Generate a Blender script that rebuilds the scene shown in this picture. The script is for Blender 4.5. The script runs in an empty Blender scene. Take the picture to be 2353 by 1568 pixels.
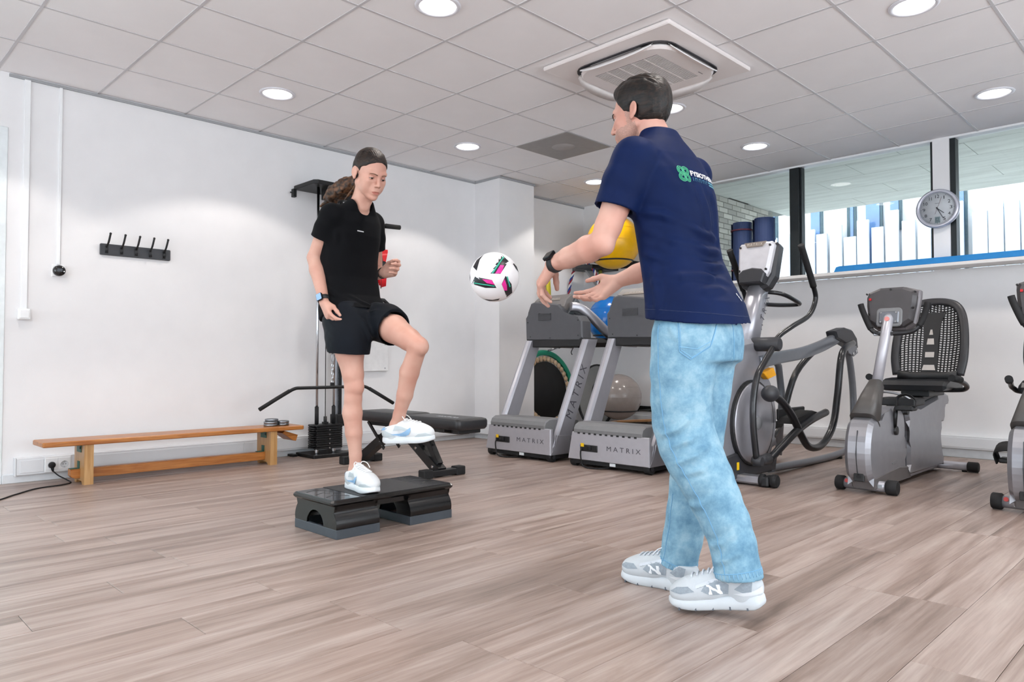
import bpy, math, random
import numpy as np
from mathutils import Vector, Matrix

S = bpy.context.scene
COL = S.collection
R = math.radians
random.seed(7)

# ------------------------------------------------------------------ camera
cam_data = bpy.data.cameras.new('camera')
cam_data.sensor_width = 36.0
cam_data.lens = 36.0 * 1670.0 / 2353.0
cam_data.clip_start = 0.05
cam_data.clip_end = 200
cam = bpy.data.objects.new('camera', cam_data)
cam.location = (0, 0, 0.8)
cam.rotation_euler = (math.pi / 2 + 0.0278, 0, 0.787)
COL.objects.link(cam)
S.camera = cam

# ------------------------------------------------------------------ sky, daylight, exposure
S.view_settings.view_transform = 'Standard'
S.view_settings.look = 'None'
S.view_settings.gamma = 1.0
S.view_settings.use_curve_mapping = False
S.view_settings.exposure = -0.86
S.cycles.use_denoising = True
S.cycles.max_bounces = 7
S.cycles.diffuse_bounces = 6
S.cycles.glossy_bounces = 2
S.cycles.use_adaptive_sampling = True
S.cycles.adaptive_threshold = 0.1
S.cycles.use_light_tree = False
S.cycles.adaptive_min_samples = 8
S.cycles.transparent_max_bounces = 6
S.cycles.sample_clamp_indirect = 6.0
S.cycles.caustics_reflective = False
S.cycles.caustics_refractive = False

world = bpy.data.worlds.new('overcast_sky')
S.world = world
world.use_nodes = True
wb = world.node_tree.nodes['Background']
wb.inputs['Color'].default_value = (0.86, 0.93, 1.0, 1)
wb.inputs['Strength'].default_value = SKY = 7.6

def area_light(name, loc, rot, sx, sy, power, color):
    d = bpy.data.lights.new(name, 'AREA')
    d.shape = 'RECTANGLE'; d.size = sx; d.size_y = sy; d.energy = power; d.color = color
    o = bpy.data.objects.new(name, d); o.location = loc; o.rotation_euler = rot
    COL.objects.link(o); return o
# daylight entering through the glazed walls of the room behind and beside the camera
area_light('daylight_window_rear', (-1.6, -2.95, 1.45), (R(90), 0, R(180)), 7.6, 2.2, 185, (0.74, 0.87, 1.0))
area_light('daylight_window_side', (2.45, 2.0, 1.45), (R(90), 0, R(90)), 6.0, 2.2, 95, (0.90, 0.955, 1.0))

# ------------------------------------------------------------------ materials
def lin(c):
    if isinstance(c, str):
        c = [int(c[i:i + 2], 16) / 255 for i in (0, 2, 4)]
    return tuple((x / 12.92 if x <= 0.04045 else ((x + 0.055) / 1.055) ** 2.4) for x in c)

MATS = {}
def M(name, col, rough=0.5, metal=0.0, var=0.05, scale=18.0, bump=0.0, bscale=None, coat=0.0, spec=0.5, sheen=0.0, emit=None, stretch=None):
    """Principled material with a procedural tone variation and optional fine relief."""
    if name in MATS: return MATS[name]
    m = bpy.data.materials.new(name); m.use_nodes = True
    nt = m.node_tree; n = nt.nodes; l = nt.links
    b = n['Principled BSDF']
    c = lin(col)
    tc = n.new('ShaderNodeTexCoord'); mp = n.new('ShaderNodeMapping')
    l.new(tc.outputs['Object'], mp.inputs['Vector'])
    if stretch: mp.inputs['Scale'].default_value = stretch
    nz = n.new('ShaderNodeTexNoise'); nz.inputs['Scale'].default_value = scale; nz.inputs['Detail'].default_value = 3
    l.new(mp.outputs['Vector'], nz.inputs['Vector'])
    rp = n.new('ShaderNodeValToRGB')
    rp.color_ramp.elements[0].position = 0.3; rp.color_ramp.elements[1].position = 0.7
    rp.color_ramp.elements[0].color = (*[max(0, x * (1 - var)) for x in c], 1)
    rp.color_ramp.elements[1].color = (*[min(1, x * (1 + var)) for x in c], 1)
    l.new(nz.outputs['Fac'], rp.inputs['Fac']); l.new(rp.outputs['Color'], b.inputs['Base Color'])
    b.inputs['Roughness'].default_value = rough; b.inputs['Metallic'].default_value = metal
    b.inputs['Coat Weight'].default_value = coat; b.inputs['Specular IOR Level'].default_value = spec
    b.inputs['Sheen Weight'].default_value = sheen
    if bump:
        bz = n.new('ShaderNodeTexNoise'); bz.inputs['Scale'].default_value = bscale or scale * 6; bz.inputs['Detail'].default_value = 2
        l.new(mp.outputs['Vector'], bz.inputs['Vector'])
        bp = n.new('ShaderNodeBump'); bp.inputs['Strength'].default_value = bump; bp.inputs['Distance'].default_value = 0.004
        l.new(bz.outputs['Fac'], bp.inputs['Height']); l.new(bp.outputs['Normal'], b.inputs['Normal'])
    if emit:
        b.inputs['Emission Color'].default_value = (*emit[:3], 1); b.inputs['Emission Strength'].default_value = emit[3]
    MATS[name] = m
    return m

def node_mat(name):
    m = bpy.data.materials.new(name); m.use_nodes = True; MATS[name] = m
    return m, m.node_tree.nodes, m.node_tree.links, m.node_tree.nodes['Principled BSDF']

def glass_mat(name, tint, refl=0.06):
    """thin window glass: mostly clear, slightly tinted, mirror-like at grazing angles"""
    m, n, l, b = node_mat(name)
    out = n['Material Output']; n.remove(b)
    tr = n.new('ShaderNodeBsdfTransparent'); tr.inputs['Color'].default_value = (*tint, 1)
    gl = n.new('ShaderNodeBsdfGlossy'); gl.inputs['Roughness'].default_value = 0.02
    fr = n.new('ShaderNodeFresnel'); fr.inputs['IOR'].default_value = 1.5
    mx = n.new('ShaderNodeMixShader')
    l.new(fr.outputs[0], mx.inputs[0]); l.new(tr.outputs[0], mx.inputs[1]); l.new(gl.outputs[0], mx.inputs[2])
    l.new(mx.outputs[0], out.inputs['Surface'])
    return m

# ------------------------------------------------------------------ mesh helpers
class MB:
    """collects simple shapes into one mesh; sm marks smooth faces"""
    def __init__(s): s.v = []; s.f = []; s.s = []
    def add(s, vs, fs, smooth=False):
        o = len(s.v); s.v += [tuple(map(float, p)) for p in vs]
        s.f += [tuple(i + o for i in q) for q in fs]; s.s += [smooth] * len(fs); return s
    def box(s, x0, x1, y0, y1, z0, z1, b=0.0):
        if x0 > x1: x0, x1 = x1, x0
        if y0 > y1: y0, y1 = y1, y0
        if z0 > z1: z0, z1 = z1, z0
        if b <= 0:
            vs = [(x, y, z) for x in (x0, x1) for y in (y0, y1) for z in (z0, z1)]
            return s.add(vs, [(0, 1, 3, 2), (4, 6, 7, 5), (0, 4, 5, 1), (2, 3, 7, 6), (0, 2, 6, 4), (1, 5, 7, 3)])
        b = min(b, (x1 - x0) / 2.01, (y1 - y0) / 2.01, (z1 - z0) / 2.01)
        # chamfered box: 24 verts
        vs = []; ix = {}
        for a in (0, 1):
            for c in (0, 1):
                for e in (0, 1):
                    X = (x0, x1)[a]; Y = (y0, y1)[c]; Z = (z0, z1)[e]
                    sx = b if a == 0 else -b; sy = b if c == 0 else -b; sz = b if e == 0 else -b
                    ix[a, c, e, 0] = len(vs); vs.append((X, Y + sy, Z + sz))
                    ix[a, c, e, 1] = len(vs); vs.append((X + sx, Y, Z + sz))
                    ix[a, c, e, 2] = len(vs); vs.append((X + sx, Y + sy, Z))
        g = lambda a, c, e, k: ix[a, c, e, k]
        fs = [(g(0,0,0,0), g(0,0,1,0), g(0,1,1,0), g(0,1,0,0)), (g(1,0,0,0), g(1,1,0,0), g(1,1,1,0), g(1,0,1,0)),
              (g(0,0,0,1), g(1,0,0,1), g(1,0,1,1), g(0,0,1,1)), (g(0,1,0,1), g(0,1,1,1), g(1,1,1,1), g(1,1,0,1)),
              (g(0,0,0,2), g(0,1,0,2), g(1,1,0,2), g(1,0,0,2)), (g(0,0,1,2), g(1,0,1,2), g(1,1,1,2), g(0,1,1,2))]
        for a in (0, 1):
            for c in (0, 1): fs.append((g(a,c,0,0), g(a,c,0,1), g(a,c,1,1), g(a,c,1,0)))
            for e in (0, 1): fs.append((g(a,0,e,0), g(a,0,e,2), g(a,1,e,2), g(a,1,e,0)))
        for c in (0, 1):
            for e in (0, 1): fs.append((g(0,c,e,1), g(0,c,e,2), g(1,c,e,2), g(1,c,e,1)))
        for a in (0, 1):
            for c in (0, 1):
                for e in (0, 1): fs.append((g(a,c,e,0), g(a,c,e,1), g(a,c,e,2)))
        return s.add(vs, fs)
    def prism(s, poly, axis, a, b, ch=0.0, smooth=False):
        """extrude a polygon [(u,v)..] along axis ('x': u=y,v=z; 'y': u=x,v=z; 'z': u=x,v=y) from a to b, chamfer ch"""
        n = len(poly)
        def P(u, v, w): return {'x': (w, u, v), 'y': (u, w, v), 'z': (u, v, w)}[axis]
        if ch > 0:
            cu = sum(p[0] for p in poly) / n; cv = sum(p[1] for p in poly) / n
            ins = []
            for i in range(n):
                p0 = Vector(poly[i - 1]); p1 = Vector(poly[i]); p2 = Vector(poly[(i + 1) % n])
                d = ((p0 - p1).normalized() + (p2 - p1).normalized())
                if d.length < 1e-4: e = (p2 - p0).normalized(); d = Vector((-e.y, e.x))
                d.normalize()
                if d.dot(Vector((cu, cv)) - p1) < 0 and _convex(p0, p1, p2, poly): d = -d
                ins.append((p1.x + d.x * ch, p1.y + d.y * ch))
            rings = [(ins, a), (poly, a + ch), (poly, b - ch), (ins, b)]
        else: rings = [(poly, a), (poly, b)]
        vs = [P(u, v, w) for pl, w in rings for u, v in pl]; fs = []
        k = len(rings)
        for r in range(k - 1):
            for i in range(n):
                j = (i + 1) % n
                fs.append((r * n + i, r * n + j, (r + 1) * n + j, (r + 1) * n + i))
        s.add(vs, fs, smooth)
        o = len(s.v) - len(vs)
        s.f += [tuple(o + i for i in range(n - 1, -1, -1)), tuple(o + (k - 1) * n + i for i in range(n))]; s.s += [False, False]
        return s
    def tube(s, pts, rad, seg=12, caps=True, sec=None, up=None, smooth=True, closed=False):
        """sweep a circle (or section [(u,v)..] scaled by rad) along pts; rad a number or a list"""
        P = [Vector(p) for p in pts]; n = len(P)
        rad = [rad] * n if not hasattr(rad, '__len__') else rad
        sec = sec or [(math.cos(2 * math.pi * i / seg), math.sin(2 * math.pi * i / seg)) for i in range(seg)]
        k = len(sec); T = []
        for i in range(n):
            if closed: t = P[(i + 1) % n] - P[i - 1]
            else:
                t = (P[min(i + 1, n - 1)] - P[i]).normalized() + (P[i] - P[max(i - 1, 0)]).normalized()
                if t.length < 1e-6: t = P[min(i + 1, n - 1)] - P[max(i - 1, 0)]
            T.append(t.normalized())
        N = Vector(up) if up else (Vector((0, 0, 1)) if abs(T[0].z) < 0.9 else Vector((1, 0, 0)))
        vs = []
        for i in range(n):
            N = (N - T[i] * N.dot(T[i]))
            if N.length < 1e-5: N = T[i].orthogonal()
            N.normalize(); B = T[i].cross(N)
            for u, v in sec: vs.append(P[i] + (B * u + N * v) * rad[i])
        fs = []
        for i in range(n if closed else n - 1):
            for j in range(k):
                a = i * k + j; b = i * k + (j + 1) % k; i2 = ((i + 1) % n) * k
                fs.append((a, b, i2 + (j + 1) % k, i2 + j))
        s.add(vs, fs, smooth)
        if caps and not closed:
            o = len(s.v) - len(vs)
            s.f += [tuple(o + j for j in range(k - 1, -1, -1)), tuple(o + (n - 1) * k + j for j in range(k))]; s.s += [False, False]
        return s
    def cyl(s, a, b, r, seg=20, r2=None, bev=0.0):
        a = Vector(a); b = Vector(b); r2 = r if r2 is None else r2
        if bev <= 0: return s.tube([a, b], [r, r2], seg)
        d = (b - a).normalized()
        # separate rings keep the rim crisp
        return s.tube([a, a + d * 1e-5, a + d * bev, b - d * bev, b - d * 1e-5, b], [r - bev, r - bev, r, r2, r2 - bev, r2 - bev], seg)
    def lathe(s, prof, c=(0, 0, 0), axis=(0, 0, 1), seg=32, smooth=True):
        """revolve [(r,h)..] round axis through c"""
        c = Vector(c); A = Vector(axis).normalized(); U = A.orthogonal().normalized(); W = A.cross(U); n = len(prof)
        vs = [c + A * h + (U * math.cos(2 * math.pi * j / seg) + W * math.sin(2 * math.pi * j / seg)) * r for r, h in prof for j in range(seg)]
        fs = [(i * seg + j, i * seg + (j + 1) % seg, (i + 1) * seg + (j + 1) % seg, (i + 1) * seg + j) for i in range(n - 1) for j in range(seg)]
        s.add(vs, fs, smooth)
        o = len(s.v) - len(vs)
        if prof[0] == prof[-1]: return s
        if prof[0][0] > 1e-4: s.f.append(tuple(o + j for j in range(seg - 1, -1, -1))); s.s.append(False)
        if prof[-1][0] > 1e-4: s.f.append(tuple(o + (n - 1) * seg + j for j in range(seg))); s.s.append(False)
        return s
    def ball(s, c, r, seg=24, rings=14, sc=(1, 1, 1)):
        c = Vector(c); vs = []; fs = []
        for i in range(rings + 1):
            t = math.pi * i / rings
            for j in range(seg):
                a = 2 * math.pi * j / seg
                vs.append((c.x + r * sc[0] * math.sin(t) * math.cos(a), c.y + r * sc[1] * math.sin(t) * math.sin(a), c.z + r * sc[2] * math.cos(t)))
        for i in range(rings):
            for j in range(seg): fs.append((i * seg + j, (i + 1) * seg + j, (i + 1) * seg + (j + 1) % seg, i * seg + (j + 1) % seg))
        return s.add(vs, fs, True)
    def disc(s, c, r, normal, seg=32):
        c = Vector(c); A = Vector(normal).normalized(); U = A.orthogonal().normalized(); W = A.cross(U)
        return s.add([c + (U * math.cos(2 * math.pi * j / seg) + W * math.sin(2 * math.pi * j / seg)) * r for j in range(seg)], [tuple(range(seg))])
    def move(s, mat):
        s.v = [tuple(mat @ Vector(p)) for p in s.v]; return s
    def mesh(s, name, off=(0, 0, 0)):
        me = bpy.data.meshes.new(name)
        me.from_pydata([(p[0] - off[0], p[1] - off[1], p[2] - off[2]) for p in s.v], [], s.f)
        me.polygons.foreach_set('use_smooth', s.s)
        me.validate(); me.update()
        return me

def _convex(p0, p1, p2, poly):
    area = sum(poly[i - 1][0] * poly[i][1] - poly[i][0] * poly[i - 1][1] for i in range(len(poly)))
    cr = (p1.x - p0.x) * (p2.y - p1.y) - (p1.y - p0.y) * (p2.x - p1.x)
    return cr * area > 0

def arc(cx, cy, r, a0, a1, n=8):
    return [(cx + r * math.cos(R(a0 + (a1 - a0) * i / n)), cy + r * math.sin(R(a0 + (a1 - a0) * i / n))) for i in range(n + 1)]
def rrect(x0, x1, y0, y1, r, n=4):
    return arc(x1 - r, y1 - r, r, 0, 90, n) + arc(x0 + r, y1 - r, r, 90, 180, n) + arc(x0 + r, y0 + r, r, 180, 270, n) + arc(x1 - r, y0 + r, r, 270, 360, n)
def spline(pts, n=8):
    """Catmull-Rom through pts"""
    P = [Vector(p) for p in pts]; out = []
    for i in range(len(P) - 1):
        p0 = P[max(i - 1, 0)]; p1 = P[i]; p2 = P[i + 1]; p3 = P[min(i + 2, len(P) - 1)]
        for k in range(n):
            t = k / n
            out.append(0.5 * ((2 * p1) + (p2 - p0) * t + (2 * p0 - 5 * p1 + 4 * p2 - p3) * t * t + (3 * p1 - p0 - 3 * p2 + p3) * t ** 3))
    out.append(P[-1]); return out

def origin(o):
    p = Vector((0, 0, 0))
    while o: p += o.location; o = o.parent
    return p
def obj(name, mb, mat, parent=None, loc=None, label=None, kind=None):
    """link a mesh object; coordinates in mb are world coordinates of the place"""
    base = origin(parent) if parent else Vector((0, 0, 0))
    loc = Vector(loc) if loc is not None else None
    me = mb.mesh(name, (loc if loc is not None else base)) if isinstance(mb, MB) else mb
    o = bpy.data.objects.new(name, me)
    if loc is not None: o.location = loc - base
    if parent: o.parent = parent
    for m in (mat if isinstance(mat, (list, tuple)) else [mat]): me.materials.append(m)
    COL.objects.link(o)
    if label: o['label'] = label
    if kind: o['kind'] = kind
    return o
def thing(name, label, cat, loc, group=None):
    o = bpy.data.objects.new(name, None); o.empty_display_size = 0.1; o.location = loc
    o['label'] = label; o['category'] = cat
    if group: o['group'] = group
    COL.objects.link(o); return o
def tag(o, label, cat, group=None):
    o['label'] = label; o['category'] = cat
    if group: o['group'] = group
    return o
def struct(name, mb, mat, parent=None, loc=None):
    return obj(name, mb, mat, parent, loc, kind=None if parent else 'structure')
def dup(root, loc, label=None, group=None, **swap):
    r = root.copy(); COL.objects.link(r); r.location = loc
    if label: r['label'] = label
    if group: r['group'] = group
    def rec(src, dst):
        for ch in list(src.children):
            c = ch.copy(); c.parent = dst; COL.objects.link(c)
            rec(ch, c)
    rec(root, r)
    return r
def text_mesh(txt, size, depth=0.001, align='CENTER', font_shear=0.0, space=1.0, offset=0.0):
    cu = bpy.data.curves.new('t', 'FONT'); cu.body = txt; cu.size = size; cu.extrude = depth; cu.align_x = align; cu.align_y = 'CENTER'
    cu.shear = font_shear; cu.space_character = space; cu.resolution_u = 3; cu.offset = offset
    o = bpy.data.objects.new('t', cu); COL.objects.link(o)
    bpy.context.view_layer.update()
    me = bpy.data.meshes.new_from_object(o.evaluated_get(bpy.context.evaluated_depsgraph_get()))
    bpy.data.objects.remove(o); bpy.data.curves.remove(cu)
    mb = MB(); mb.v = [tuple(v.co) for v in me.vertices]; mb.f = [tuple(p.vertices) for p in me.polygons]; mb.s = [False] * len(mb.f)
    bpy.data.meshes.remove(me)
    return mb
def frame(o, xd, yd):
    """matrix placing text: its x axis along xd, its y axis along yd, at o"""
    x = Vector(xd).normalized(); y = Vector(yd); y = (y - x * y.dot(x)).normalized(); z = x.cross(y)
    m = Matrix((x, y, z)).transposed().to_4x4(); m.translation = Vector(o); return m
# ================================================================== the room
XL, XR, YN, YW, ZC = -5.70, 2.5, -3.0, 6.93, 2.70
white = M('wall_paint', 'e4e4e5', 0.75, var=0.015, scale=6, bump=0.04, bscale=90)
white_trim = M('white_plastic', 'e9ebec', 0.35, var=0.01)
trunk_mat = M('trunking_plastic', 'dcdfe2', 0.38, var=0.01)

# ---- floor: slab plus single vinyl planks that run along y
def floor_material():
    m, n, l, b = node_mat('oak_plank')
    geo = n.new('ShaderNodeNewGeometry'); oi = n.new('ShaderNodeObjectInfo')
    mul = n.new('ShaderNodeVectorMath'); mul.operation = 'SCALE'; mul.inputs[0].default_value = (37, 91, 13)
    l.new(oi.outputs['Random'], mul.inputs['Scale'])
    add = n.new('ShaderNodeVectorMath'); add.operation = 'ADD'
    l.new(geo.outputs['Position'], add.inputs[0]); l.new(mul.outputs[0], add.inputs[1])
    mp = n.new('ShaderNodeMapping'); mp.inputs['Scale'].default_value = (6.5, 0.42, 1)
    l.new(add.outputs[0], mp.inputs['Vector'])
    n1 = n.new('ShaderNodeTexNoise'); n1.inputs['Scale'].default_value = 2.2; n1.inputs['Detail'].default_value = 7; n1.inputs['Roughness'].default_value = 0.62; n1.inputs['Distortion'].default_value = 0.5
    l.new(mp.outputs[0], n1.inputs['Vector'])
    mp2 = n.new('ShaderNodeMapping'); mp2.inputs['Scale'].default_value = (46, 1.5, 1)
    l.new(add.outputs[0], mp2.inputs['Vector'])
    n2 = n.new('ShaderNodeTexNoise'); n2.inputs['Scale'].default_value = 2.4; n2.inputs['Detail'].default_value = 4; n2.inputs['Distortion'].default_value = 0.5
    l.new(mp2.outputs[0], n2.inputs['Vector'])
    r1 = n.new('ShaderNodeValToRGB'); e = r1.color_ramp.elements
    e[0].position = 0.30; e[0].color = (*lin('74645b'), 1)
    e[1].position = 0.72; e[1].color = (*lin('b5a79e'), 1)
    x = e.new(0.43); x.color = (*lin('927f75'), 1)
    x = e.new(0.56); x.color = (*lin('a5948b'), 1)
    l.new(n1.outputs['Fac'], r1.inputs['Fac'])
    r2 = n.new('ShaderNodeValToRGB'); e = r2.color_ramp.elements
    e[0].position = 0.35; e[0].color = (0.82, 0.80, 0.79, 1); e[1].position = 0.6; e[1].color = (1, 1, 1, 1)
    l.new(n2.outputs['Fac'], r2.inputs['Fac'])
    mx = n.new('ShaderNodeMix'); mx.data_type = 'RGBA'; mx.blend_type = 'MULTIPLY'; mx.inputs['Factor'].default_value = 0.75
    l.new(r1.outputs[0], mx.inputs['A']); l.new(r2.outputs[0], mx.inputs['B'])
    hsv = n.new('ShaderNodeHueSaturation')
    ra = n.new('ShaderNodeMapRange'); ra.inputs['To Min'].default_value = 0.93; ra.inputs['To Max'].default_value = 1.07
    l.new(oi.outputs['Random'], ra.inputs['Value']); l.new(ra.outputs[0], hsv.inputs['Value'])
    l.new(mx.outputs['Result'], hsv.inputs['Color']); l.new(hsv.outputs[0], b.inputs['Base Color'])
    b.inputs['Roughness'].default_value = 0.36; b.inputs['Specular IOR Level'].default_value = 0.45
    bp = n.new('ShaderNodeBump'); bp.inputs['Strength'].default_value = 0.10; bp.inputs['Distance'].default_value = 0.002
    l.new(n2.outputs['Fac'], bp.inputs['Height']); l.new(bp.outputs[0], b.inputs['Normal'])
    return m
oak = floor_material()
seam = M('floor_seam', '75655a', 0.7)
floor = struct('floor', MB().box(XL - 0.15, XR, YN, YW + 0.1, -0.14, -0.006), oak)
def seen(x, y, margin=0.9):
    d = -0.708 * x + 0.706 * y; r = 0.706 * x + 0.708 * y
    return d > 1.1 and abs(r) < d * 0.72 + margin
PW, PL = 0.19, 1.22
FIX = {-2.73: 0.53, -2.35: 0.885, -3.87: 0.885, -2.92: 0.836, -3.30: 1.11}
plank_meshes = {}
for i in range(-17, 18):
    x0 = -2.54 + PW * i
    if x0 + PW < XL or x0 > XR: continue
    xa, xb = max(x0, XL), min(x0 + PW, XR)
    off = FIX.get(round(x0, 2), (i * 0.437 + 0.21 * (i % 3)) % PL)
    y = off - PL * 4
    while y < YW:
        ya, yb = max(y, YN), min(y + PL, YW)
        if yb > ya + 0.02 and any(seen(px_, py_) for px_ in (xa, xb) for py_ in (ya, (ya + yb) / 2, yb)):
            key = (round(xb - xa, 3), round(yb - ya, 3))
            if key not in plank_meshes:
                g = 0.0007
                plank_meshes[key] = MB().box(g, key[0] - g, g, key[1] - g, -0.006, 0.0, b=0.0009).mesh('plank')
                plank_meshes[key].materials.append(oak)
            o = bpy.data.objects.new('plank', plank_meshes[key]); o.location = (xa, ya, 0); o.parent = floor
            COL.objects.link(o)
        y += PL

# ---- ceiling: soffit board, T-bars and single mineral tiles
tile_mat = M('ceiling_tile', 'f2f1f2', 0.9, var=0.02, scale=3, bump=0.12, bscale=260)
bar_mat = M('ceiling_bar', 'c6c4c6', 0.45, var=0.01)  # white bars greyed: the dark of their shaded side is put into the colour
ceiling = struct('ceiling', MB().box(XL - 0.15, XR, YN, YW + 0.1, ZC + 0.03, ZC + 0.12), tile_mat)
GX = [XL + 0.6 * i for i in range(0, 14)]; GY = [6.93 - 0.6 * i for i in range(0, 17)]
for gx in GX[1:]:
    if gx < XR: obj('grid_bar', MB().box(gx - 0.0085, gx + 0.0085, YN, YW, ZC + 0.0005, ZC + 0.006, 0.0012), bar_mat, ceiling)
for gy in GY[1:]:
    if gy > YN: obj('grid_bar', MB().box(XL, XR, gy - 0.0085, gy + 0.0085, ZC + 0.0002, ZC + 0.006, 0.0012), bar_mat, ceiling)
LAMPS = [(-4.8, 2.43), (-4.8, 4.23), (-4.8, 6.03), (-3.0, 2.43), (-3.0, 4.66), (-3.0, 6.03), (-1.2, 4.23), (-1.2, 6.03)]
LAMPS_OUT = [(-4.8, 0.63), (-3.0, 0.63), (-1.2, 2.43), (-1.2, 0.63), (0.6, 6.03), (0.6, 4.23)]
def tile_mesh(hole=None, sx=0.6, sy=0.6):
    g = 0.0015
    mb = MB()
    if hole is None: return mb.box(g, sx - g, g, sy - g, 0.004, 0.018, 0.003)
    # tile with a round hole for a recessed lamp
    n = 32; hx, hy, hr = hole; vs = []; fs = []
    corners = {}
    for qx in (g, sx - g):
        for qy in (g, sy - g): corners[round(math.atan2(qy - hy, qx - hx) % (2 * math.pi) / (2 * math.pi) * n) % n] = (qx, qy, 0.004)
    for k in range(n):
        a = 2 * math.pi * k / n; c, s_ = math.cos(a), math.sin(a)
        t = min((sx - g - hx) / c if c > 1e-6 else (g - hx) / c if c < -1e-6 else 9, (sy - g - hy) / s_ if s_ > 1e-6 else (g - hy) / s_ if s_ < -1e-6 else 9)
        vs.append((hx + hr * c, hy + hr * s_, 0.004)); vs.append((hx + hr * c, hy + hr * s_, 0.03))
        vs.append(corners.get(k, (hx + t * c, hy + t * s_, 0.004)))
    for k in range(n):
        a, b = 3 * k, 3 * ((k + 1) % n)
        fs += [(a, b, b + 2, a + 2), (a + 1, b + 1, b, a)]
    return mb.add(vs, fs)
plain_tile = tile_mesh().mesh('ceiling_tile'); plain_tile.materials.append(tile_mat)
AC = (-2.67, 3.89, 0.475)
for ix in range(len(GX) - 1):
    for iy in range(len(GY) - 1):
        x0, y0 = GX[ix], GY[iy + 1]
        if not (seen(x0 + 0.3, y0 + 0.3, 1.4)): continue
        if abs(x0 + 4.5) < 0.05 and abs(y0 - 4.53) < 0.05: continue          # grey grille sits here
        if abs(x0 + 0.3 - AC[0]) < 0.15 and abs(y0 + 0.3 - AC[1]) < 0.3: pass
        hit = [(lx - x0, ly - y0, 0.118) for lx, ly in LAMPS if 0 < lx - x0 < 0.6 and 0 < ly - y0 < 0.6]
        sx = min(0.6, XR - x0)
        if hit or sx < 0.6:
            me = tile_mesh(hit[0] if hit else None, sx).mesh('ceiling_tile'); me.materials.append(tile_mat)
        else: me = plain_tile
        o = bpy.data.objects.new('ceiling_tile', me); o.location = (x0, y0, ZC); o.parent = ceiling; COL.objects.link(o)
wall_gap = M('shadow_gap', '9c9ea0', 0.7)

# ---- left wall with pier, recess, glazed door at its near end
wall_left = struct('wall_left', MB().box(XL - 0.15, XL, 1.0, YW, 0, ZC + 0.03).box(XL - 0.15, XL, YN, 1.0, 2.34, ZC + 0.03).box(XL - 0.15, XL, YN, -0.9, 0, 2.34), white)
pier = struct('wall_pier', MB().box(XL, -5.33, 5.13, 5.645, 0, ZC - 0.003), white)
obj('edge_trim', MB().box(XL, XL + 0.012, 1.0, 5.13, ZC - 0.022, ZC - 0.003).box(-5.33, -5.318, 5.118, 5.657, ZC - 0.022, ZC - 0.003).box(XL, -5.33, 5.118, 5.13, ZC - 0.022, ZC - 0.003)
    .box(XL, -5.33, 5.645, 5.657, ZC - 0.022, ZC - 0.003).box(XL, XL + 0.012, 5.657, YW, ZC - 0.022, ZC - 0.003), wall_gap, wall_left)
frame_mat = M('door_frame_paint', 'dfe6e8', 0.4)
glass_green = glass_mat('door_glass', (0.80, 0.90, 0.88))
dr = struct('door_1', MB().box(XL - 0.11, XL + 0.008, 0.94, 1.0, 0, 2.34, 0.004).box(XL - 0.11, XL + 0.008, -0.9, 0.94, 2.28, 2.34, 0.004)
            .box(XL - 0.11, XL + 0.008, -0.9, -0.84, 0, 2.28, 0.004), frame_mat)
obj('door_leaf', MB().box(XL - 0.09, XL - 0.045, 0.82, 0.935, 0.01, 2.275, 0.003).box(XL - 0.09, XL - 0.045, -0.835, -0.72, 0.01, 2.275, 0.003)
    .box(XL - 0.09, XL - 0.045, -0.72, 0.82, 2.16, 2.275, 0.003).box(XL - 0.09, XL - 0.045, -0.72, 0.82, 0.01, 0.2, 0.003), frame_mat, dr)
obj('pane', MB().box(XL - 0.072, XL - 0.066, -0.72, 0.82, 0.2, 2.16), glass_green, dr)
skirt = M('skirting_paint', 'd9dde0', 0.45)
struct('baseboard_left', MB().box(XL, XL + 0.012, 1.0, 5.13, 0, 0.06, 0.003).box(XL, -5.318, 5.118, 5.13, 0, 0.06).box(-5.33, -5.318, 5.13, 5.657, 0, 0.06).box(XL, XL + 0.012, 5.657, YW, 0, 0.06), skirt)
# cable trunking along the left wall, sections with lids
tr = struct('trim_1', MB().box(XL, XL + 0.05, 1.07, 5.13, 0.05, 0.165, 0.004), trunk_mat)
for a, b in ((1.09, 1.225), (1.41, 2.6), (2.603, 3.9), (3.903, 5.125)):
    obj('trunking_lid', MB().box(XL + 0.05, XL + 0.054, a, b, 0.066, 0.148, 0.0015), trunk_mat, tr)
obj('end_cap', MB().box(XL, XL + 0.053, 1.062, 1.07, 0.047, 0.168, 0.002), trunk_mat, tr)
obj('pier_trunking', MB().box(-5.33, -5.285, 5.10, 5.66, 0.05, 0.165, 0.004).box(XL + 0.05, -5.285, 5.08, 5.128, 0.05, 0.165, 0.004), trunk_mat, tr)

# ---- window wall
sill_z = 1.607
wx0 = -4.25
struct('wall_window', MB().box(XL - 0.15, XR, YW, YW + 0.3, -0.02, sill_z - 0.035).box(XL - 0.15, wx0, YW, YW + 0.3, sill_z - 0.035, ZC + 0.03)
       .box(-1.838, -1.712, YW - 0.005, YW + 0.3, sill_z - 0.035, ZC + 0.03), white)
struct('trim_2', MB().box(wx0 - 0.05, XR, YW - 0.23, YW + 0.02, sill_z - 0.03, sill_z, 0.004), M('window_sill', 'dcdad8', 0.4, var=0.02))
struct('baseboard_window', MB().box(XL, XR, YW - 0.012, YW, 0, 0.07, 0.003), skirt)
tr = struct('trim_3', MB().box(XL + 0.06, XR, YW - 0.05, YW, 0.075, 0.185, 0.004), trunk_mat)
for k in range(6):
    a = -4.9 + 1.27 * k
    obj('trunking_lid', MB().box(a, a + 1.262, YW - 0.054, YW - 0.05, 0.09, 0.168, 0.0015), trunk_mat, tr)
alu = M('black_aluminium', '1f2527', 0.4, 0.3)
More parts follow.
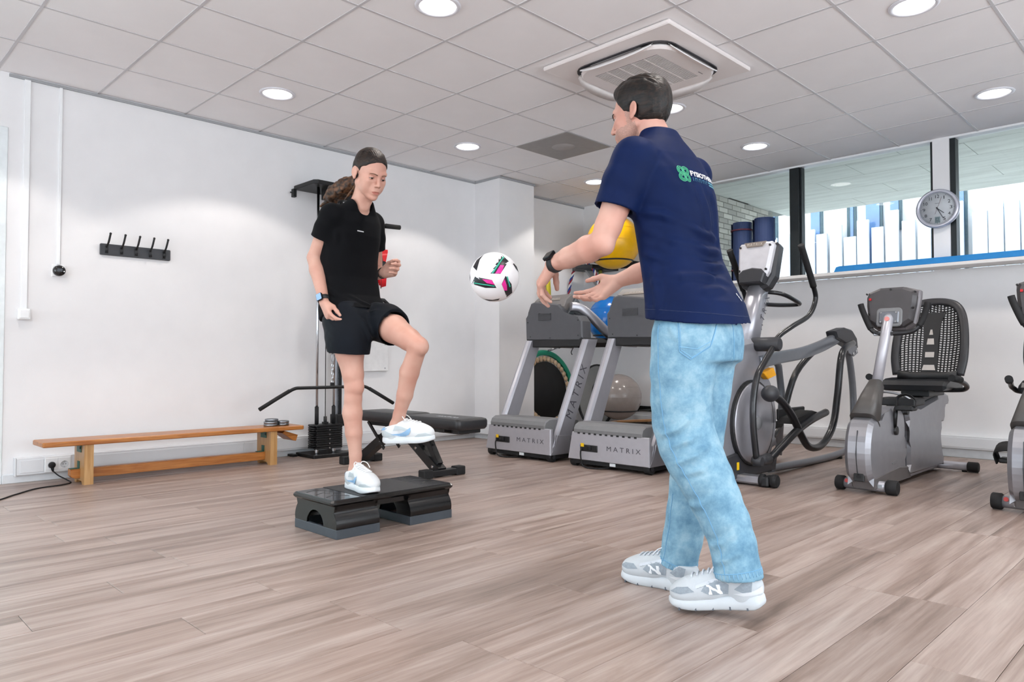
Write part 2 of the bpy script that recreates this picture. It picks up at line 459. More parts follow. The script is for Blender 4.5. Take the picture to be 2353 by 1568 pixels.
pane_mat = glass_mat('window_glass', (0.97, 0.985, 0.98))
def window(name, x0, x1, muls, left, right):
    w = struct(name, MB().box(x0, x0 + left, YW + 0.015, YW + 0.12, sill_z, ZC, 0.003).box(x1 - right, x1, YW + 0.015, YW + 0.12, sill_z, ZC, 0.003)
               .box(x0, x1, YW + 0.03, YW + 0.12, sill_z - 0.006, sill_z + 0.02, 0.002), alu)
    obj('head_trim', MB().box(x0, x1, YW + 0.002, YW + 0.11, ZC - 0.012, ZC + 0.03, 0.002), white_trim, w)
    edges = [x0 + left]
    for a, b in muls:
        obj('mullion', MB().box(a, b, YW + 0.005, YW + 0.12, sill_z, ZC, 0.003), alu, w)
        obj('mullion_bead', MB().box(b, b + 0.016, YW + 0.03, YW + 0.1, sill_z, ZC), alu, w)
        edges += [a, b + 0.016]
    edges.append(x1 - right)
    for i in range(0, len(edges), 2):
        obj('pane', MB().box(edges[i], edges[i + 1], YW + 0.07, YW + 0.078, sill_z + 0.02, ZC - 0.008), pane_mat, w)
    return w
window('window_1', wx0, -1.825, [(-3.10, -3.005)], 0.06, 0.035)
window('window_2', -1.725, XR, [(0.1, 0.19)], 0.055, 0.06)

# ---- walls behind and beside the camera, with their big windows
wp = M('far_wall_paint', 'e6e6e6', 0.8)
struct('wall_rear', MB().box(XL, XR, YN - 0.2, YN, 0, 0.3).box(XL, XR, YN - 0.2, YN, 2.55, ZC + 0.03).box(XL, -5.4, YN - 0.2, YN, 0.3, 2.55).box(2.2, XR, YN - 0.2, YN, 0.3, 2.55), wp)
struct('wall_right', MB().box(XR, XR + 0.2, YN, -1.0, 0, ZC + 0.03).box(XR, XR + 0.2, 5.0, YW + 0.3, 0, ZC + 0.03).box(XR, XR + 0.2, -1.0, 5.0, 0, 0.3).box(XR, XR + 0.2, -1.0, 5.0, 2.55, ZC + 0.03), wp)

# ---- outside: passage soffit of cement boards, brick wall, white slatted building, railing
cem = M('cement_board', 'd0d4d0', 0.85, var=0.10, scale=3.5, bump=0.1, bscale=60, stretch=(0.5, 3, 1))
sof = struct('passage_soffit', MB().box(-6.5, 4, 7.2, 9.78, 2.83, 3.0), M('soffit_joint', '787d7b', 0.9))
for rrow in range(5):
    y0 = 7.05 + 0.54 * rrow
    xs = -2.81 + (0.525 if rrow % 2 == 0 else 0.0)
    for k in range(-2, 5):
        a = xs + 1.05 * k
        obj('soffit_board', MB().box(max(a, -4.42) + 0.003, a + 1.047, y0 + 0.003, y0 + 0.537, 2.80, 2.83), cem, sof) if a + 1.0 > -4.42 else None
def brick_mat():
    m, n, l, b = node_mat('grey_brick')
    oi = n.new('ShaderNodeObjectInfo'); rp = n.new('ShaderNodeValToRGB'); e = rp.color_ramp.elements
    e[0].color = (*lin('a4a29c'), 1); e[1].color = (*lin('dad8d0'), 1); x = e.new(0.5); x.color = (*lin('c4c2ba'), 1)
    nz = n.new('ShaderNodeTexNoise'); nz.inputs['Scale'].default_value = 30
    mx = n.new('ShaderNodeMix'); mx.data_type = 'RGBA'; mx.blend_type = 'MULTIPLY'; mx.inputs['Factor'].default_value = 0.35
    l.new(oi.outputs['Random'], rp.inputs['Fac']); l.new(rp.outputs[0], mx.inputs['A']); l.new(nz.outputs['Fac'], mx.inputs['B'])
    l.new(mx.outputs['Result'], b.inputs['Base Color']); b.inputs['Roughness'].default_value = 0.9
    return m
bmat = brick_mat()
bw = struct('outside_wall_brick', MB().box(-4.8, -4.412, 7.24, 9.35, 0, 2.8), M('mortar', '8f918c', 0.95, var=0.1))
bm1 = MB().box(0, 0.014, 0, 0.205, 0, 0.054, 0.002).mesh('brick'); bm1.materials.append(bmat)
bm2 = MB().box(0, 0.014, 0, 0.098, 0, 0.054, 0.002).mesh('brick'); bm2.materials.append(bmat)
for rr in range(18):
    z = 2.735 - 0.064 * rr; y = 7.26 + (0.108 if rr % 2 else 0)
    if rr % 2:
        o = bpy.data.objects.new('brick', bm2); o.location = (-4.412, 7.26, z); o.parent = bw; COL.objects.link(o)
    while y + 0.205 < 9.36:
        o = bpy.data.objects.new('brick', bm1); o.location = (-4.412, y, z); o.parent = bw; COL.objects.link(o)
        y += 0.2155
fac = M('white_facade', 'd3d7da', 0.6, var=0.02)
fac2 = M('white_slat', 'c6d0da', 0.5, var=0.02)
fglass = M('facade_window_glass', '5f82b0', 0.15, 0.0, var=0.12, scale=2.0, spec=0.8)
fdark = M('facade_window_frame', '3b5660', 0.4)
# white building across the passage: wall, windows in dark frames, slats of unequal height standing before it
fb = struct('outside_building', MB().box(-9, 6, 13.15, 13.5, -1, 5.2), fac)
for x0, x1, z0, z1, sash in ((-5.46, -5.26, 2.3, 3.9, 1), (-4.83, -4.68, 2.3, 3.9, 0), (-4.51, -4.25, 2.3, 3.9, 1), (-4.12, -3.95, 3.0, 3.9, 1), (-3.2, -3.0, 2.2, 3.6, 1), (-0.9, -0.6, 2.2, 3.6, 1), (-6.4, -6.1, 2.2, 3.6, 1)):
    w = obj('window', MB().box(x0, x1, 13.10, 13.16, z0, z1), fdark, fb)
    obj('pane', MB().box(x0 + (0.0 if sash else 0.06), x1 - 0.04, 13.085, 13.10, z0 + 0.03, z1 - 0.03), fglass, w)
hs = [3.08, 3.13, 3.07, 3.15, 3.05, 3.17, 2.94, 3.2, 3.05, 3.3, 3.1, 3.25, 2.95, 3.3, 3.1, 3.4, 3.2, 3.3, 3.15, 3.35]
x = -6.2
for i in range(26):
    wd = 0.185 + 0.02 * ((i * 7) % 4) / 3
    gap = (0.035, 0.02, 0.045, 0.03, 0.05)[i % 5]
    if i > 12: gap = (0.02, 0.12, 0.015, 0.02)[i % 4]
    obj('facade_slat', MB().box(x, x + wd, 12.9, 12.95, -0.5, hs[i % len(hs)], 0.004), fac2, fb)
    x += wd + gap
struct('outside_ground', MB().box(-20, 14, 7.23, 40, -0.3, -0.1), M('paving', 'c9c9c4', 0.9))
rail_mat = M('railing_blue_grey', '4b6f8f', 0.4, 0.3)
rl = thing('outside_railing', 'blue-grey metal railing outside the window beside the brick wall', 'railing', (-4.4, 8.5, -0.1))
obj('handrail', MB().tube([(-4.39, 8.5, 2.30), (-3.98, 8.5, 2.30)], 0.022), rail_mat, rl)
obj('lower_rail', MB().tube([(-4.39, 8.5, 2.18), (-3.98, 8.5, 2.18)], 0.015), rail_mat, rl)
for k in range(3): obj('baluster', MB().box(-4.36 + 0.16 * k, -4.345 + 0.16 * k, 8.49, 8.51, -0.1, 2.29), rail_mat, rl)

# ================================================================== ceiling fittings
lamp_emit = M('downlight_diffuser', 'ffffff', 0.5, emit=(1.0, 0.985, 0.96, 9.0))
lamp_ring = M('downlight_ring', 'dcdce2', 0.35)
LAMP_POWER = 82
def lamp_label(i):
    return ['recessed round downlight above the wooden bench by the left wall', 'recessed round downlight between the woman and the grey ceiling grille', 'recessed round downlight nearest the back corner above the treadmills',
            'recessed round downlight cut by the top edge left of the air conditioner', 'recessed round downlight half hidden behind the head of the man', 'recessed round downlight near the window above the rolled mats',
            'recessed round downlight cut by the top edge right of the air conditioner', 'recessed round downlight near the window at the right edge'][i]
for i, (lx, ly) in enumerate(LAMPS + LAMPS_OUT):
    if i < len(LAMPS):
        t = thing('downlight', lamp_label(i), 'ceiling light', (lx, ly, ZC), 'recessed round ceiling downlights')
        obj('trim_ring', MB().lathe([(0.100, 0.012), (0.100, -0.004), (0.112, -0.006), (0.122, -0.003), (0.124, 0.003), (0.118, 0.004)], (lx, ly, ZC)), lamp_ring, t)
        obj('diffuser', MB().lathe([(0.0005, -0.001), (0.08, -0.0005), (0.1005, 0.003), (0.1005, 0.012), (0.0005, 0.012)], (lx, ly, ZC)), lamp_emit, t)
    d = bpy.data.lights.new('downlight_beam', 'SPOT'); d.energy = LAMP_POWER; d.spot_size = R(116); d.spot_blend = 0.12; d.shadow_soft_size = 0.09; d.color = (1.0, 0.93, 0.87)
    o = bpy.data.objects.new('downlight_beam', d); o.location = (lx, ly, ZC - 0.02); COL.objects.link(o)
    if i < len(LAMPS): o.location = (0, 0, -0.02); o.parent = t

# grey square grille in place of a tile
gm = M('grey_metal_grille', '9b9896', 0.6, 0.2, var=0.04)
g = thing('ceiling_grille', 'grey square air grille with round centre set into the ceiling', 'grille', (-4.2, 4.83, ZC))
obj('plate', MB().box(-4.497, -3.903, 4.533, 5.127, ZC - 0.004, ZC + 0.012, 0.003), gm, g)
obj('perforation_field', MB().lathe([(0.0005, -0.006), (0.10, -0.006), (0.105, -0.002), (0.105, 0.004)], (-4.2, 4.83, ZC)), M('grille_centre', 'a5a19f', 0.6), g)

# air conditioner cassette
cx, cy, ch = AC
acw = M('ac_plastic', 'e6e0de', 0.4, var=0.01); acd = M('ac_dark_slot', '3c3a3d', 0.6)
ac = thing('air_conditioner', 'square white ceiling cassette air conditioner with slatted intake grille', 'air conditioner', (cx, cy, ZC))
obj('frame', MB().prism(rrect(cx - ch, cx + ch, cy - ch, cy + ch, 0.012, 2), 'z', ZC - 0.028, ZC - 0.001, 0.006), acw, ac)
def octo(h, c): return [(cx + h, cy - c), (cx + h, cy + c)] + arc(cx + c, cy + c, h - c, 0, 90, 6)[1:-1] + [(cx + c, cy + h), (cx - c, cy + h)] + arc(cx - c, cy + c, h - c, 90, 180, 6)[1:-1] + [(cx - h, cy + c), (cx - h, cy - c)] + arc(cx - c, cy - c, h - c, 180, 270, 6)[1:-1] + [(cx - c, cy - h), (cx + c, cy - h)] + arc(cx + c, cy - c, h - c, 270, 360, 6)[1:-1]
obj('outlet_slot', MB().prism(octo(0.356, 0.225), 'z', ZC - 0.034, ZC - 0.027), acd, ac)
obj('inner_panel', MB().prism(octo(0.345, 0.19), 'z', ZC - 0.062, ZC - 0.03, 0.012), acw, ac)
lou = M('ac_louvre', 'f0efef', 0.3)
for k in range(4):
    a = math.pi / 2 * k
    pts = []
    prof = []
    for j in range(13):
        t_ = -1 + j / 6; hw = 0.058 * (1 - abs(t_) ** 3 * 0.75)
        prof.append((0.27 * t_, hw))
    vs = []
    for u, hw in prof:
        for inn in (0, 1):
            rr_ = 0.335 + (hw if inn else 0.0)
            zz = ZC - (0.088 if inn == 0 else 0.034) + (0.0 if inn == 0 else 0)
            # flap hangs tilted: inner edge low, outer edge high
            X = rr_; Yv = u
            vs.append((cx + X * math.cos(a) - Yv * math.sin(a), cy + X * math.sin(a) + Yv * math.cos(a), ZC - 0.038 - (0.058 * hw / 0.058 if inn else 0.0)))
    nn = len(prof)
    up = [(p[0], p[1], p[2] + 0.006) for p in vs]
    fs = [(2 * j, 2 * j + 1, 2 * j + 3, 2 * j + 2) for j in range(nn - 1)]
    fs2 = [tuple(2 * nn + q for q in reversed(f_)) for f_ in fs]
    side = [(2 * j + 1, 2 * nn + 2 * j + 1, 2 * nn + 2 * j + 3, 2 * j + 3) for j in range(nn - 1)] + [(2 * j, 2 * j + 2, 2 * nn + 2 * j + 2, 2 * nn + 2 * j) for j in range(nn - 1)]
    obj('louvre', MB().add(vs + up, fs + fs2 + side, True), lou, ac)
obj('intake', MB().box(cx - 0.235, cx + 0.235, cy - 0.235, cy + 0.235, ZC - 0.0625, ZC - 0.058), acd, ac)
for k in range(34):
    y = cy - 0.235 + 0.47 * (k + 0.28) / 34
    o = obj('slat', MB().box(cx - 0.235, cx + 0.235, y, y + 0.0068, ZC - 0.0645, ZC - 0.0628), acw, ac)
for k in range(4):
    xx = cx - 0.235 + 0.47 * (k + 1) / 5
    obj('rib', MB().box(xx - 0.004, xx + 0.004, cy - 0.235, cy + 0.235, ZC - 0.0655, ZC - 0.0628), acw, ac)
obj('maker_mark', MB().box(cx + 0.27, cx + 0.276, cy + 0.17, cy + 0.22, ZC - 0.0635, ZC - 0.061), M('ac_mark', '8a8688', 0.5), ac)
# ================================================================== things on and by the left wall
blk = M('black_powder_coat', '17181a', 0.45, 0.1, var=0.1)
blk_pl = M('black_plastic', '1d1e20', 0.5, var=0.08)
rubber = M('black_rubber', '141416', 0.75, var=0.1)
chrome = M('chrome', 'c9ccd0', 0.16, 1.0, var=0.03)
steel = M('brushed_steel', '9ea1a6', 0.32, 0.9, var=0.06)

# conduits with switch and thermostat
t = thing('light_switch', 'white square light switch box under the wider cable conduit', 'switch', (XL, 1.103, 1.07))
obj('conduit', MB().box(XL, XL + 0.014, 1.085, 1.121, 1.14, ZC - 0.02, 0.002), white_trim, t)
obj('housing', MB().box(XL, XL + 0.036, 1.067, 1.139, 1.075, 1.148, 0.005), white_trim, t)
obj('rocker', MB().box(XL + 0.036, XL + 0.041, 1.077, 1.129, 1.085, 1.138, 0.003), white_trim, t)
t = thing('thermostat', 'round black thermostat on a white plate under a thin conduit', 'thermostat', (XL, 1.30, 1.37))
obj('conduit', MB().box(XL, XL + 0.012, 1.289, 1.308, 1.46, ZC - 0.02, 0.002), white_trim, t)
obj('back_plate', MB().box(XL, XL + 0.010, 1.26, 1.342, 1.376, 1.458, 0.003), white_trim, t)
obj('dial', MB().lathe([(0.0005, 0.034), (0.030, 0.032), (0.036, 0.026), (0.037, 0.0), (0.037, -0.004)], (XL + 0.01, 1.301, 1.417), (1, 0, 0), 28), M('black_gloss', '0c0d0f', 0.12, spec=0.7), t)
obj('display', MB().box(XL + 0.0435, XL + 0.0445, 1.286, 1.316, 1.41, 1.43), M('thermostat_display', '3a4046', 0.3), t)
obj('display_light', MB().box(XL + 0.0425, XL + 0.0445, 1.323, 1.329, 1.408, 1.415), M('indicator_white', 'ffffff', 0.4), t)

# coat rack: board with five hooks
t = thing('coat_rack', 'dark grey wall coat rack with five pegs', 'coat rack', (XL, 1.79, 1.555))
obj('board', MB().prism([(y, z) for y, z in rrect(1.552, 2.03, 1.556, 1.636, 0.008, 3)], 'x', XL + 0.001, XL + 0.018, 0.002), M('rack_grey', '3a3c40', 0.5, 0.2), t)
for k in range(5):
    y = 1.592 + 0.0975 * k
    hk = obj('hook', MB().tube(spline([(XL + 0.018, y, 1.612), (XL + 0.028, y, 1.617), (XL + 0.052, y + 0.004, 1.645), (XL + 0.075, y + 0.009, 1.70)], 5), [0.0065] * 10 + [0.007] * 6, 10), blk, t)
    obj('peg_tip', MB().ball((XL + 0.076, y + 0.009, 1.702), 0.0085, 12, 8), blk, hk)
    obj('hook_plate', MB().box(XL + 0.018, XL + 0.022, y - 0.012, y + 0.012, 1.568, 1.622, 0.002), blk, hk)
    obj('lower_hook', MB().tube(spline([(XL + 0.02, y, 1.585), (XL + 0.034, y, 1.572), (XL + 0.044, y, 1.578), (XL + 0.048, y, 1.588)], 4), 0.0045, 8), blk, hk)

# double socket in the trunking, plug and cable
sock = thing('wall_socket', 'white double power socket in the cable trunking with a black plug on its left', 'socket', (XL + 0.05, 1.305, 0.06))
obj('cover_frame', MB().box(XL + 0.05, XL + 0.058, 1.228, 1.384, 0.058, 0.162, 0.002), white_trim, sock)
for k, y in enumerate((1.268, 1.342)):
    s_ = obj('outlet', MB().box(XL + 0.058, XL + 0.062, y - 0.036, y + 0.036, 0.072, 0.15, 0.0015), white_trim, sock)
    obj('recess', MB().lathe([(0.0005, 0.0006), (0.021, 0.0006), (0.0225, 0.002), (0.024, 0.0)], (XL + 0.062, y, 0.105), (1, 0, 0), 24), M('socket_recess', 'c3c6c9', 0.5), s_)
    for dy in (-0.008, 0.008): obj('contact_hole', MB().disc((XL + 0.0632, y + dy, 0.105), 0.0028, (1, 0, 0), 10), blk_pl, s_)
    for dz in (-0.019, 0.019): obj('earth_clip', MB().box(XL + 0.0627, XL + 0.064, y - 0.004, y + 0.004, 0.105 + dz - 0.002, 0.105 + dz + 0.002), steel, s_)
t = thing('power_cable', 'black plug and cable running from the wall socket across the floor', 'cable', (XL + 0.09, 1.268, 0))
obj('plug', MB().lathe([(0.020, 0.0), (0.021, 0.012), (0.017, 0.026), (0.010, 0.03), (0.0005, 0.031)], (XL + 0.063, 1.268, 0.105), (1, 0, 0), 20)
    .tube([(XL + 0.08, 1.268, 0.10), (XL + 0.083, 1.268, 0.08), (XL + 0.082, 1.272, 0.063)], [0.011, 0.009, 0.005], 10), rubber, t)
obj('cord', MB().tube(spline([(XL + 0.082, 1.272, 0.066), (XL + 0.10, 1.30, 0.035), (XL + 0.16, 1.335, 0.010), (XL + 0.27, 1.33, 0.0045), (XL + 0.33, 1.26, 0.0045), (XL + 0.37, 1.12, 0.0045), (XL + 0.52, 0.98, 0.0045), (XL + 0.72, 0.80, 0.0045), (XL + 0.75, 0.5, 0.0045)], 8), 0.0042, 8), rubber, t)

# ================================================================== gym bench
def wood(name, base, dark):
    m, n, l, b = node_mat(name)
    tc = n.new('ShaderNodeTexCoord'); mp = n.new('ShaderNodeMapping'); mp.inputs['Scale'].default_value = (30, 2.2, 30)
    l.new(tc.outputs['Object'], mp.inputs['Vector'])
    nz = n.new('ShaderNodeTexNoise'); nz.inputs['Scale'].default_value = 1.6; nz.inputs['Detail'].default_value = 6; nz.inputs['Distortion'].default_value = 1.2
    l.new(mp.outputs[0], nz.inputs['Vector'])
    rp = n.new('ShaderNodeValToRGB'); e = rp.color_ramp.elements
    e[0].position = 0.32; e[0].color = (*lin(dark), 1); e[1].position = 0.66; e[1].color = (*lin(base), 1)
    l.new(nz.outputs['Fac'], rp.inputs['Fac']); l.new(rp.outputs[0], b.inputs['Base Color'])
    b.inputs['Roughness'].default_value = 0.32
    return m
pine = wood('varnished_pine', 'b97a3c', '9a5a22')
pine_v = wood('varnished_pine_upright', 'c29a68', 'a87c48')
pine_v.node_tree.nodes['Mapping'].inputs['Scale'].default_value = (30, 30, 2.2)
t = thing('gym_bench', 'low varnished wooden gymnastics bench along the white wall', 'bench', (-5.4, 2.05, 0))
obj('seat_board', MB().prism(rrect(-5.545, -5.27, 1.135, 2.925, 0.018, 3), 'z', 0.258, 0.29, 0.005), pine, t)
grn = M('green_bracket', '2f5f52', 0.45, 0.3)
for y in (1.37, 2.645):
    lg = obj('leg', MB().prism([(-5.51, 0.258), (-5.51, 0.05), (-5.50, 0.0), (-5.46, 0.0), (-5.445, 0.02), (-5.345, 0.02), (-5.33, 0.0), (-5.285, 0.0), (-5.285, 0.258)], 'y', y, y + 0.055), pine_v, t)
    sg = -1
    obj('bracket', MB().box(-5.44, -5.35, y - 0.045, y, 0.25, 0.258).box(-5.44, -5.35, y - 0.005, y, 0.205, 0.258), grn, lg)
    obj('lower_bracket', MB().box(-5.425, -5.385, y - 0.055, y, 0.097, 0.101).box(-5.425, -5.385, y - 0.005, y, 0.098, 0.145), grn, lg)
    obj('bolt', MB().cyl((-5.36, y - 0.009, 0.235), (-5.36, y, 0.235), 0.009, 8), blk, lg)
obj('balance_beam', MB().prism([(1.315, 0.055), (1.325, 0.042), (1.345, 0.034), (2.69, 0.034), (2.69, 0.096), (1.315, 0.096)], 'x', -5.44, -5.375, 0.003), pine, t)
obj('hook_block', MB().prism([(2.765, 0.235), (2.79, 0.25), (2.90, 0.212), (2.885, 0.165), (2.86, 0.17)], 'x', -5.50, -5.33, 0.003), pine, t)

# small weight discs on the bench
for k, (x, y, z, lab) in enumerate([(-5.40, 2.70, 0.290, 'grey metal weight disc at the bottom of the taller pile on the bench'),
                                    (-5.40, 2.701, 0.309, 'grey metal weight disc in the middle of the taller pile on the bench'),
                                    (-5.412, 2.716, 0.328, 'grey metal weight disc on top of the taller pile on the bench'),
                                    (-5.40, 2.805, 0.290, 'grey metal weight disc under another at the end of the bench'),
                                    (-5.40, 2.806, 0.309, 'grey metal weight disc on top of the shorter pile at the bench end')]):
    t = thing('weight_disc', lab, 'weight disc', (x, y, z), 'small weight discs on the wooden bench')
    rr = 0.05 if k < 3 else 0.046
    obj('rim', MB().lathe([(rr * 0.55, 0.004), (rr * 0.8, 0.004), (rr * 0.84, 0.0), (rr, 0.001), (rr + 0.0015, 0.009), (rr, 0.0175), (rr * 0.84, 0.0185), (rr * 0.8, 0.0145), (rr * 0.55, 0.0145)], (x, y, z), seg=28), M('disc_steel', '8f949a', 0.35, 0.85, var=0.15), t)
    obj('hub', MB().lathe([(0.013, 0.0), (rr * 0.56, 0.001), (rr * 0.56, 0.0178), (0.013, 0.0182), (0.013, 0.0)], (x, y, z), seg=24), M('disc_hub', '777b80', 0.4, 0.8, var=0.15), t)

# ================================================================== cable machine
t = thing('cable_machine', 'black wall cable tower with weight stack and chrome guide rods', 'cable machine', (-5.5, 3.23, 0))
obj('base_plate', MB().box(-5.66, -5.36, 3.06, 3.42, 0.0, 0.03, 0.004), blk, t)
obj('top_plate', MB().prism([(-5.69, 3.04), (-5.69, 3.44), (-5.34, 3.44), (-5.34, 3.07), (-5.37, 3.04)], 'z', 2.265, 2.30, 0.004), blk, t)
for y in (3.14, 3.30):
    rd = obj('guide_rod', MB().cyl((-5.46, y, 0.03), (-5.46, y, 2.265), 0.011, 16), chrome, t)
    obj('buffer', MB().cyl((-5.46, y, 0.275), (-5.46, y, 0.42), 0.0165, 14), rubber, rd)
    obj('spring', MB().lathe([(0.016 + 0.003 * (i % 2), 0.03 + 0.0045 * i) for i in range(9)], (-5.46, y, 0), seg=14), chrome, rd)
for k in range(11):
    z = 0.07 + 0.0185 * k
    obj('weight_plate', MB().box(-5.53, -5.39, 3.10 + (0.004 if k % 2 else 0), 3.345, z, z + 0.0165, 0.003).box(-5.505, -5.415, 3.085, 3.36, z + 0.003, z + 0.0125, 0.002), blk, t)
obj('selector_stem', MB().cyl((-5.46, 3.22, 0.27), (-5.46, 3.22, 0.335), 0.014, 14).box(-5.48, -5.44, 3.2, 3.24, 0.273, 0.29), blk, t)
obj('lift_cable', MB().cyl((-5.46, 3.22, 0.33), (-5.46, 3.22, 2.2), 0.0035, 8), blk, t)
for k in range(5): obj('pin_hole_insert', MB().cyl((-5.39, 3.222, 0.078 + 0.037 * k), (-5.386, 3.222, 0.078 + 0.037 * k), 0.006, 10), chrome, t)
obj('hang_cable', MB().cyl((-5.3, 3.19, 0.932), (-5.44, 3.32, 2.2), 0.003, 6), blk, t)
col = obj('column', MB().box(-5.60, -5.54, 3.37, 3.43, 0.03, 2.265, 0.003), steel, t)
for k in range(40): obj('adjust_hole', MB().cyl((-5.54, 3.40, 0.15 + 0.05 * k), (-5.5385, 3.40, 0.15 + 0.05 * k), 0.008, 8), blk, col)
obj('rail_tooth_strip', MB().box(-5.54, -5.53, 3.395, 3.42, 0.1, 2.2), blk, t)
obj('pulley_housing', MB().box(-5.50, -5.40, 3.19, 3.25, 2.17, 2.27, 0.004).box(-5.47, -5.38, 3.30, 3.42, 2.18, 2.268, 0.004), blk, t)
obj('pulley_wheel', MB().cyl((-5.45, 3.31, 2.20), (-5.45, 3.33, 2.20), 0.045, 20, bev=0.004), blk_pl, t)
obj('wall_bracket', MB().box(-5.70, -5.66, 3.02, 3.05, 2.20, 2.27, 0.002).cyl((-5.67, 2.995, 2.235), (-5.67, 3.03, 2.235), 0.006), blk, t)
obj('floor_bracket', MB().box(-5.70, -5.69, 3.0, 3.045, 0.02, 0.13, 0.002).box(-5.70, -5.60, 3.0, 3.045, 0.0, 0.02, 0.002).cyl((-5.66, 2.96, 0.08), (-5.66, 3.0, 0.08), 0.007), blk, t)
obj('low_carriage', MB().box(-5.62, -5.50, 3.36, 3.44, 0.24, 0.34, 0.005).cyl((-5.55, 3.40, 0.34), (-5.55, 3.40, 0.42), 0.012), blk, t)
car = obj('swivel_carriage', MB().box(-5.62, -5.48, 3.34, 3.45, 1.26, 1.42, 0.006).box(-5.50, -5.42, 3.42, 3.56, 1.46, 1.50, 0.004), blk, t)
obj('swivel_pulley', MB().cyl((-5.43, 3.44, 1.40), (-5.43, 3.48, 1.40), 0.05, 20, bev=0.005), blk_pl, car)
obj('arm', MB().tube([(-5.55, 3.40, 1.36), (-5.50, 3.62, 1.36), (-5.45, 3.80, 1.35), (-5.44, 3.86, 1.30), (-5.44, 3.875, 1.02)], 0.017, 12), blk, t)
obj('upper_handle_arm', MB().tube([(-5.55, 3.40, 2.01), (-5.47, 3.58, 2.01), (-5.40, 3.74, 2.012)], 0.02, 12).tube([(-5.42, 3.70, 2.012), (-5.40, 3.75, 2.014)], 0.032, 14), blk, t)
obj('upper_grip', MB().tube([(-5.40, 3.75, 2.014), (-5.40, 3.775, 2.014), (-5.40, 3.78, 2.014), (-5.39, 3.93, 2.018)], [0.01, 0.01, 0.022, 0.021], 14), rubber, t)
obj('carriage_knob', MB().ball((-5.41, 3.74, 1.31), 0.024, 14, 10), M('knob_red', 'a3222b', 0.35), t)

# lat bar hung from the machine by a chain
t = thing('lat_bar', 'long black lat pulldown bar with bent ends hanging on the cable machine', 'lat bar', (-5.3, 3.2, 0.43))
obj('bar', MB().tube(spline([(-5.3, 2.56, 0.43), (-5.3, 2.70, 0.508)], 3) + spline([(-5.3, 2.83, 0.574), (-5.3, 2.865, 0.585), (-5.3, 2.90, 0.586)], 4) + spline([(-5.3, 3.46, 0.586), (-5.3, 3.495, 0.585), (-5.3, 3.53, 0.574)], 4) + [(-5.3, 3.80, 0.43)], 0.0135, 14), blk, t)
obj('end_grip', MB().tube([(-5.3, 2.56, 0.43), (-5.3, 2.70, 0.508), (-5.3, 2.81, 0.566)], 0.0155, 14), rubber, t)
obj('end_grip', MB().tube([(-5.3, 3.80, 0.43), (-5.3, 3.66, 0.506), (-5.3, 3.55, 0.565)], 0.0155, 14), rubber, t)
obj('hanger_eye', MB().box(-5.306, -5.294, 3.17, 3.21, 0.59, 0.625, 0.003), blk, t)
for k in range(5):
    z = 0.63 + 0.034 * k
    ring = [(-5.3 + (0.009 * math.cos(a) if k % 2 else 0), 3.19 + (0.009 * math.cos(a) if not k % 2 else 0), z + 0.02 * math.sin(a)) for a in [2 * math.pi * j / 12 for j in range(12)]]
    obj('chain_link', MB().tube(ring, 0.0035, 6, closed=True), chrome, t)
obj('carabiner', MB().tube([(-5.3, 3.19 + 0.012 * math.cos(a), 0.83 + 0.035 * math.sin(a)) for a in [2 * math.pi * j / 14 for j in range(14)]], 0.004, 6, closed=True), steel, t)
obj('clip_block', MB().box(-5.325, -5.275, 3.165, 3.215, 0.865, 0.93, 0.004), blk, t)

# red bands hung on the tower, white box on the wall, grey wall panel
red = M('red_rubber_band', 'd8232a', 0.4, var=0.08)
t = thing('resistance_band', 'red resistance band hanging beside the cable machine', 'resistance band', (-5.62, 3.87, 1.6))
vs = []
prof = [(1.84, 3.80, 3.955), (1.80, 3.81, 3.945), (1.74, 3.815, 3.93), (1.68, 3.82, 3.935), (1.60, 3.83, 3.94), (1.52, 3.845, 3.935)]
mbn = MB()
for k in range(3):
    xo = -5.62 + 0.012 * k
    vs = []
    for z, a, b in prof: vs += [(xo, a + 0.01 * k, z - 0.02 * k), (xo + 0.006, b - 0.008 * k, z - 0.012 * k)]
    back = [(p[0] + 0.004, p[1], p[2]) for p in vs]; n_ = len(prof)
    f_ = [(2 * i, 2 * i + 2, 2 * i + 3, 2 * i + 1) for i in range(n_ - 1)]
    obj('band_loop', MB().add(vs + back, f_ + [tuple(2 * n_ + q for q in reversed(x_)) for x_ in f_] + [(0, 1, 2 * n_ + 1, 2 * n_), (2 * n_ - 2, 4 * n_ - 2, 4 * n_ - 1, 2 * n_ - 1)], True), red, t)
obj('hook', MB().tube(spline([(-5.70, 3.87, 1.865), (-5.60, 3.87, 1.86), (-5.575, 3.87, 1.885)], 4), 0.006, 8), steel, t)
t = thing('strap_handle', 'black foam handle on a strap hanging beside the red band', 'handle', (-5.5, 3.79, 1.6))
obj('strap', MB().tube([(-5.5, 3.765, 1.86), (-5.49, 3.785, 1.76), (-5.49, 3.80, 1.70)], 0.018, 4, sec=[(1, .2), (-1, .2), (-1, -.2), (1, -.2)]), M('strap_webbing', '4a4a48', 0.8), t)
obj('grip', MB().tube([(-5.49, 3.73, 1.655), (-5.49, 3.80, 1.66), (-5.49, 3.84, 1.69)], 0.026, 12), rubber, t)
t = tag(obj('wall_panel', MB().box(XL, XL + 0.03, 3.62, 4.008, 0.708, 0.985, 0.003), M('panel_white', 'e4e4e4', 0.5), loc=(XL, 3.8, 0.7)), 'white square access panel on the wall behind the raised knee', 'panel')
for y, z in ((3.66, 0.735), (3.97, 0.735), (3.97, 0.955), (3.66, 0.955)): obj('screw', MB().cyl((XL + 0.03, y, z), (XL + 0.032, y, z), 0.006, 8), steel, t)

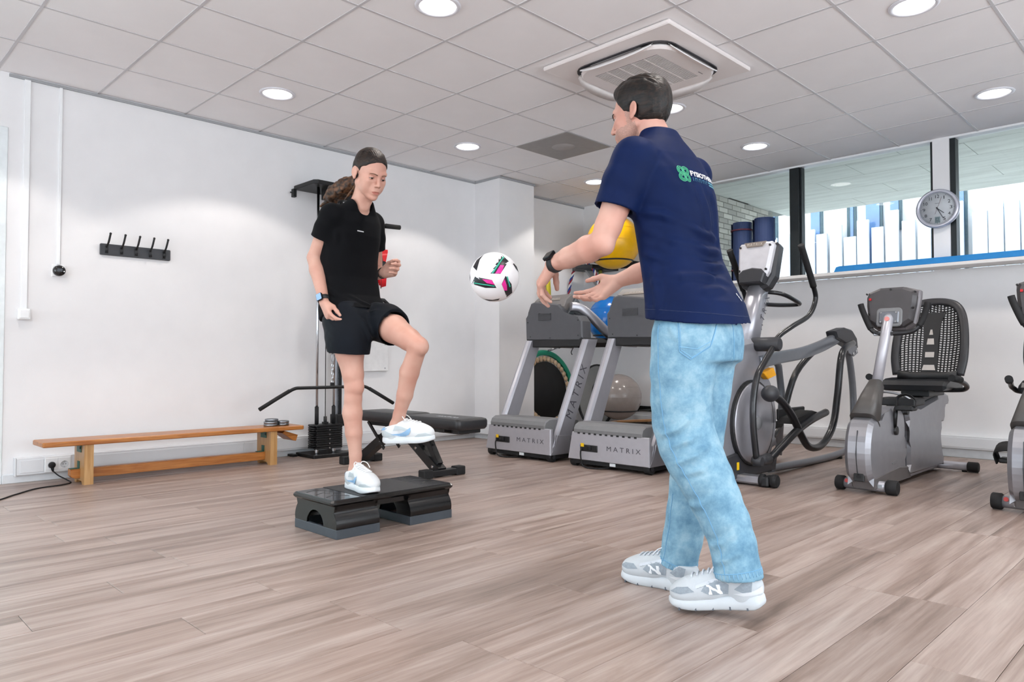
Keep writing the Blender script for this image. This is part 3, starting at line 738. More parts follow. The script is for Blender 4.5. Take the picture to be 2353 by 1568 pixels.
# ================================================================== adjustable weight bench
leather = M('black_leatherette', '202124', 0.38, var=0.08, scale=40, bump=0.15, bscale=300)
t = thing('weight_bench', 'black padded adjustable weight bench behind the raised foot', 'weight bench', (-4.4, 3.23, 0))
def pad(x0, x1, y0, y1, z0, z1, r=0.03, narrow=0.0):
    mb = MB(); sec_pts = []
    pl = rrect(x0, x1, y0, y1, r, 5)
    cu, cv = (x0 + x1) / 2, (y0 + y1) / 2
    lev = [(0.0, 0.012), (0.012, 0.003), (0.03, 0.0), (z1 - z0 - 0.02, 0.0), (z1 - z0 - 0.006, 0.006), (z1 - z0, 0.022)]
    vs = []
    for h, ins in lev:
        for u, v in pl:
            nx = narrow * (u - x0) / (x1 - x0)
            vs.append((u + (ins if u < cu else -ins), (v - cv) * (1 - nx) + cv + (ins if v < cv else -ins), z0 + h))
    n_ = len(pl)
    fs = [(i * n_ + j, i * n_ + (j + 1) % n_, (i + 1) * n_ + (j + 1) % n_, (i + 1) * n_ + j) for i in range(len(lev) - 1) for j in range(n_)]
    mb.add(vs, fs, True); o = len(mb.v) - len(vs)
    mb.f += [tuple(range(n_ - 1, -1, -1)), tuple((len(lev) - 1) * n_ + j for j in range(n_))]; mb.s += [True, True]
    return mb
obj('back_pad', pad(-4.20, -3.60, 3.09, 3.37, 0.345, 0.42), leather, t)
obj('seat_pad', pad(-4.80, -4.21, 3.09, 3.37, 0.35, 0.425, narrow=0.0), leather, t)
obj('pad_carrier', MB().box(-4.75, -3.68, 3.19, 3.27, 0.31, 0.348, 0.004).box(-3.70, -3.64, 3.13, 3.33, 0.318, 0.35, 0.004).box(-3.85, -3.79, 3.13, 3.33, 0.318, 0.35, 0.004), blk, t)
sq = [(1, 1), (-1, 1), (-1, -1), (1, -1)]
obj('rear_leg', MB().tube([(-4.93, 3.23, 0.03), (-4.42, 3.23, 0.335)], 0.032, 4, sec=sq, up=(0, 1, 0), smooth=False), blk, t)
obj('front_leg', MB().tube([(-3.94, 3.23, 0.03), (-4.42, 3.23, 0.335)], 0.034, 4, sec=sq, up=(0, 1, 0), smooth=False), blk, t)
obj('front_brace', MB().tube([(-3.96, 3.23, 0.08), (-4.08, 3.23, 0.25), (-4.10, 3.23, 0.32)], 0.022, 4, sec=sq, up=(0, 1, 0), smooth=False), blk, t)
obj('adjust_ladder', MB().box(-4.16, -4.02, 3.222, 3.238, 0.20, 0.222).tube([(-4.20, 3.23, 0.24), (-4.05, 3.23, 0.12)], 0.012, 4, sec=sq, up=(0, 1, 0), smooth=False), blk, t)
for y in (3.16, 3.30):
    st = obj('support_strut', MB().tube([(-4.73, y, 0.34), (-4.52, y, 0.15)], 0.009, 4, sec=[(1.4, .5), (-1.4, .5), (-1.4, -.5), (1.4, -.5)], up=(0, 1, 0), smooth=False), blk, t)
    for q in (0.1, 0.25): obj('strut_hole', MB().cyl((-4.52 - 0.21 * q, y - 0.006, 0.15 + 0.19 * q), (-4.52 - 0.21 * q, y + 0.006, 0.15 + 0.19 * q), 0.004, 8), steel, st)
obj('strut_bar', MB().cyl((-4.62, 3.16, 0.24), (-4.62, 3.30, 0.24), 0.006, 8), blk, t)
for x, y0, y1 in ((-4.93, 3.05, 3.41), (-3.93, 3.05, 3.42)):
    ft = obj('foot_bar', MB().box(x - 0.03, x + 0.03, y0 + 0.03, y1 - 0.03, 0.008, 0.05, 0.004), blk, t)
    for ya in (y0, y1 - 0.08): obj('foot_cap', MB().box(x - 0.036, x + 0.036, ya, ya + 0.08, 0.0, 0.06, 0.006), rubber, ft)
for x, z in ((-4.44, 0.33), (-4.42, 0.30), (-4.4, 0.33), (-4.18, 0.18), (-3.99, 0.065)): obj('bolt', MB().cyl((x, 3.19, z), (x, 3.20, z), 0.01, 8), chrome, t)
wm = MB()
for k in range(7):
    x_ = -3.72 - 0.032 * k
    wm.tube([(x_, 3.185, 0.4208), (x_ - 0.016 - 0.006 * (k % 3), 3.215 + 0.006 * (k % 2), 0.4208), (x_ - 0.03, 3.19, 0.4208)], 0.004, 4, sec=[(1, .12), (-1, .12), (-1, -.12), (1, -.12)], up=(0, 0, 1))
obj('pad_print', wm, M('print_silver', 'c9ccd0', 0.4), t)

# ================================================================== aerobic step
gl = M('step_black_plastic', '08090b', 0.24, var=0.06, coat=0.15)
mat_top = M('step_rubber_top', '1a1b1e', 0.5, var=0.08, bump=0.2, bscale=220)
gry = M('step_grey_riser', '3e454c', 0.5)
t = thing('aerobic_step', 'black aerobic step platform on dark grey risers under the standing foot', 'step', (-3.06, 2.09, 0))
X0, X1, Y0, Y1 = -3.245, -2.875, 1.735, 2.445
obj('deck', MB().prism(rrect(X0, X1, Y0, Y1, 0.02, 3), 'z', 0.146, 0.172, 0.009).box(X0 + 0.035, X1 - 0.035, Y0 + 0.035, Y1 - 0.035, 0.118, 0.147), gl, t)
obj('top_mat', MB().prism(rrect(X0 + 0.012, X1 - 0.012, Y0 + 0.16, Y1 - 0.16, 0.006, 2), 'z', 0.1715, 0.1745), mat_top, t)
for ya, yb in ((Y0 + 0.012, Y0 + 0.155), (Y1 - 0.155, Y1 - 0.012)):
    e_ = obj('end_panel', MB().prism(rrect(X0 + 0.014, X1 - 0.014, ya, yb, 0.006, 2), 'z', 0.1715, 0.1735), M('step_end_panel', '22252a', 0.15, coat=0.4), t)
    cxm, cym = (X0 + X1) / 2, (ya + yb) / 2
    for q in range(3):
        obj('printed_line', MB().tube([(cxm - 0.10 + 0.09 * q, ya + 0.02, 0.1737), (cxm - 0.13 + 0.09 * q, cym, 0.1737), (cxm - 0.05 + 0.08 * q, yb - 0.02, 0.1737)], 0.003, 4, sec=[(1, .1), (-1, .1), (-1, -.1), (1, -.1)], up=(0, 0, 1)), M('step_print', '0d0e10', 0.3), e_)
for ya, yb in ((1.755, 1.985), (2.165, 2.425)):
    prof = [(X0 + 0.015, 0.145), (X1 - 0.012, 0.145), (X1 - 0.016, 0.13), (X1 - 0.022, 0.115), (X1 - 0.004, 0.09), (X1 + 0.002, 0.065), (X1 + 0.0, 0.042), (X0 + 0.0, 0.042), (X0 - 0.002, 0.065), (X0 + 0.004, 0.09), (X0 + 0.022, 0.115), (X0 + 0.016, 0.13)]
    cxm = (X0 + X1) / 2
    hole = [(cxm + 0.075 * math.cos(R(a)), 0.042 + 0.066 * math.sin(R(a))) for a in range(0, 181, 15)]
    # side walls with an arched opening, and curved front and back shells
    lg = MB()
    outer = [(X1, 0.042)] + [(X1 + 0.002, 0.065), (X1 - 0.004, 0.09), (X1 - 0.022, 0.115), (X1 - 0.016, 0.13), (X1 - 0.012, 0.145)] + [(cxm, 0.145)] + [(X0 + 0.012, 0.145), (X0 + 0.016, 0.13), (X0 + 0.022, 0.115), (X0 + 0.004, 0.09), (X0 - 0.002, 0.065), (X0, 0.042)]
    m_ = len(hole)
    for yy0, yy1 in ((ya, ya + 0.012), (yb - 0.012, yb)):
        vs = [(u, yy0, v) for u, v in outer] + [(u, yy0, v) for u, v in hole] + [(u, yy1, v) for u, v in outer] + [(u, yy1, v) for u, v in hole]
        k_ = 2 * m_
        fs = [(i, i + 1, m_ + i + 1, m_ + i) for i in range(m_ - 1)] + [(k_ + i, k_ + m_ + i, k_ + m_ + i + 1, k_ + i + 1) for i in range(m_ - 1)] + [(m_ + i, m_ + i + 1, k_ + m_ + i + 1, k_ + m_ + i) for i in range(m_ - 1)] + [(i, k_ + i, k_ + i + 1, i + 1) for i in range(m_ - 1)]
        lg.add(vs, fs)
    for sgn, xe in ((1, X1), (-1, X0)):
        pr = [(xe + sgn * 0.0, 0.042), (xe + sgn * 0.003, 0.055), (xe + sgn * 0.002, 0.07), (xe - sgn * 0.004, 0.09), (xe - sgn * 0.013, 0.105), (xe - sgn * 0.022, 0.118), (xe - sgn * 0.016, 0.13), (xe - sgn * 0.012, 0.145)]
        vs = [(u, y, v) for y in (ya, yb) for u, v in pr] + [(u - sgn * 0.01, y, v) for y in (ya, yb) for u, v in pr]
        n_ = len(pr)
        fs = [(i, i + 1, n_ + i + 1, n_ + i) for i in range(n_ - 1)]; fs += [tuple(2 * n_ + q for q in reversed(f_)) for f_ in fs]
        lg.add(vs, fs, True)
    L_ = obj('leg', lg, gl, t)
    fr = MB().box(X0 - 0.002, X1 + 0.004, ya - 0.002, ya + 0.016, 0.0, 0.042, 0.002).box(X0 - 0.002, X1 + 0.004, yb - 0.016, yb + 0.002, 0.0, 0.042, 0.002).box(X0 - 0.002, X0 + 0.014, ya + 0.014, yb - 0.014, 0.0005, 0.0415).box(X1 - 0.012, X1 + 0.0035, ya + 0.014, yb - 0.014, 0.0005, 0.0415)
    obj('riser', fr, gry, t)
# ================================================================== cardio machines
silver = M('silver_paint', 'a9a9b0', 0.34, 0.55, var=0.03, coat=0.25)
silver_l = M('silver_panel', 'b9b9c0', 0.38, 0.35, var=0.03, coat=0.15)
grey_pl = M('grey_plastic', '55565a', 0.5, var=0.04)
grey_pl2 = M('grey_hood_plastic', '7b7c7e', 0.5, var=0.04)
frame_grey = M('grey_frame_paint', '7d8188', 0.35, 0.5, var=0.03, coat=0.2)
dark_pl = M('charcoal_plastic', '333438', 0.45, var=0.05)
blk_tube = M('black_tube_paint', '232427', 0.32, 0.2, var=0.05, coat=0.2)
ink = M('dark_lettering', '4a4a52', 0.4)
champ = M('champagne_trim', 'a89f96', 0.3, 0.7)
lbl = M('label_white', 'dfe6ea', 0.5); lbl_y = M('label_yellow', 'f2c514', 0.5)

def text_fit(txt, cap, width, depth=0.0005, offset=0.0):
    mb = text_mesh(txt, 1.0, 0, offset=offset)
    xs = [v[0] for v in mb.v]; ys_ = [v[1] for v in mb.v]
    sx, sy = width / (max(xs) - min(xs)), cap / (max(ys_) - min(ys_)); cx_, cy_ = (max(xs) + min(xs)) / 2, (max(ys_) + min(ys_)) / 2
    mb.v = [((v[0] - cx_) * sx, (v[1] - cy_) * sy, depth) for v in mb.v]; return mb
def lerp(a, b, t): return tuple(a[i] + (b[i] - a[i]) * t for i in range(len(a)))

# ---- treadmill (built at the left spot)
T = thing('treadmill', 'silver treadmill with grey console, the left of the two beside the white pier', 'treadmill', (-4.22, 5.1, 0), 'treadmills with their fronts to the room')
x0, x1 = -4.60, -3.84
yf = 4.27
xc = (x0 + x1) / 2
# leaning uprights: slabs with rounded front edge
def upright(xa, xb):
    mb = MB(); sec = []
    b0, b1 = 4.275, 4.475; t0, t1 = 4.725, 4.885; zb, zt = 0.055, 0.985
    rows = []
    for k in range(9):
        u = k / 8; z = zb + (zt - zb) * u; a = b0 + (t0 - b0) * u; b = b1 + (t1 - b1) * u
        pl = [(xa, a + 0.03), (xa + 0.012, a + 0.008), ((xa + xb) / 2, a), (xb - 0.012, a + 0.008), (xb, a + 0.03), (xb, b - 0.01), (xb - 0.008, b), (xa + 0.008, b), (xa, b - 0.01)]
        rows.append([(px_, py_, z) for px_, py_ in pl])
    n_ = 9; vs = [p for r_ in rows for p in r_]
    fs = [(i * n_ + j, i * n_ + (j + 1) % n_, (i + 1) * n_ + (j + 1) % n_, (i + 1) * n_ + j) for i in range(8) for j in range(n_)]
    mb.add(vs, fs, False); o = len(mb.v) - len(vs)
    mb.f += [tuple(range(n_ - 1, -1, -1)), tuple(8 * n_ + j for j in range(n_))]; mb.s += [False, False]
    return mb
ul = obj('upright', upright(x0 + 0.02, x0 + 0.085), silver, T)
ur = obj('upright', upright(x1 - 0.085, x1 - 0.02), silver, T)
for y, z in ((4.80, 0.935), (4.845, 0.94)):
    obj('bolt', MB().cyl((x0 + 0.085, y, z), (x0 + 0.0865, y, z), 0.008, 12), steel, ul)
ym, zm = 4.305 + 0.055, 0.06
dirv = Vector((0, 0.45, 0.93)).normalized()
tm = text_fit('M A T R I X', 0.075, 0.47)
cpos = Vector((x1 - 0.0195, 4.375 + 0.22, 0.555))
tm.move(frame(cpos, dirv, Vector((0, -0.93, 0.45))))
obj('lettering', tm, ink, ur)
# front shroud: lower silver panel and grey hood
obj('front_panel', MB().prism([(x0, 0.055), (x1 - 0.015, 0.055), (x1 - 0.015, 0.262), (x0 + 0.04, 0.262)], 'y', yf - 0.002, yf + 0.03, 0.006), silver_l, T)
obj('side_foot', MB().prism([(yf, 0.055), (yf + 0.24, 0.055), (yf + 0.24, 0.20), (yf + 0.08, 0.21), (yf + 0.06, 0.13)], 'x', x1 - 0.03, x1 - 0.012, 0.003), silver, T)
hood = MB(); pr = [(yf - 0.001, 0.245), (yf - 0.004, 0.285), (yf + 0.012, 0.315), (yf + 0.05, 0.335), (yf + 0.16, 0.338), (yf + 0.42, 0.315), (yf + 0.43, 0.2), (yf + 0.05, 0.2)]
obj('motor_hood', hood.prism(pr, 'x', x0 + 0.055, x1 - 0.075, 0.008), grey_pl2, T)
for k in range(11):
    xx = x0 + 0.10 + 0.052 * k
    obj('vent_slot', MB().box(xx, xx + 0.02, yf - 0.006, yf - 0.001, 0.25, 0.262), blk_pl, T)
tm = text_fit('M A T R I X', 0.034, 0.30); tm.move(frame((x0 + 0.525, yf - 0.0025, 0.158), (1, 0, 0), (0, 0, 1)))
obj('lettering', tm, ink, T)
# power inlet
pw = obj('power_inlet', MB().box(x0 + 0.125, x0 + 0.29, yf - 0.008, yf, 0.122, 0.172, 0.003), blk_pl, T)
obj('inlet_switch', MB().box(x0 + 0.195, x0 + 0.235, yf - 0.02, yf - 0.008, 0.132, 0.168, 0.006), rubber, pw)
obj('inlet_label', MB().box(x0 + 0.135, x0 + 0.165, yf - 0.011, yf - 0.008, 0.156, 0.182), lbl_y, pw)
obj('mains_lead', MB().tube(spline([(x0 + 0.15, yf - 0.01, 0.145), (x0 + 0.15, yf - 0.03, 0.12), (x0 + 0.155, yf - 0.03, 0.06), (x0 + 0.19, yf - 0.035, 0.012), (x0 + 0.30, yf - 0.02, 0.006), (x0 + 0.40, yf + 0.05, 0.02)], 6), 0.0055, 8), rubber, pw)
obj('chassis', MB().box(x0 + 0.02, x1 - 0.02, yf + 0.01, yf + 0.25, 0.022, 0.06, 0.004), rubber, T)
obj('type_label', MB().box(x0 + 0.395, x0 + 0.445, yf + 0.0055, yf + 0.01, 0.03, 0.052), lbl, T)
for xw in (x0 + 0.01, x1 - 0.075):
    w_ = obj('transport_wheel', MB().cyl((xw, yf + 0.045, 0.04), (xw + 0.055, yf + 0.045, 0.04), 0.04, 24, bev=0.006), rubber, T)
    obj('wheel_hub', MB().cyl((xw + 0.055, yf + 0.045, 0.04), (xw + 0.058, yf + 0.045, 0.04), 0.016, 14), dark_pl, w_)
# deck, belt, side rails
obj('deck', MB().box(x0 + 0.10, x1 - 0.10, yf + 0.25, 5.98, 0.10, 0.165, 0.005), dark_pl, T)
obj('belt', MB().box(x0 + 0.14, x1 - 0.14, yf + 0.42, 5.97, 0.165, 0.172, 0.003), rubber, T)
for xa in (x0 + 0.03, x1 - 0.11): obj('side_rail', MB().box(xa, xa + 0.08, yf + 0.25, 6.0, 0.07, 0.185, 0.01), M('rail_grey', '6a6b6e', 0.5), T)
obj('rail_strip', MB().box(x1 - 0.0305, x1 - 0.0285, yf + 0.25, 5.95, 0.10, 0.115), silver_l, T)
for xa in (x0 + 0.03, x1 - 0.11): obj('rear_foot', MB().box(xa + 0.01, xa + 0.07, 5.85, 5.96, 0.0, 0.07, 0.008), rubber, T)
# console: back shell, upper display shell, black tray below
ys = 4.76
shell = [(x0 + 0.005, 0.99), (x1 - 0.125, 0.975), (x1 - 0.095, 1.00), (x1 - 0.10, 1.14), (x1 - 0.14, 1.19), (x1 - 0.27, 1.205), (x1 - 0.315, 1.225), (x1 - 0.335, 1.27), (x1 - 0.37, 1.30), (x0 + 0.11, 1.335), (x0 + 0.06, 1.32), (x0 + 0.045, 1.235), (x0 + 0.02, 1.22), (x0 - 0.005, 1.19)]
obj('console_back', MB().prism(shell, 'y', ys, ys + 0.13, 0.012), grey_pl, T)
obj('console_tray', MB().prism([(x0 + 0.01, 0.99), (x0 + 0.045, 0.925), (x1 - 0.11, 0.925), (x1 - 0.06, 0.96), (x1 - 0.09, 1.0)], 'y', ys + 0.005, ys + 0.42, 0.006), M('console_underside', '232325', 0.6), T)
obj('display_hood', MB().prism([(ys + 0.03, 1.28), (ys + 0.06, 1.345), (ys + 0.13, 1.395), (ys + 0.17, 1.39), (ys + 0.30, 1.24), (ys + 0.30, 1.16), (ys + 0.10, 1.16)], 'x', x0 + 0.055, x1 - 0.325, 0.01), M('console_taupe', '7d7977', 0.45, 0.2), T)
obj('hood_plate', MB().prism([(x0 + 0.12, 0), (x1 - 0.39, 0), (x1 - 0.41, 0.04), (x0 + 0.14, 0.04)], 'z', 0, 0.004).move(frame((0, ys + 0.055, 1.338), (1, 0, 0), (0, 0.78, 0.6))), champ, T)
tm = text_fit('M A T R I X', 0.02, 0.15); tm.move(frame((xc - 0.125, ys + 0.071, 1.357), (1, 0, 0), (0, 0.78, 0.6)))
obj('hood_lettering', tm, M('lettering_silver', 'd9d5d0', 0.3, 0.5), T)
sd = obj('console_side', MB().prism([(ys + 0.02, 1.0), (ys + 0.13, 1.0), (ys + 0.26, 1.13), (ys + 0.28, 1.25), (ys + 0.17, 1.36), (ys + 0.04, 1.20)], 'x', x1 - 0.33, x1 - 0.29, 0.004), M('console_side_grey', '5f6468', 0.4, 0.2), T)
obj('speaker_grille', MB().box(x0 + 0.16, x0 + 0.31, ys - 0.004, ys + 0.002, 1.165, 1.225), dark_pl, T)
for k in range(6): obj('grille_slat', MB().box(x0 + 0.16, x0 + 0.31, ys - 0.007, ys - 0.003, 1.168 + 0.01 * k, 1.173 + 0.01 * k), grey_pl, T)
for xx, zz in ((x0 + 0.03, 1.15), (x0 + 0.06, 1.02), (x0 + 0.30, 1.005), (x1 - 0.14, 1.02), (x1 - 0.14, 1.15)):
    obj('screw', MB().cyl((xx, ys - 0.002, zz), (xx, ys + 0.01, zz), 0.006, 10), blk_pl, T)
obj('cable_tail', MB().tube(spline([(x1 - 0.20, ys + 0.02, 0.93), (x1 - 0.215, ys + 0.0, 0.88), (x1 - 0.205, ys, 0.855)], 5), 0.004, 6).box(x1 - 0.19, x1 - 0.15, ys + 0.01, ys + 0.05, 0.915, 0.945), rubber, T)
# side arms sweeping from the console to the rear handrails
for sgn, xa in ((1, x1 - 0.27), (-1, x0 + 0.16)):
    pth = spline([(xa, ys + 0.06, 1.275), (xa + 0.05 * sgn, ys + 0.13, 1.262), (xa + 0.11 * sgn, ys + 0.22, 1.18), (xa + 0.17 * sgn, ys + 0.32, 1.07), (xa + 0.20 * sgn, ys + 0.46, 0.985), (xa + 0.20 * sgn, ys + 0.72, 0.97)], 6)
    obj('side_arm', MB().tube(pth, 0.038, 12, sec=rrect(-1.15, 1.15, -1.0, 1.0, 0.6, 3)), silver, T)
    obj('handrail_grip', MB().tube([(xa + 0.20 * sgn, ys + 0.68, 0.97), (xa + 0.20 * sgn, ys + 0.95, 0.965)], 0.034, 12), rubber, T)
T2 = dup(T, (-4.22 + 0.927, 5.1, 0), 'silver treadmill with grey console, half hidden behind the man')

# ---- elliptical trainer
E_ = thing('elliptical_trainer', 'silver elliptical cross trainer with black moving arms behind the man', 'elliptical trainer', (-2.45, 5.3, 0))
xe = -2.45
obj('front_stabiliser', MB().box(-2.78, -2.14, 4.39, 4.50, 0.012, 0.062, 0.012), silver, E_)
for xa, xb in ((-2.80, -2.75), (-2.17, -2.12)):
    w_ = obj('stabiliser_cap', MB().box(xa, xb, 4.385, 4.505, 0.004, 0.068, 0.01), blk_pl, E_)
obj('transport_wheel', MB().cyl((-2.185, 4.42, 0.04), (-2.155, 4.42, 0.04), 0.043, 20, bev=0.006), rubber, E_)
obj('transport_wheel', MB().cyl((-2.115, 4.43, 0.042), (-2.075, 4.43, 0.042), 0.043, 20, bev=0.008), rubber, E_)
body = [(4.18, 0.10), (4.10, 0.25), (4.10, 0.42), (4.17, 0.62), (4.28, 0.80), (4.42, 0.905), (4.60, 0.945), (4.76, 0.955), (4.86, 0.92), (4.905, 0.85), (4.86, 0.76), (4.97, 0.62), (5.03, 0.40), (4.98, 0.22), (4.86, 0.08), (4.50, 0.06)]
obj('body_shell', MB().prism([(p.x, p.y) for p in spline([(a, b, 0) for a, b in body + body[:1]], 4)[:-1]], 'x', xe - 0.10, xe + 0.10, 0.03, smooth=False), silver, E_)
obj('lower_skirt', MB().prism([(4.15, 0.06), (4.13, 0.17), (4.40, 0.20), (4.75, 0.12), (4.98, 0.13), (4.95, 0.03), (4.25, 0.03)], 'x', xe - 0.118, xe + 0.118, 0.01), dark_pl, E_)
obj('warning_label', MB().box(xe + 0.118, xe + 0.12, 4.39, 4.42, 0.09, 0.14), lbl_y, E_)
def ellipse(cy_, cz_, ry, rz, n=36): return [(cy_ + ry * math.cos(2 * math.pi * i / n), cz_ + rz * math.sin(2 * math.pi * i / n)) for i in range(n)]
for sgn in (1, -1):
    a, b = (xe + 0.095, xe + 0.127) if sgn > 0 else (xe - 0.127, xe - 0.095)
    obj('disc_rim', MB().prism(ellipse(4.625, 0.385, 0.289, 0.289), 'x', a, b, 0.004), blk_pl, E_)
    a, b = (xe + 0.12, xe + 0.155) if sgn > 0 else (xe - 0.155, xe - 0.12)
    d_ = obj('crank_disc', MB().lathe([(0.0005, 0.030), (0.05, 0.030), (0.06, 0.022), (0.20, 0.018), (0.265, 0.008), (0.28, 0.0)], (xe + sgn * 0.125, 4.625, 0.385), (sgn, 0, 0), 40), silver, E_)
    obj('disc_cap', MB().lathe([(0.0005, 0.035), (0.042, 0.034), (0.045, 0.029)], (xe + sgn * 0.125, 4.625, 0.385), (sgn, 0, 0), 24), grey_pl2, d_)
# console mast
mast = [(xe, 4.60, 0.86), (xe, 4.74, 1.06), (xe, 4.995, 1.385)]
mast = [(xe, 4.72, 0.88), (xe, 4.86, 1.14), (xe, 4.985, 1.385)]
obj('mast', MB().tube(mast, [0.10, 0.082, 0.070], 16, sec=rrect(-0.8, 0.8, -1, 1, 0.6, 4), up=(0, 1, 0)), silver, E_)
dm = (Vector(mast[2]) - Vector(mast[0])).normalized()
tm = text_fit('M A T R I X', 0.055, 0.34)
tm.move(frame(Vector((xe + 0.0685, 4.88, 1.12)), dm, Vector((0, -dm.z, dm.y))))
obj('lettering', tm, ink, E_)
obj('mast_sticker', MB().box(xe - 0.03, xe + 0.03, 4.875, 4.879, 1.285, 1.305), dark_pl, E_)
# console: white-silver back, dark rim towards the rider, tilted
def tilt(mb, piv, ang):
    m_ = Matrix.Translation(piv) @ Matrix.Rotation(ang, 4, 'X') @ Matrix.Translation(-Vector(piv)); return mb.move(m_)
piv = (xe, 4.95, 1.5)
cback = [(xe - 0.135, 1.62), (xe - 0.12, 1.645), (xe + 0.12, 1.645), (xe + 0.135, 1.62), (xe + 0.115, 1.42), (xe + 0.085, 1.365), (xe + 0.03, 1.345), (xe - 0.03, 1.345), (xe - 0.085, 1.365), (xe - 0.115, 1.42)]
obj('console_back', tilt(MB().prism(cback, 'y', 4.88, 4.95, 0.02), piv, R(-14)), M('console_silver_white', 'cfcfd4', 0.4, 0.2), E_)
crim = [(xe - 0.15, 1.63), (xe - 0.13, 1.655), (xe + 0.13, 1.655), (xe + 0.15, 1.63), (xe + 0.14, 1.40), (xe + 0.10, 1.325), (xe + 0.04, 1.295), (xe - 0.04, 1.295), (xe - 0.10, 1.325), (xe - 0.14, 1.40)]
obj('console_rim', tilt(MB().prism(crim, 'y', 4.93, 5.03, 0.018), piv, R(-14)), dark_pl, E_)
obj('neck_collar', tilt(MB().prism([(xe - 0.10, 1.40), (xe - 0.07, 1.432), (xe, 1.445), (xe + 0.07, 1.432), (xe + 0.10, 1.40), (xe + 0.085, 1.33), (xe - 0.085, 1.33)], 'y', 4.86, 4.94, 0.01), piv, R(-14)), dark_pl, E_)
obj('name_plate', tilt(MB().prism([(xe - 0.085, 1.642), (xe + 0.085, 1.642), (xe + 0.06, 1.605), (xe - 0.06, 1.605)], 'y', 4.872, 4.884, 0.002), piv, R(-14)), champ, E_)
tm = text_fit('M A T R I X', 0.019, 0.115); tm.move(frame((xe, 4.8715, 1.624), (1, 0, 0), (0, 0, 1))); tilt(tm, piv, R(-14))
obj('plate_lettering', tm, M('lettering_pale', 'e8e0d6', 0.4), E_)
for sx_, zz in ((-0.112, 1.61), (0.112, 1.61), (0.10, 1.43), (-0.10, 1.43)): obj('screw', tilt(MB().cyl((xe + sx_, 4.874, zz), (xe + sx_, 4.885, zz), 0.008, 12), piv, R(-14)), blk_pl, E_)
obj('sensor_bar', MB().tube(spline([(xe - 0.04, 5.02, 1.31), (xe + 0.10, 5.10, 1.29), (xe + 0.14, 5.30, 1.235), (xe + 0.10, 5.36, 1.225), (xe + 0.05, 5.20, 1.215), (xe + 0.0, 5.02, 1.215)], 6), 0.0155, 12), blk_tube, E_)
# arch frame to the rear, with cap, and rear loop to the floor
obj('arch_beam', MB().tube(spline([(xe + 0.09, 4.75, 0.79), (xe + 0.09, 5.05, 0.825), (xe + 0.09, 5.45, 0.86), (xe + 0.09, 5.80, 0.915), (xe + 0.09, 6.12, 0.985), (xe + 0.09, 6.30, 1.01)], 5), 0.045, 8, sec=rrect(-0.55, 0.55, -1, 1, 0.35, 3)), frame_grey, E_)
obj('arch_cap', MB().prism([(6.02, 1.045), (6.05, 0.985), (6.20, 0.95), (6.42, 0.90), (6.50, 0.91), (6.48, 1.0), (6.38, 1.065), (6.22, 1.08)], 'x', xe + 0.045, xe + 0.135, 0.014), dark_pl, E_)
obj('joint_plate', MB().prism([(6.20, 0.95), (6.44, 0.93), (6.47, 0.87), (6.38, 0.84), (6.26, 0.87)], 'x', xe + 0.13, xe + 0.142, 0.002), frame_grey, E_)
for y, z in ((6.36, 0.862), (6.42, 0.885)): obj('bolt', MB().cyl((xe + 0.142, y, z), (xe + 0.148, y, z), 0.014, 12), chrome, E_)
obj('rear_loop', MB().tube(spline([(xe + 0.09, 6.36, 0.93), (xe + 0.09, 6.44, 0.75), (xe + 0.09, 6.49, 0.5), (xe + 0.09, 6.48, 0.22), (xe + 0.09, 6.38, 0.075), (xe + 0.09, 6.15, 0.036), (xe + 0.09, 5.6, 0.028), (xe + 0.09, 4.9, 0.045)], 7), 0.028, 14), frame_grey, E_)
obj('rear_foot', MB().cyl((xe + 0.09, 6.15, 0.0), (xe + 0.09, 6.15, 0.02), 0.03, 14), rubber, E_)
obj('far_post', MB().tube([(xe - 0.25, 5.78, 0.03), (xe - 0.25, 5.86, 0.5), (xe - 0.25, 5.80, 0.76), (xe - 0.22, 5.6, 0.86), (xe - 0.10, 5.2, 0.84)], 0.028, 12), frame_grey, E_)
obj('yellow_cover', MB().prism([(4.72, 0.72), (4.88, 0.755), (4.92, 0.70), (4.80, 0.675)], 'x', xe + 0.10, xe + 0.145, 0.006), M('orange_plastic', 'f0a818', 0.4), E_)
# moving handles, near side then far side
def swing(xs, dy=0.0):
    up = spline([(xs + 0.04, 5.07 + dy, 1.60), (xs + 0.04, 5.16 + dy, 1.48), (xs + 0.04, 5.255 + dy, 1.35), (xs + 0.035, 5.305 + dy, 1.25), (xs + 0.03, 5.20 + dy, 1.13), (xs + 0.02, 4.97 + dy * 0.6, 1.05), (xs, 4.80, 0.98), (xs, 4.70, 0.92)], 6)
    a = obj('moving_arm', MB().tube(up, 0.0175, 12), blk_tube, E_)
    obj('hand_grip', MB().tube(spline([(xs + 0.04, 5.055 + dy, 1.622), (xs + 0.04, 5.16 + dy, 1.48), (xs + 0.04, 5.262 + dy, 1.34)], 5), 0.0225, 14), rubber, a)
    obj('pivot_hub', MB().cyl((xe + (0.06 if xs > xe else -0.06), 4.72, 0.915), (xs + (0.035 if xs > xe else -0.035), 4.72, 0.915), 0.048, 20, bev=0.008), dark_pl, E_)
    obj('lower_arm', MB().tube(spline([(xs, 4.70, 0.90), (xs, 4.57, 0.80), (xs, 4.46, 0.70), (xs, 4.405, 0.55), (xs, 4.40, 0.38), (xs, 4.44, 0.17)], 6), 0.021, 12), blk_tube, E_)
    obj('link_joint', MB().cyl((xs - 0.03, 4.45, 0.155), (xs + 0.035, 4.45, 0.155), 0.034, 18, bev=0.006).tube([(xs, 4.45, 0.155), (xs, 4.60, 0.155)], [0.03, 0.038], 14), dark_pl, E_)
swing(-2.22); swing(-2.70, -0.13)
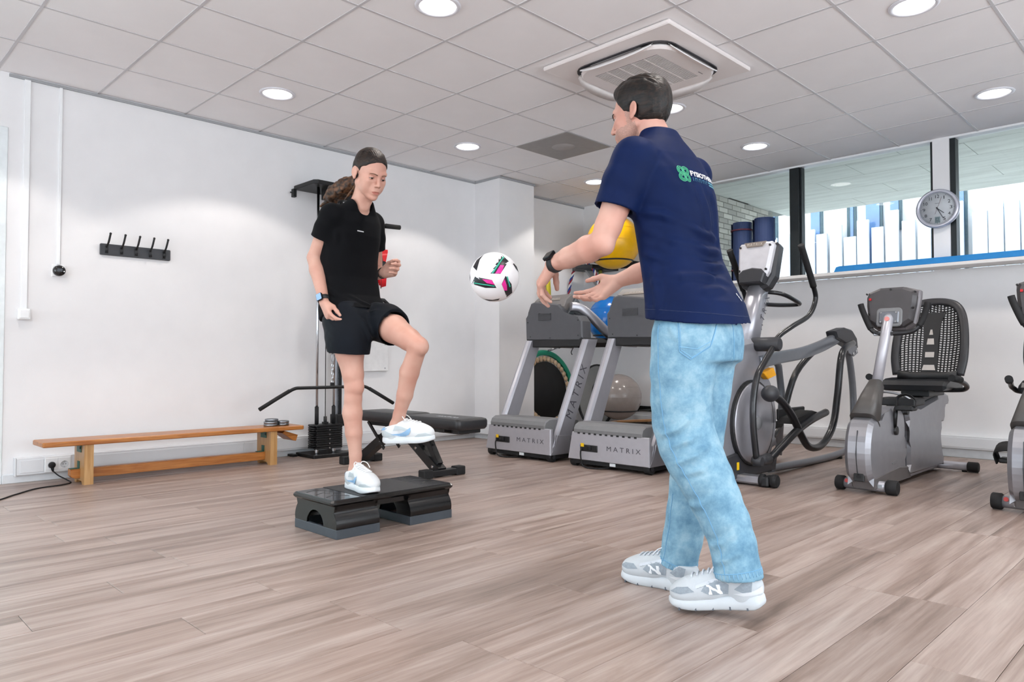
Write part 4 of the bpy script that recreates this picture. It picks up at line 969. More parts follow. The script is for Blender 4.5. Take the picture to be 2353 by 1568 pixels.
def pedal(xs, ph):
    obj('crank_joint', MB().ball((xs + 0.0, 4.62, 0.585), 0.062, 20, 12, (0.9, 1.15, 0.9)), dark_pl, E_)
    obj('pendulum_arm', MB().tube(spline([(xs, 4.62, 0.585), (xs, 4.78, 0.53), (xs, 4.95, 0.42), (xs, 5.10, 0.27), (xs, 5.22, 0.185), (xs, 5.40, 0.17), (xs, 5.56, 0.23), (xs, 5.68, 0.34), (xs, 5.76, 0.55), (xs, 5.86, 0.86), (xs - 0.05, 6.22, 0.95)], 6), 0.026, 12), blk_tube, E_)
    obj('pedal_bar', MB().tube(spline([(xs, 4.60, 0.15), (xs, 4.75, 0.21), (xs, 5.03, 0.315), (xs, 5.28, 0.377), (xs, 5.53, 0.417)], 5), 0.027, 12), blk_tube, E_)
    p_ = obj('pedal', MB().prism([(4.98, 0.36), (5.02, 0.40), (5.32, 0.44), (5.46, 0.415), (5.44, 0.385), (5.20, 0.36)], 'x', xs - 0.13, xs - 0.01, 0.008), rubber, E_)
    obj('pedal_edge', MB().box(xs - 0.14, xs - 0.12, 5.0, 5.44, 0.38, 0.46, 0.006), blk_pl, p_)
pedal(-2.21, 0); 
obj('far_pedal_bar', MB().tube(spline([(-2.66, 4.55, 0.30), (-2.66, 4.9, 0.25), (-2.66, 5.3, 0.27), (-2.66, 5.6, 0.33)], 5), 0.027, 12), blk_tube, E_)
obj('far_pedal', MB().prism([(5.05, 0.27), (5.08, 0.31), (5.40, 0.34), (5.50, 0.33), (5.48, 0.29)], 'x', -2.64, -2.52, 0.008), rubber, E_)
obj('far_pendulum_arm', MB().tube(spline([(-2.66, 4.6, 0.30), (-2.66, 4.95, 0.22), (-2.66, 5.3, 0.13), (-2.66, 5.7, 0.26), (-2.60, 5.9, 0.7), (-2.50, 6.2, 0.95)], 6), 0.026, 12), blk_tube, E_)

# ---- recumbent bike
B = thing('recumbent_bike', 'grey recumbent exercise bike with mesh backrest beside the elliptical trainer', 'exercise bike', (-1.62, 5.35, 0), 'recumbent exercise bikes by the window wall')
xb = -1.635
bsil = M('bike_silver', '8f8f94', 0.35, 0.5, var=0.04, coat=0.2)
fs_ = obj('front_stabiliser', MB().cyl((-1.78, 4.68, 0.045), (-1.48, 4.68, 0.045), 0.033, 20), silver, B)
for xa, x_b in ((-1.808, -1.755), (-1.515, -1.452)):
    c_ = obj('end_cap', MB().cyl((xa, 4.68, 0.045), (x_b, 4.68, 0.045), 0.044, 24, bev=0.006), rubber, fs_)
obj('stabiliser_label', MB().box(-1.70, -1.64, 4.645, 4.6475, 0.03, 0.052), lbl, fs_)
obj('stabiliser_label', MB().box(-1.59, -1.53, 4.645, 4.6475, 0.04, 0.06), M('label_steel', '9aa0a5', 0.5), fs_)
obj('warning_sticker', MB().cyl((-1.735, 4.644, 0.064), (-1.735, 4.648, 0.064), 0.012, 14), M('sticker_red', 'c8504e', 0.5), fs_)
hb = [(4.62, 0.06), (4.555, 0.12), (4.53, 0.25), (4.56, 0.38), (4.64, 0.455), (4.86, 0.46), (4.98, 0.505), (5.10, 0.505), (5.17, 0.46), (5.20, 0.36), (5.18, 0.25), (5.20, 0.14), (5.20, 0.06)]
obj('drive_housing', MB().prism([(p.x, p.y) for p in spline([(a, b, 0) for a, b in hb], 4)], 'x', xb - 0.075, xb + 0.075, 0.025), bsil, B)
obj('housing_seam', MB().prism([(4.545, 0.12), (4.522, 0.25), (4.552, 0.385), (4.558, 0.385), (4.53, 0.25), (4.552, 0.12)], 'x', xb - 0.002, xb + 0.002), dark_pl, B)
obj('power_inlet', MB().box(xb - 0.025, xb + 0.035, 4.552, 4.57, 0.08, 0.155, 0.004), blk_pl, B)
obj('inlet_socket', MB().cyl((xb + 0.005, 4.545, 0.11), (xb + 0.005, 4.555, 0.11), 0.012, 12), rubber, B)
obj('base_cover', MB().prism([(4.62, 0.03), (4.60, 0.10), (5.06, 0.13), (5.24, 0.11), (5.28, 0.03)], 'x', xb - 0.06, xb + 0.08, 0.01), M('bike_dark_skirt', '605c5c', 0.45), B)
obj('stem_shroud', MB().tube([(xb, 4.68, 0.43), (xb, 4.80, 0.57), (xb, 4.89, 0.655)], [0.085, 0.06, 0.044], 16, sec=rrect(-0.9, 0.9, -1, 1, 0.5, 4), up=(0, 1, 0)), M('stem_shroud_grey', '4d4a48', 0.4), B)
obj('stem', MB().tube([(xb, 4.88, 0.63), (xb + 0.037, 5.012, 1.075), (xb + 0.038, 5.03, 1.095)], [0.031, 0.031, 0.020], 16), silver_l, B)
xk = -1.597
def shell_console(mat_):
    pl = [(xk - 0.15, 1.215), (xk - 0.138, 1.25), (xk - 0.07, 1.278), (xk + 0.07, 1.278), (xk + 0.138, 1.25), (xk + 0.15, 1.215), (xk + 0.147, 1.16), (xk + 0.13, 1.05), (xk + 0.08, 1.015), (xk - 0.08, 1.015), (xk - 0.13, 1.05), (xk - 0.147, 1.16)]
    return MB().prism(pl, 'y', 5.040, 5.110, 0.02)
pv = (xk, 5.080, 1.15)
obj('console_back', tilt(shell_console(None), pv, R(-12)), M('bike_console_grey', '4f4d4f', 0.45, 0.2), B)
obj('console_rim', tilt(MB().prism([(xk - 0.16, 1.22), (xk - 0.16, 1.262), (xk - 0.07, 1.29), (xk + 0.07, 1.29), (xk + 0.16, 1.262), (xk + 0.16, 1.22), (xk + 0.153, 1.15), (xk + 0.138, 1.04), (xk + 0.085, 1.003), (xk - 0.085, 1.003), (xk - 0.138, 1.04), (xk - 0.153, 1.15)], 'y', 5.095, 5.150, 0.012), pv, R(-12)), M('bike_console_rim', '767275', 0.4, 0.3), B)
obj('mount_plate', tilt(MB().box(xk - 0.06, xk + 0.06, 5.025, 5.045, 1.03, 1.11, 0.006), pv, R(-12)), frame_grey, B)
obj('mount_surround', tilt(MB().prism(rrect(xk - 0.078, xk + 0.078, 1.01, 1.135, 0.025, 3), 'y', 5.032, 5.045, 0.005), pv, R(-12)), grey_pl2, B)
for sx_, zz in ((-0.145, 1.235), (0.0, 1.258), (0.145, 1.235), (0.138, 1.13), (-0.125, 1.10)): obj('screw', tilt(MB().cyl((xk + sx_, 5.034, zz), (xk + sx_, 5.045, zz), 0.006, 10), pv, R(-12)), blk_pl, B)
for sx_, zz in ((-0.045, 1.10), (0.045, 1.10), (0.045, 1.04), (-0.045, 1.04)): obj('bolt', tilt(MB().cyl((xk + sx_, 5.020, zz), (xk + sx_, 5.027, zz), 0.006, 10), pv, R(-12)), chrome, B)
obj('red_jack', tilt(MB().box(xk - 0.128, xk - 0.115, 5.030, 5.045, 1.19, 1.205), pv, R(-12)), M('jack_red', 'c02028', 0.4), B)
obj('stem_badge', MB().cyl((xk, 4.978, 1.072), (xk, 4.986, 1.070), 0.015, 16), M('badge_red_white', 'd98a86', 0.5), B)
yh = 4.99
hp = spline([(xb - 0.125, yh, 1.175), (xb - 0.112, yh, 1.13), (xb - 0.075, yh, 1.035), (xb - 0.05, yh, 0.995), (xb - 0.01, yh, 0.978), (xb + 0.06, yh, 0.978), (xb + 0.165, yh + 0.01, 0.985), (xb + 0.215, yh + 0.02, 1.02), (xb + 0.245, yh + 0.03, 1.09), (xb + 0.265, yh + 0.03, 1.17)], 6)
obj('handlebar', MB().tube(hp, 0.0155, 12), blk_tube, B)
obj('hand_grip', MB().tube(hp[:16], 0.019, 12), rubber, B)
obj('hand_grip', MB().tube(hp[-13:], 0.019, 12), rubber, B)
obj('bar_clamp', MB().box(xb - 0.045, xb + 0.075, yh - 0.012, yh + 0.03, 0.965, 0.992, 0.004), steel, B)
# main beam, seat pillar, rail, seat
obj('main_beam', MB().box(xb - 0.04, xb + 0.04, 5.10, 6.02, 0.015, 0.06, 0.008), silver_l, B)
pil = [(5.24, 0.05), (5.22, 0.20), (5.245, 0.34), (5.20, 0.45), (5.30, 0.47), (6.06, 0.565), (6.10, 0.50), (5.98, 0.38), (5.90, 0.28), (5.93, 0.14), (6.0, 0.05)]
obj('seat_pillar', MB().prism([(p.x, p.y) for p in spline([(a, b, 0) for a, b in pil], 4)], 'x', xb - 0.06, xb + 0.09, 0.022), bsil, B)
obj('pillar_seam', MB().tube(spline([(xb + 0.015, 5.222, 0.12), (xb + 0.015, 5.205, 0.22), (xb + 0.015, 5.23, 0.34), (xb + 0.015, 5.19, 0.44)], 4), 0.003, 6), dark_pl, B)
obj('seat_rail', MB().prism([(5.15, 0.47), (6.16, 0.575), (6.16, 0.61), (5.15, 0.505)], 'x', xb - 0.035, xb + 0.065, 0.005), blk, B)
obj('rail_carriage', MB().box(xb - 0.10, xb + 0.13, 5.20, 5.42, 0.505, 0.555, 0.006).box(xb - 0.05, xb + 0.08, 5.14, 5.22, 0.455, 0.50, 0.008).cyl((xb - 0.07, 5.17, 0.475), (xb + 0.10, 5.17, 0.475), 0.024, 14), blk_pl, B)
obj('adjust_lever', MB().tube(spline([(xb - 0.13, 5.24, 0.53), (xb - 0.11, 5.22, 0.58), (xb - 0.04, 5.20, 0.595), (xb + 0.06, 5.20, 0.575), (xb + 0.11, 5.22, 0.54)], 5), 0.008, 8), steel, B)
cr = obj('crank', MB().tube([(xb + 0.07, 4.98, 0.37), (xb + 0.09, 4.96, 0.50)], [0.016, 0.013], 10).cyl((xb + 0.06, 4.985, 0.36), (xb + 0.09, 4.985, 0.36), 0.028, 16), blk, B)
pd = obj('pedal', MB().box(xb + 0.09, xb + 0.20, 4.92, 5.02, 0.49, 0.52, 0.008), blk_pl, cr)
obj('pedal_strap', MB().tube(spline([(xb + 0.10, 4.95, 0.51), (xb + 0.10, 4.96, 0.57), (xb + 0.15, 4.97, 0.59), (xb + 0.20, 4.97, 0.56), (xb + 0.20, 4.96, 0.51)], 4), 0.02, 4, sec=[(1, .12), (-1, .12), (-1, -.12), (1, -.12)]), rubber, pd)
cr2 = obj('crank', MB().tube([(xb - 0.07, 4.99, 0.36), (xb - 0.09, 5.01, 0.23)], [0.016, 0.013], 10), blk, B)
pd2 = obj('pedal', MB().box(xb - 0.20, xb - 0.09, 4.97, 5.06, 0.215, 0.245, 0.008), blk_pl, cr2)
obj('pedal_strap', MB().tube(spline([(xb - 0.205, 5.01, 0.22), (xb - 0.215, 4.99, 0.29), (xb - 0.15, 4.97, 0.315), (xb - 0.085, 4.99, 0.29), (xb - 0.085, 5.01, 0.22)], 4), 0.045, 4, sec=[(1, .08), (-1, .08), (-1, -.08), (1, -.08)]), rubber, pd2)
obj('housing_mark', MB().prism(ellipse(4.97, 0.16, 0.05, 0.012, 20), 'x', xb + 0.075, xb + 0.077), grey_pl2, B)
xs_ = xb + 0.02
obj('seat_cushion', MB().prism([(5.50, 0.60), (5.49, 0.635), (5.53, 0.665), (5.66, 0.655), (5.80, 0.66), (5.92, 0.68), (5.93, 0.60)], 'x', xs_ - 0.215, xs_ + 0.215, 0.02), leather, B)
obj('seat_bracket', MB().box(xs_ - 0.09, xs_ + 0.09, 5.58, 5.95, 0.555, 0.605, 0.005), blk, B)
sb = obj('side_bar', MB().tube(spline([(xs_ - 0.24, 5.42, 0.69), (xs_ - 0.27, 5.60, 0.66), (xs_ - 0.27, 5.68, 0.625), (xs_ - 0.20, 5.72, 0.60), (xs_ + 0.20, 5.72, 0.60), (xs_ + 0.29, 5.68, 0.615), (xs_ + 0.30, 5.60, 0.65), (xs_ + 0.27, 5.42, 0.69)], 6), 0.016, 12), blk_tube, B)
for xx in (xs_ - 0.243, xs_ + 0.272): obj('side_grip', MB().tube([(xx, 5.41, 0.69), (xx + (-0.02 if xx < xs_ else 0.02), 5.53, 0.676)], 0.023, 14, True), rubber, sb)
# backrest: frame ring, mesh bars with gaps, lumbar column
bx, byo = xs_, 5.86
def bp(u, v, d=0.0):   # backrest local: u across, v up (0..1), leaning back
    return (bx + u, byo + 0.05 + 0.17 * v + d - 0.9 * u * u, 0.69 + 0.555 * v)
ringp = [(-0.205, 0.02), (-0.225, 0.25), (-0.22, 0.55), (-0.195, 0.80), (-0.15, 0.93), (-0.08, 0.985), (0.0, 1.0), (0.08, 0.985), (0.15, 0.93), (0.195, 0.80), (0.22, 0.55), (0.225, 0.25), (0.205, 0.02)]
obj('back_frame', MB().tube(spline([bp(u, v) for u, v in ringp], 5), 0.03, 10, sec=[(0.6 * math.cos(2 * math.pi * i / 10), math.sin(2 * math.pi * i / 10)) for i in range(10)]), M('backrest_grey', '2b2b2e', 0.45), B)
obj('back_base', MB().tube([bp(-0.20, 0.02), bp(-0.1, 0.0), bp(0.1, 0.0), bp(0.20, 0.02)], 0.034, 10), blk_pl, B)
obj('lumbar_column', MB().add([bp(u, v, d) for d in (-0.012, 0.0) for (u, v) in [(-0.055, 0.02), (-0.05, 0.5), (-0.06, 0.72), (-0.09, 0.85), (0.09, 0.85), (0.06, 0.72), (0.05, 0.5), (0.055, 0.02)]], [(0, 1, 6, 7), (1, 2, 5, 6), (2, 3, 4, 5), (15, 14, 9, 8), (14, 13, 10, 9), (13, 12, 11, 10)], False), blk_pl, B)
meshm = M('black_mesh', '101012', 0.6)
def lim(v):
    for (u0, v0), (u1, v1) in zip(ringp[:6], ringp[1:7]):
        if v0 <= v <= v1: return abs(u0 + (u1 - u0) * (v - v0) / max(1e-6, v1 - v0))
    return 0.2
wires = MB(); wires2 = MB()
for k in range(30):
    v = 0.05 + 0.93 * k / 30; L_ = max(0.03, lim(v) - 0.01)
    wires.tube([bp(-L_ + 2 * L_ * j / 10, min(0.99, v + 0.03 * math.sin(j * 0.63)), 0.004) for j in range(11)], 0.0098, 4, sec=[(1, .35), (-1, .35), (-1, -.35), (1, -.35)], up=(0, 0, 1))
for k in range(17):
    u = -0.20 + 0.40 * k / 16
    top = 0.97 - 4.2 * u * u
    wires2.tube([bp(u * (1 - 0.15 * abs(j / 8 - 0.5)), 0.03 + (top - 0.03) * j / 8, 0.007) for j in range(9)], 0.0085, 4, sec=[(1, .35), (-1, .35), (-1, -.35), (1, -.35)], up=(1, 0, 0))
o_ = obj('mesh_weave', wires, meshm, B); obj('mesh_weave_uprights', wires2, meshm, B)
slot = M('backrest_slot', 'b9b3ae', 0.6)
for v0, v1, w0, w1 in ((0.08, 0.15, 0.045, 0.035), (0.25, 0.32, 0.03, 0.03), (0.42, 0.50, 0.025, 0.02), (0.55, 0.62, 0.013, 0.006)):
    obj('lumbar_slot', MB().add([bp(-w0, v0, -0.020), bp(w0, v0, -0.020), bp(w1, v1, -0.020), bp(-w1, v1, -0.020)], [(0, 1, 2, 3)]), slot, B)
rs = obj('rear_stabiliser', MB().cyl((-1.86, 6.05, 0.038), (-1.40, 6.05, 0.038), 0.03, 18), silver_l, B)
for xa, x_b in ((-1.92, -1.85), (-1.41, -1.34)): obj('end_cap', MB().cyl((xa, 6.05, 0.038), (x_b, 6.05, 0.038), 0.037, 20, bev=0.006), rubber, rs)
obj('level_foot', MB().cyl((-1.43, 6.05, 0.0), (-1.43, 6.05, 0.012), 0.018, 12), rubber, rs)
B2 = dup(B, (-1.62 + 0.835, 5.35 - 0.03, 0), 'grey recumbent exercise bike cut off by the right edge')
# ================================================================== clock
cx_, cz_, yk = -1.795, 2.095, YW - 0.05
t = thing('wall_clock', 'round silver-rimmed wall clock on the post between the windows', 'clock', (cx_, YW, cz_))
ax = (0, -1, 0)
obj('rim', MB().lathe([(0.160, -0.045), (0.166, -0.02), (0.164, 0.004), (0.154, 0.014), (0.140, 0.011), (0.136, 0.0), (0.136, -0.045)], (cx_, yk, cz_), ax, 64), M('clock_rim_silver', 'c9cbd6', 0.25, 0.4), t)
obj('dial', MB().lathe([(0.0005, -0.004), (0.138, -0.004), (0.138, -0.04), (0.0005, -0.04)], (cx_, yk, cz_), ax, 48), M('clock_dial', 'bfc4c8', 0.55), t)
cink = M('clock_ink', '2a2e36', 0.5)
for h in range(1, 13):
    a = R(90 - 30 * h)
    if h == 6: continue
    tm = text_fit(str(h), 0.027, 0.019 if h < 10 else 0.030) if h != 1 else text_fit('1', 0.027, 0.006)
    if h == 11: tm = text_fit('11', 0.027, 0.02)
    tm.move(frame((cx_ + 0.103 * math.cos(a), yk + 0.0028, cz_ + 0.103 * math.sin(a)), (1, 0, 0), (0, 0, 1)))
    obj('numeral', tm, cink, t)
mk = MB()
for k in range(60):
    a = 2 * math.pi * k / 60; r0 = 0.124 if k % 5 else 0.121; w = 0.0006 if k % 5 else 0.0014
    c, s_ = math.cos(a), math.sin(a)
    mk.add([(cx_ + r0 * c - w * s_, yk + 0.003, cz_ + r0 * s_ + w * c), (cx_ + r0 * c + w * s_, yk + 0.003, cz_ + r0 * s_ - w * c), (cx_ + 0.129 * c + w * s_, yk + 0.003, cz_ + 0.129 * s_ - w * c), (cx_ + 0.129 * c - w * s_, yk + 0.003, cz_ + 0.129 * s_ + w * c)], [(0, 1, 2, 3)])
obj('minute_track', mk, cink, t)
def hand(ang, r, back, w, name, mat, lift):
    a = R(90 - ang); d = Vector((math.cos(a), 0, math.sin(a))); n_ = Vector((-math.sin(a), 0, math.cos(a)))
    c = Vector((cx_, yk + 0.0015 - lift, cz_)); p = [c - d * back - n_ * w, c - d * back + n_ * w, c + d * r + n_ * w * 0.7, c + d * r - n_ * w * 0.7]
    q = [v + Vector((0, -0.0012, 0)) for v in p]
    return obj(name, MB().add(p + q, [(0, 1, 2, 3), (7, 6, 5, 4), (0, 4, 5, 1), (1, 5, 6, 2), (2, 6, 7, 3), (3, 7, 4, 0)]), mat, t)
hand(131, 0.066, 0.012, 0.0032, 'hour_hand', cink, 0.0)
hand(153, 0.098, 0.014, 0.0026, 'minute_hand', cink, 0.0016)
hand(200, 0.05, 0.10, 0.0011, 'second_hand', M('second_hand_red', '6d4a52', 0.4), 0.0032)
obj('centre_cap', MB().cyl((cx_, yk + 0.001, cz_), (cx_, yk - 0.006, cz_), 0.005, 14), cink, t)
obj('display_window', MB().box(cx_ - 0.020, cx_ + 0.020, yk + 0.002, yk + 0.0035, cz_ - 0.122, cz_ - 0.070, 0.0005), M('clock_lcd', '6f8388', 0.3), t)
for x0_, x1_, z0_, z1_ in ((-0.013, 0.011, -0.082, -0.0795), (-0.013, -0.010, -0.118, -0.084), (0.006, 0.009, -0.098, -0.084), (-0.007, 0.006, -0.1005, -0.098), (-0.003, 0.012, -0.108, -0.105), (-0.003, 0.0, -0.119, -0.108), (0.011, 0.014, -0.119, -0.105)):
    obj('lcd_segment', MB().box(cx_ + x0_, cx_ + x1_, yk + 0.0012, yk + 0.0022, cz_ + z0_, cz_ + z1_), cink, t)
obj('maker_line', MB().box(cx_ - 0.018, cx_ + 0.016, yk + 0.002, yk + 0.003, cz_ + 0.043, cz_ + 0.0465), M('clock_print_grey', '7d8288', 0.5), t)

# ================================================================== sill: rolled mats and a blue mat
navy = M('navy_foam', '24365e', 0.7, var=0.06, bump=0.15, bscale=160)
def roll(x, y, r, h, lab, stripe):
    t = thing('rolled_mat', lab, 'exercise mat', (x, y, sill_z), 'rolled mats standing on the sill')
    turns = 3.2; n_ = 84; pts = []
    for i in range(n_ + 1):
        a = 2 * math.pi * turns * i / n_; rr = r * (0.22 + 0.74 * i / n_); pts.append((x + rr * math.cos(a + 2), y + rr * math.sin(a + 2)))
    vs = []; th = 0.009
    for i, (px_, py_) in enumerate(pts):
        d = Vector((px_ - x, py_ - y)).normalized() * th
        for q, z in ((0, sill_z + 0.001), (0, sill_z + h - 0.02), (0, sill_z + h), (1, sill_z + h), (1, sill_z + h - 0.02), (1, sill_z + 0.001)): vs.append((px_ + d.x * q, py_ + d.y * q, z + (0.004 if q else 0) * 0))
    fs = [(6 * i + j, 6 * i + (j + 1) % 6, 6 * (i + 1) + (j + 1) % 6, 6 * (i + 1) + j) for i in range(n_) for j in range(6)]
    obj('roll', MB().add(vs, fs, False), navy, t)
    if stripe:
        for z in (sill_z + h - 0.085, sill_z + 0.10):
            obj('strap', MB().lathe([(r + 0.001, 0), (r + 0.0035, 0.002), (r + 0.0035, 0.012), (r + 0.001, 0.014)], (x, y, z), seg=32), M('strap_maroon', '5a2333', 0.6), t)
roll(-3.535, 6.80, 0.106, 0.585, 'navy blue rolled mat with a dark red band standing on the sill', True)
roll(-3.30, 6.80, 0.110, 0.60, 'plain navy blue rolled mat standing on the sill nearest the window post', False)
bluem = M('blue_mat_foam', '1d7fc2', 0.6, var=0.05, bump=0.1, bscale=120)
t = thing('blue_mat', 'long bright blue foam mat lying flat along the window sill', 'exercise mat', (-1.0, 6.83, sill_z))
obj('mat_slab', MB().prism([(-2.60, sill_z + 0.001), (-2.58, sill_z + 0.045), (-2.55, sill_z + 0.052), (0.35, sill_z + 0.052), (0.37, sill_z + 0.03), (0.37, sill_z + 0.001)], 'y', 6.715, 6.915, 0.006), bluem, t)

# ================================================================== balls, trampoline and small gear behind the treadmills
def gym_ball(c, r, mat, lab):
    t = thing('gym_ball', lab, 'gym ball', (c[0], c[1], c[2] - r), 'inflatable gym balls by the back wall')
    b = obj('ball', MB().ball(c, r, 40, 24), mat, t)
    rg = MB()
    for k in range(-6, 7, 3):
        a = R(9 * k); rg.tube([(c[0] + r * 1.0005 * math.cos(a) * math.cos(2 * math.pi * j / 48), c[1] + r * 1.0005 * math.cos(a) * math.sin(2 * math.pi * j / 48), c[2] + r * 1.0005 * math.sin(a)) for j in range(48)], 0.0012, 4, closed=True)
    obj('moulded_ridges', rg, mat, b)
    obj('valve_plug', MB().cyl((c[0], c[1] + r * 0.995, c[2]), (c[0], c[1] + r + 0.003, c[2]), 0.01, 10), white_trim, b)
ybm = M('yellow_ball_vinyl', 'f2b705', 0.35, var=0.04, spec=0.5)
bbm = M('blue_ball_vinyl', '0f6fc4', 0.16, var=0.04, spec=0.6)
gbm = M('grey_ball_vinyl', '8f8783', 0.2, var=0.04, spec=0.6)
gym_ball((-4.935, 6.52, 2.13), 0.30, ybm, 'large yellow gym ball in a wall ring behind the man')
gym_ball((-4.95, 6.5, 1.26), 0.265, bbm, 'glossy blue gym ball behind the two treadmills')
gym_ball((-4.82, 6.45, 0.41), 0.25, gbm, 'glossy grey gym ball low down behind the right treadmill')
def ring_holder(c, r, z, lab, legs):
    t = thing('ball_holder', lab, 'ball holder', (c[0], YW, z), 'wall rings that hold the gym balls')
    obj('ring', MB().tube([(c[0] + r * math.cos(2 * math.pi * j / 40), c[1] + r * math.sin(2 * math.pi * j / 40), z) for j in range(40)], 0.009, 8, closed=True), blk, t)
    obj('wall_arm', MB().tube([(c[0] - 0.15, c[1] + r * 0.75, z), (c[0] - 0.15, YW - 0.01, z)], 0.009, 8).tube([(c[0] + 0.15, c[1] + r * 0.75, z), (c[0] + 0.15, YW - 0.01, z)], 0.009, 8), blk, t)
    obj('wall_plate', MB().box(c[0] - 0.2, c[0] + 0.2, YW - 0.012, YW - 0.001, z - 0.03, z + 0.03, 0.003), blk, t)
ring_holder((-4.935, 6.52), 0.213, 1.918, 'black wall ring under the yellow ball', 0)
ring_holder((-4.95, 6.5), 0.20, 1.086, 'black wall ring under the blue ball', 0)
ring_holder((-4.82, 6.45), 0.20, 0.26, 'black wall ring under the grey ball', 0)
t = thing('rope_bracket', 'flat black bracket on the back wall beside the yellow ball', 'bracket', (-5.3, YW, 1.87))
obj('plate', MB().prism([(-5.56, 6.55), (-5.40, 6.42), (-5.22, 6.50), (-5.17, YW - 0.005), (-5.50, YW - 0.005)], 'z', 1.865, 1.91, 0.004), blk_pl, t)
obj('support', MB().prism([(6.60, 1.865), (YW - 0.005, 1.865), (YW - 0.005, 1.60)], 'x', -5.42, -5.39, 0.003), M('bracket_grey', 'a7a7a5', 0.5), t)
def stripe_mat():
    m, n, l, b = node_mat('rope_braid')
    tc = n.new('ShaderNodeTexCoord'); wv = n.new('ShaderNodeTexWave'); wv.inputs['Scale'].default_value = 9; wv.bands_direction = 'DIAGONAL'
    l.new(tc.outputs['Object'], wv.inputs['Vector']); rp = n.new('ShaderNodeValToRGB'); rp.color_ramp.interpolation = 'CONSTANT'
    e = rp.color_ramp.elements; e[0].color = (*lin('f2f0ee'), 1); e[1].position = 0.45; e[1].color = (*lin('27408a'), 1); x = e.new(0.75); x.color = (*lin('a13038'), 1)
    l.new(wv.outputs['Fac'], rp.inputs['Fac']); l.new(rp.outputs[0], b.inputs['Base Color']); b.inputs['Roughness'].default_value = 0.8
    return m
t = thing('jump_rope', 'braided red, white and blue rope looped over the black bracket', 'rope', (-5.5, 6.6, 1.2))
rp_path = spline([(-5.60, 6.56, 1.30), (-5.66, 6.60, 1.55), (-5.63, 6.60, 1.75), (-5.52, 6.56, 1.90), (-5.38, 6.52, 1.945), (-5.26, 6.52, 1.90), (-5.21, 6.56, 1.78), (-5.18, 6.58, 1.60), (-5.20, 6.58, 1.40)], 8)
rm = stripe_mat()
braid = [M('rope_white', 'efedeb', 0.8), M('rope_blue', '2b4590', 0.8), M('rope_red', '9c2f3a', 0.8)]
for s3 in range(3):
    pp = []
    for i, p in enumerate(rp_path):
        q = rp_path[min(i + 1, len(rp_path) - 1)] - rp_path[max(i - 1, 0)]; q.normalize()
        n1 = q.orthogonal().normalized(); n1 = Vector((0, 1, 0)); n2 = q.cross(n1).normalized(); n1 = n2.cross(q)
        a = i * 1.15 + s3 * 2.094
        pp.append(p + n1 * (0.009 * math.cos(a)) + n2 * (0.009 * math.sin(a)))
    obj('strand', MB().tube(pp, 0.0105, 8), braid[s3], t)
t = thing('green_rope', 'olive green band hanging from the bracket beside the rope', 'band', (-5.22, 6.7, 1.5))
obj('band_strip', MB().tube([(-5.27, 6.70, 1.90), (-5.24, 6.68, 1.80), (-5.20, 6.66, 1.55)], 0.03, 4, sec=[(1, .12), (-1, .12), (-1, -.12), (1, -.12)]), M('olive_band', '9aa03c', 0.6), t)
t = thing('yellow_band', 'yellow band hanging behind the left treadmill under the hand', 'band', (-5.62, 6.3, 1.4))
obj('band_strip', MB().tube([(-5.64, 6.21, 1.74), (-5.64, 6.22, 1.62), (-5.64, 6.22, 1.40)], 0.035, 4, sec=[(1, .12), (-1, .12), (-1, -.12), (1, -.12)]), M('yellow_band', 'd9c832', 0.6), t)

# mini trampoline standing in the recess
ty, tz, tr_ = 6.12, 0.475, 0.455
tx = -5.52
t = thing('mini_trampoline', 'round black mini trampoline with green rim standing on edge behind the pier', 'trampoline', (tx, ty, 0))
ln = Matrix.Translation((tx, ty, 0)) @ Matrix.Rotation(R(-7), 4, 'Y') @ Matrix.Translation((-tx, -ty, 0))
obj('rim_cover', MB().lathe([(tr_ - 0.055, 0.018), (tr_ - 0.02, 0.03), (tr_, 0.018), (tr_ + 0.006, 0.0), (tr_, -0.018), (tr_ - 0.02, -0.026), (tr_ - 0.055, -0.01), (tr_ - 0.055, 0.018)], (tx, ty, tz), (1, 0, 0), 56).move(ln), M('green_vinyl', '1d8a6b', 0.45), t)
obj('mat', MB().lathe([(0.0005, 0.006), (tr_ - 0.13, 0.006), (tr_ - 0.13, 0.0), (0.0005, 0.0)], (tx, ty, tz), (1, 0, 0), 56).move(ln), M('trampoline_mat', '161618', 0.8), t)
bung = M('beige_bungee', 'c3a98a', 0.7, var=0.15)
for k in range(36):
    a = 2 * math.pi * k / 36
    obj('bungee', MB().ball((tx + 0.006, ty + (tr_ - 0.095) * math.cos(a), tz + (tr_ - 0.095) * math.sin(a)), 0.033, 8, 6, (0.5, 1, 1)).move(ln), bung, t)
t3 = MB().tube([(tx + 0.05, ty + 0.03, tz + tr_ - 0.01), (tx + 0.09, ty + 0.17, tz + tr_ + 0.03)], 0.012, 10)
lg_ = obj('folded_leg', t3.move(ln), steel, t)
obj('leg_cap', MB().tube([(tx + 0.09, ty + 0.17, tz + tr_ + 0.03), (tx + 0.098, ty + 0.205, tz + tr_ + 0.04)], 0.019, 12).move(ln), rubber, lg_)
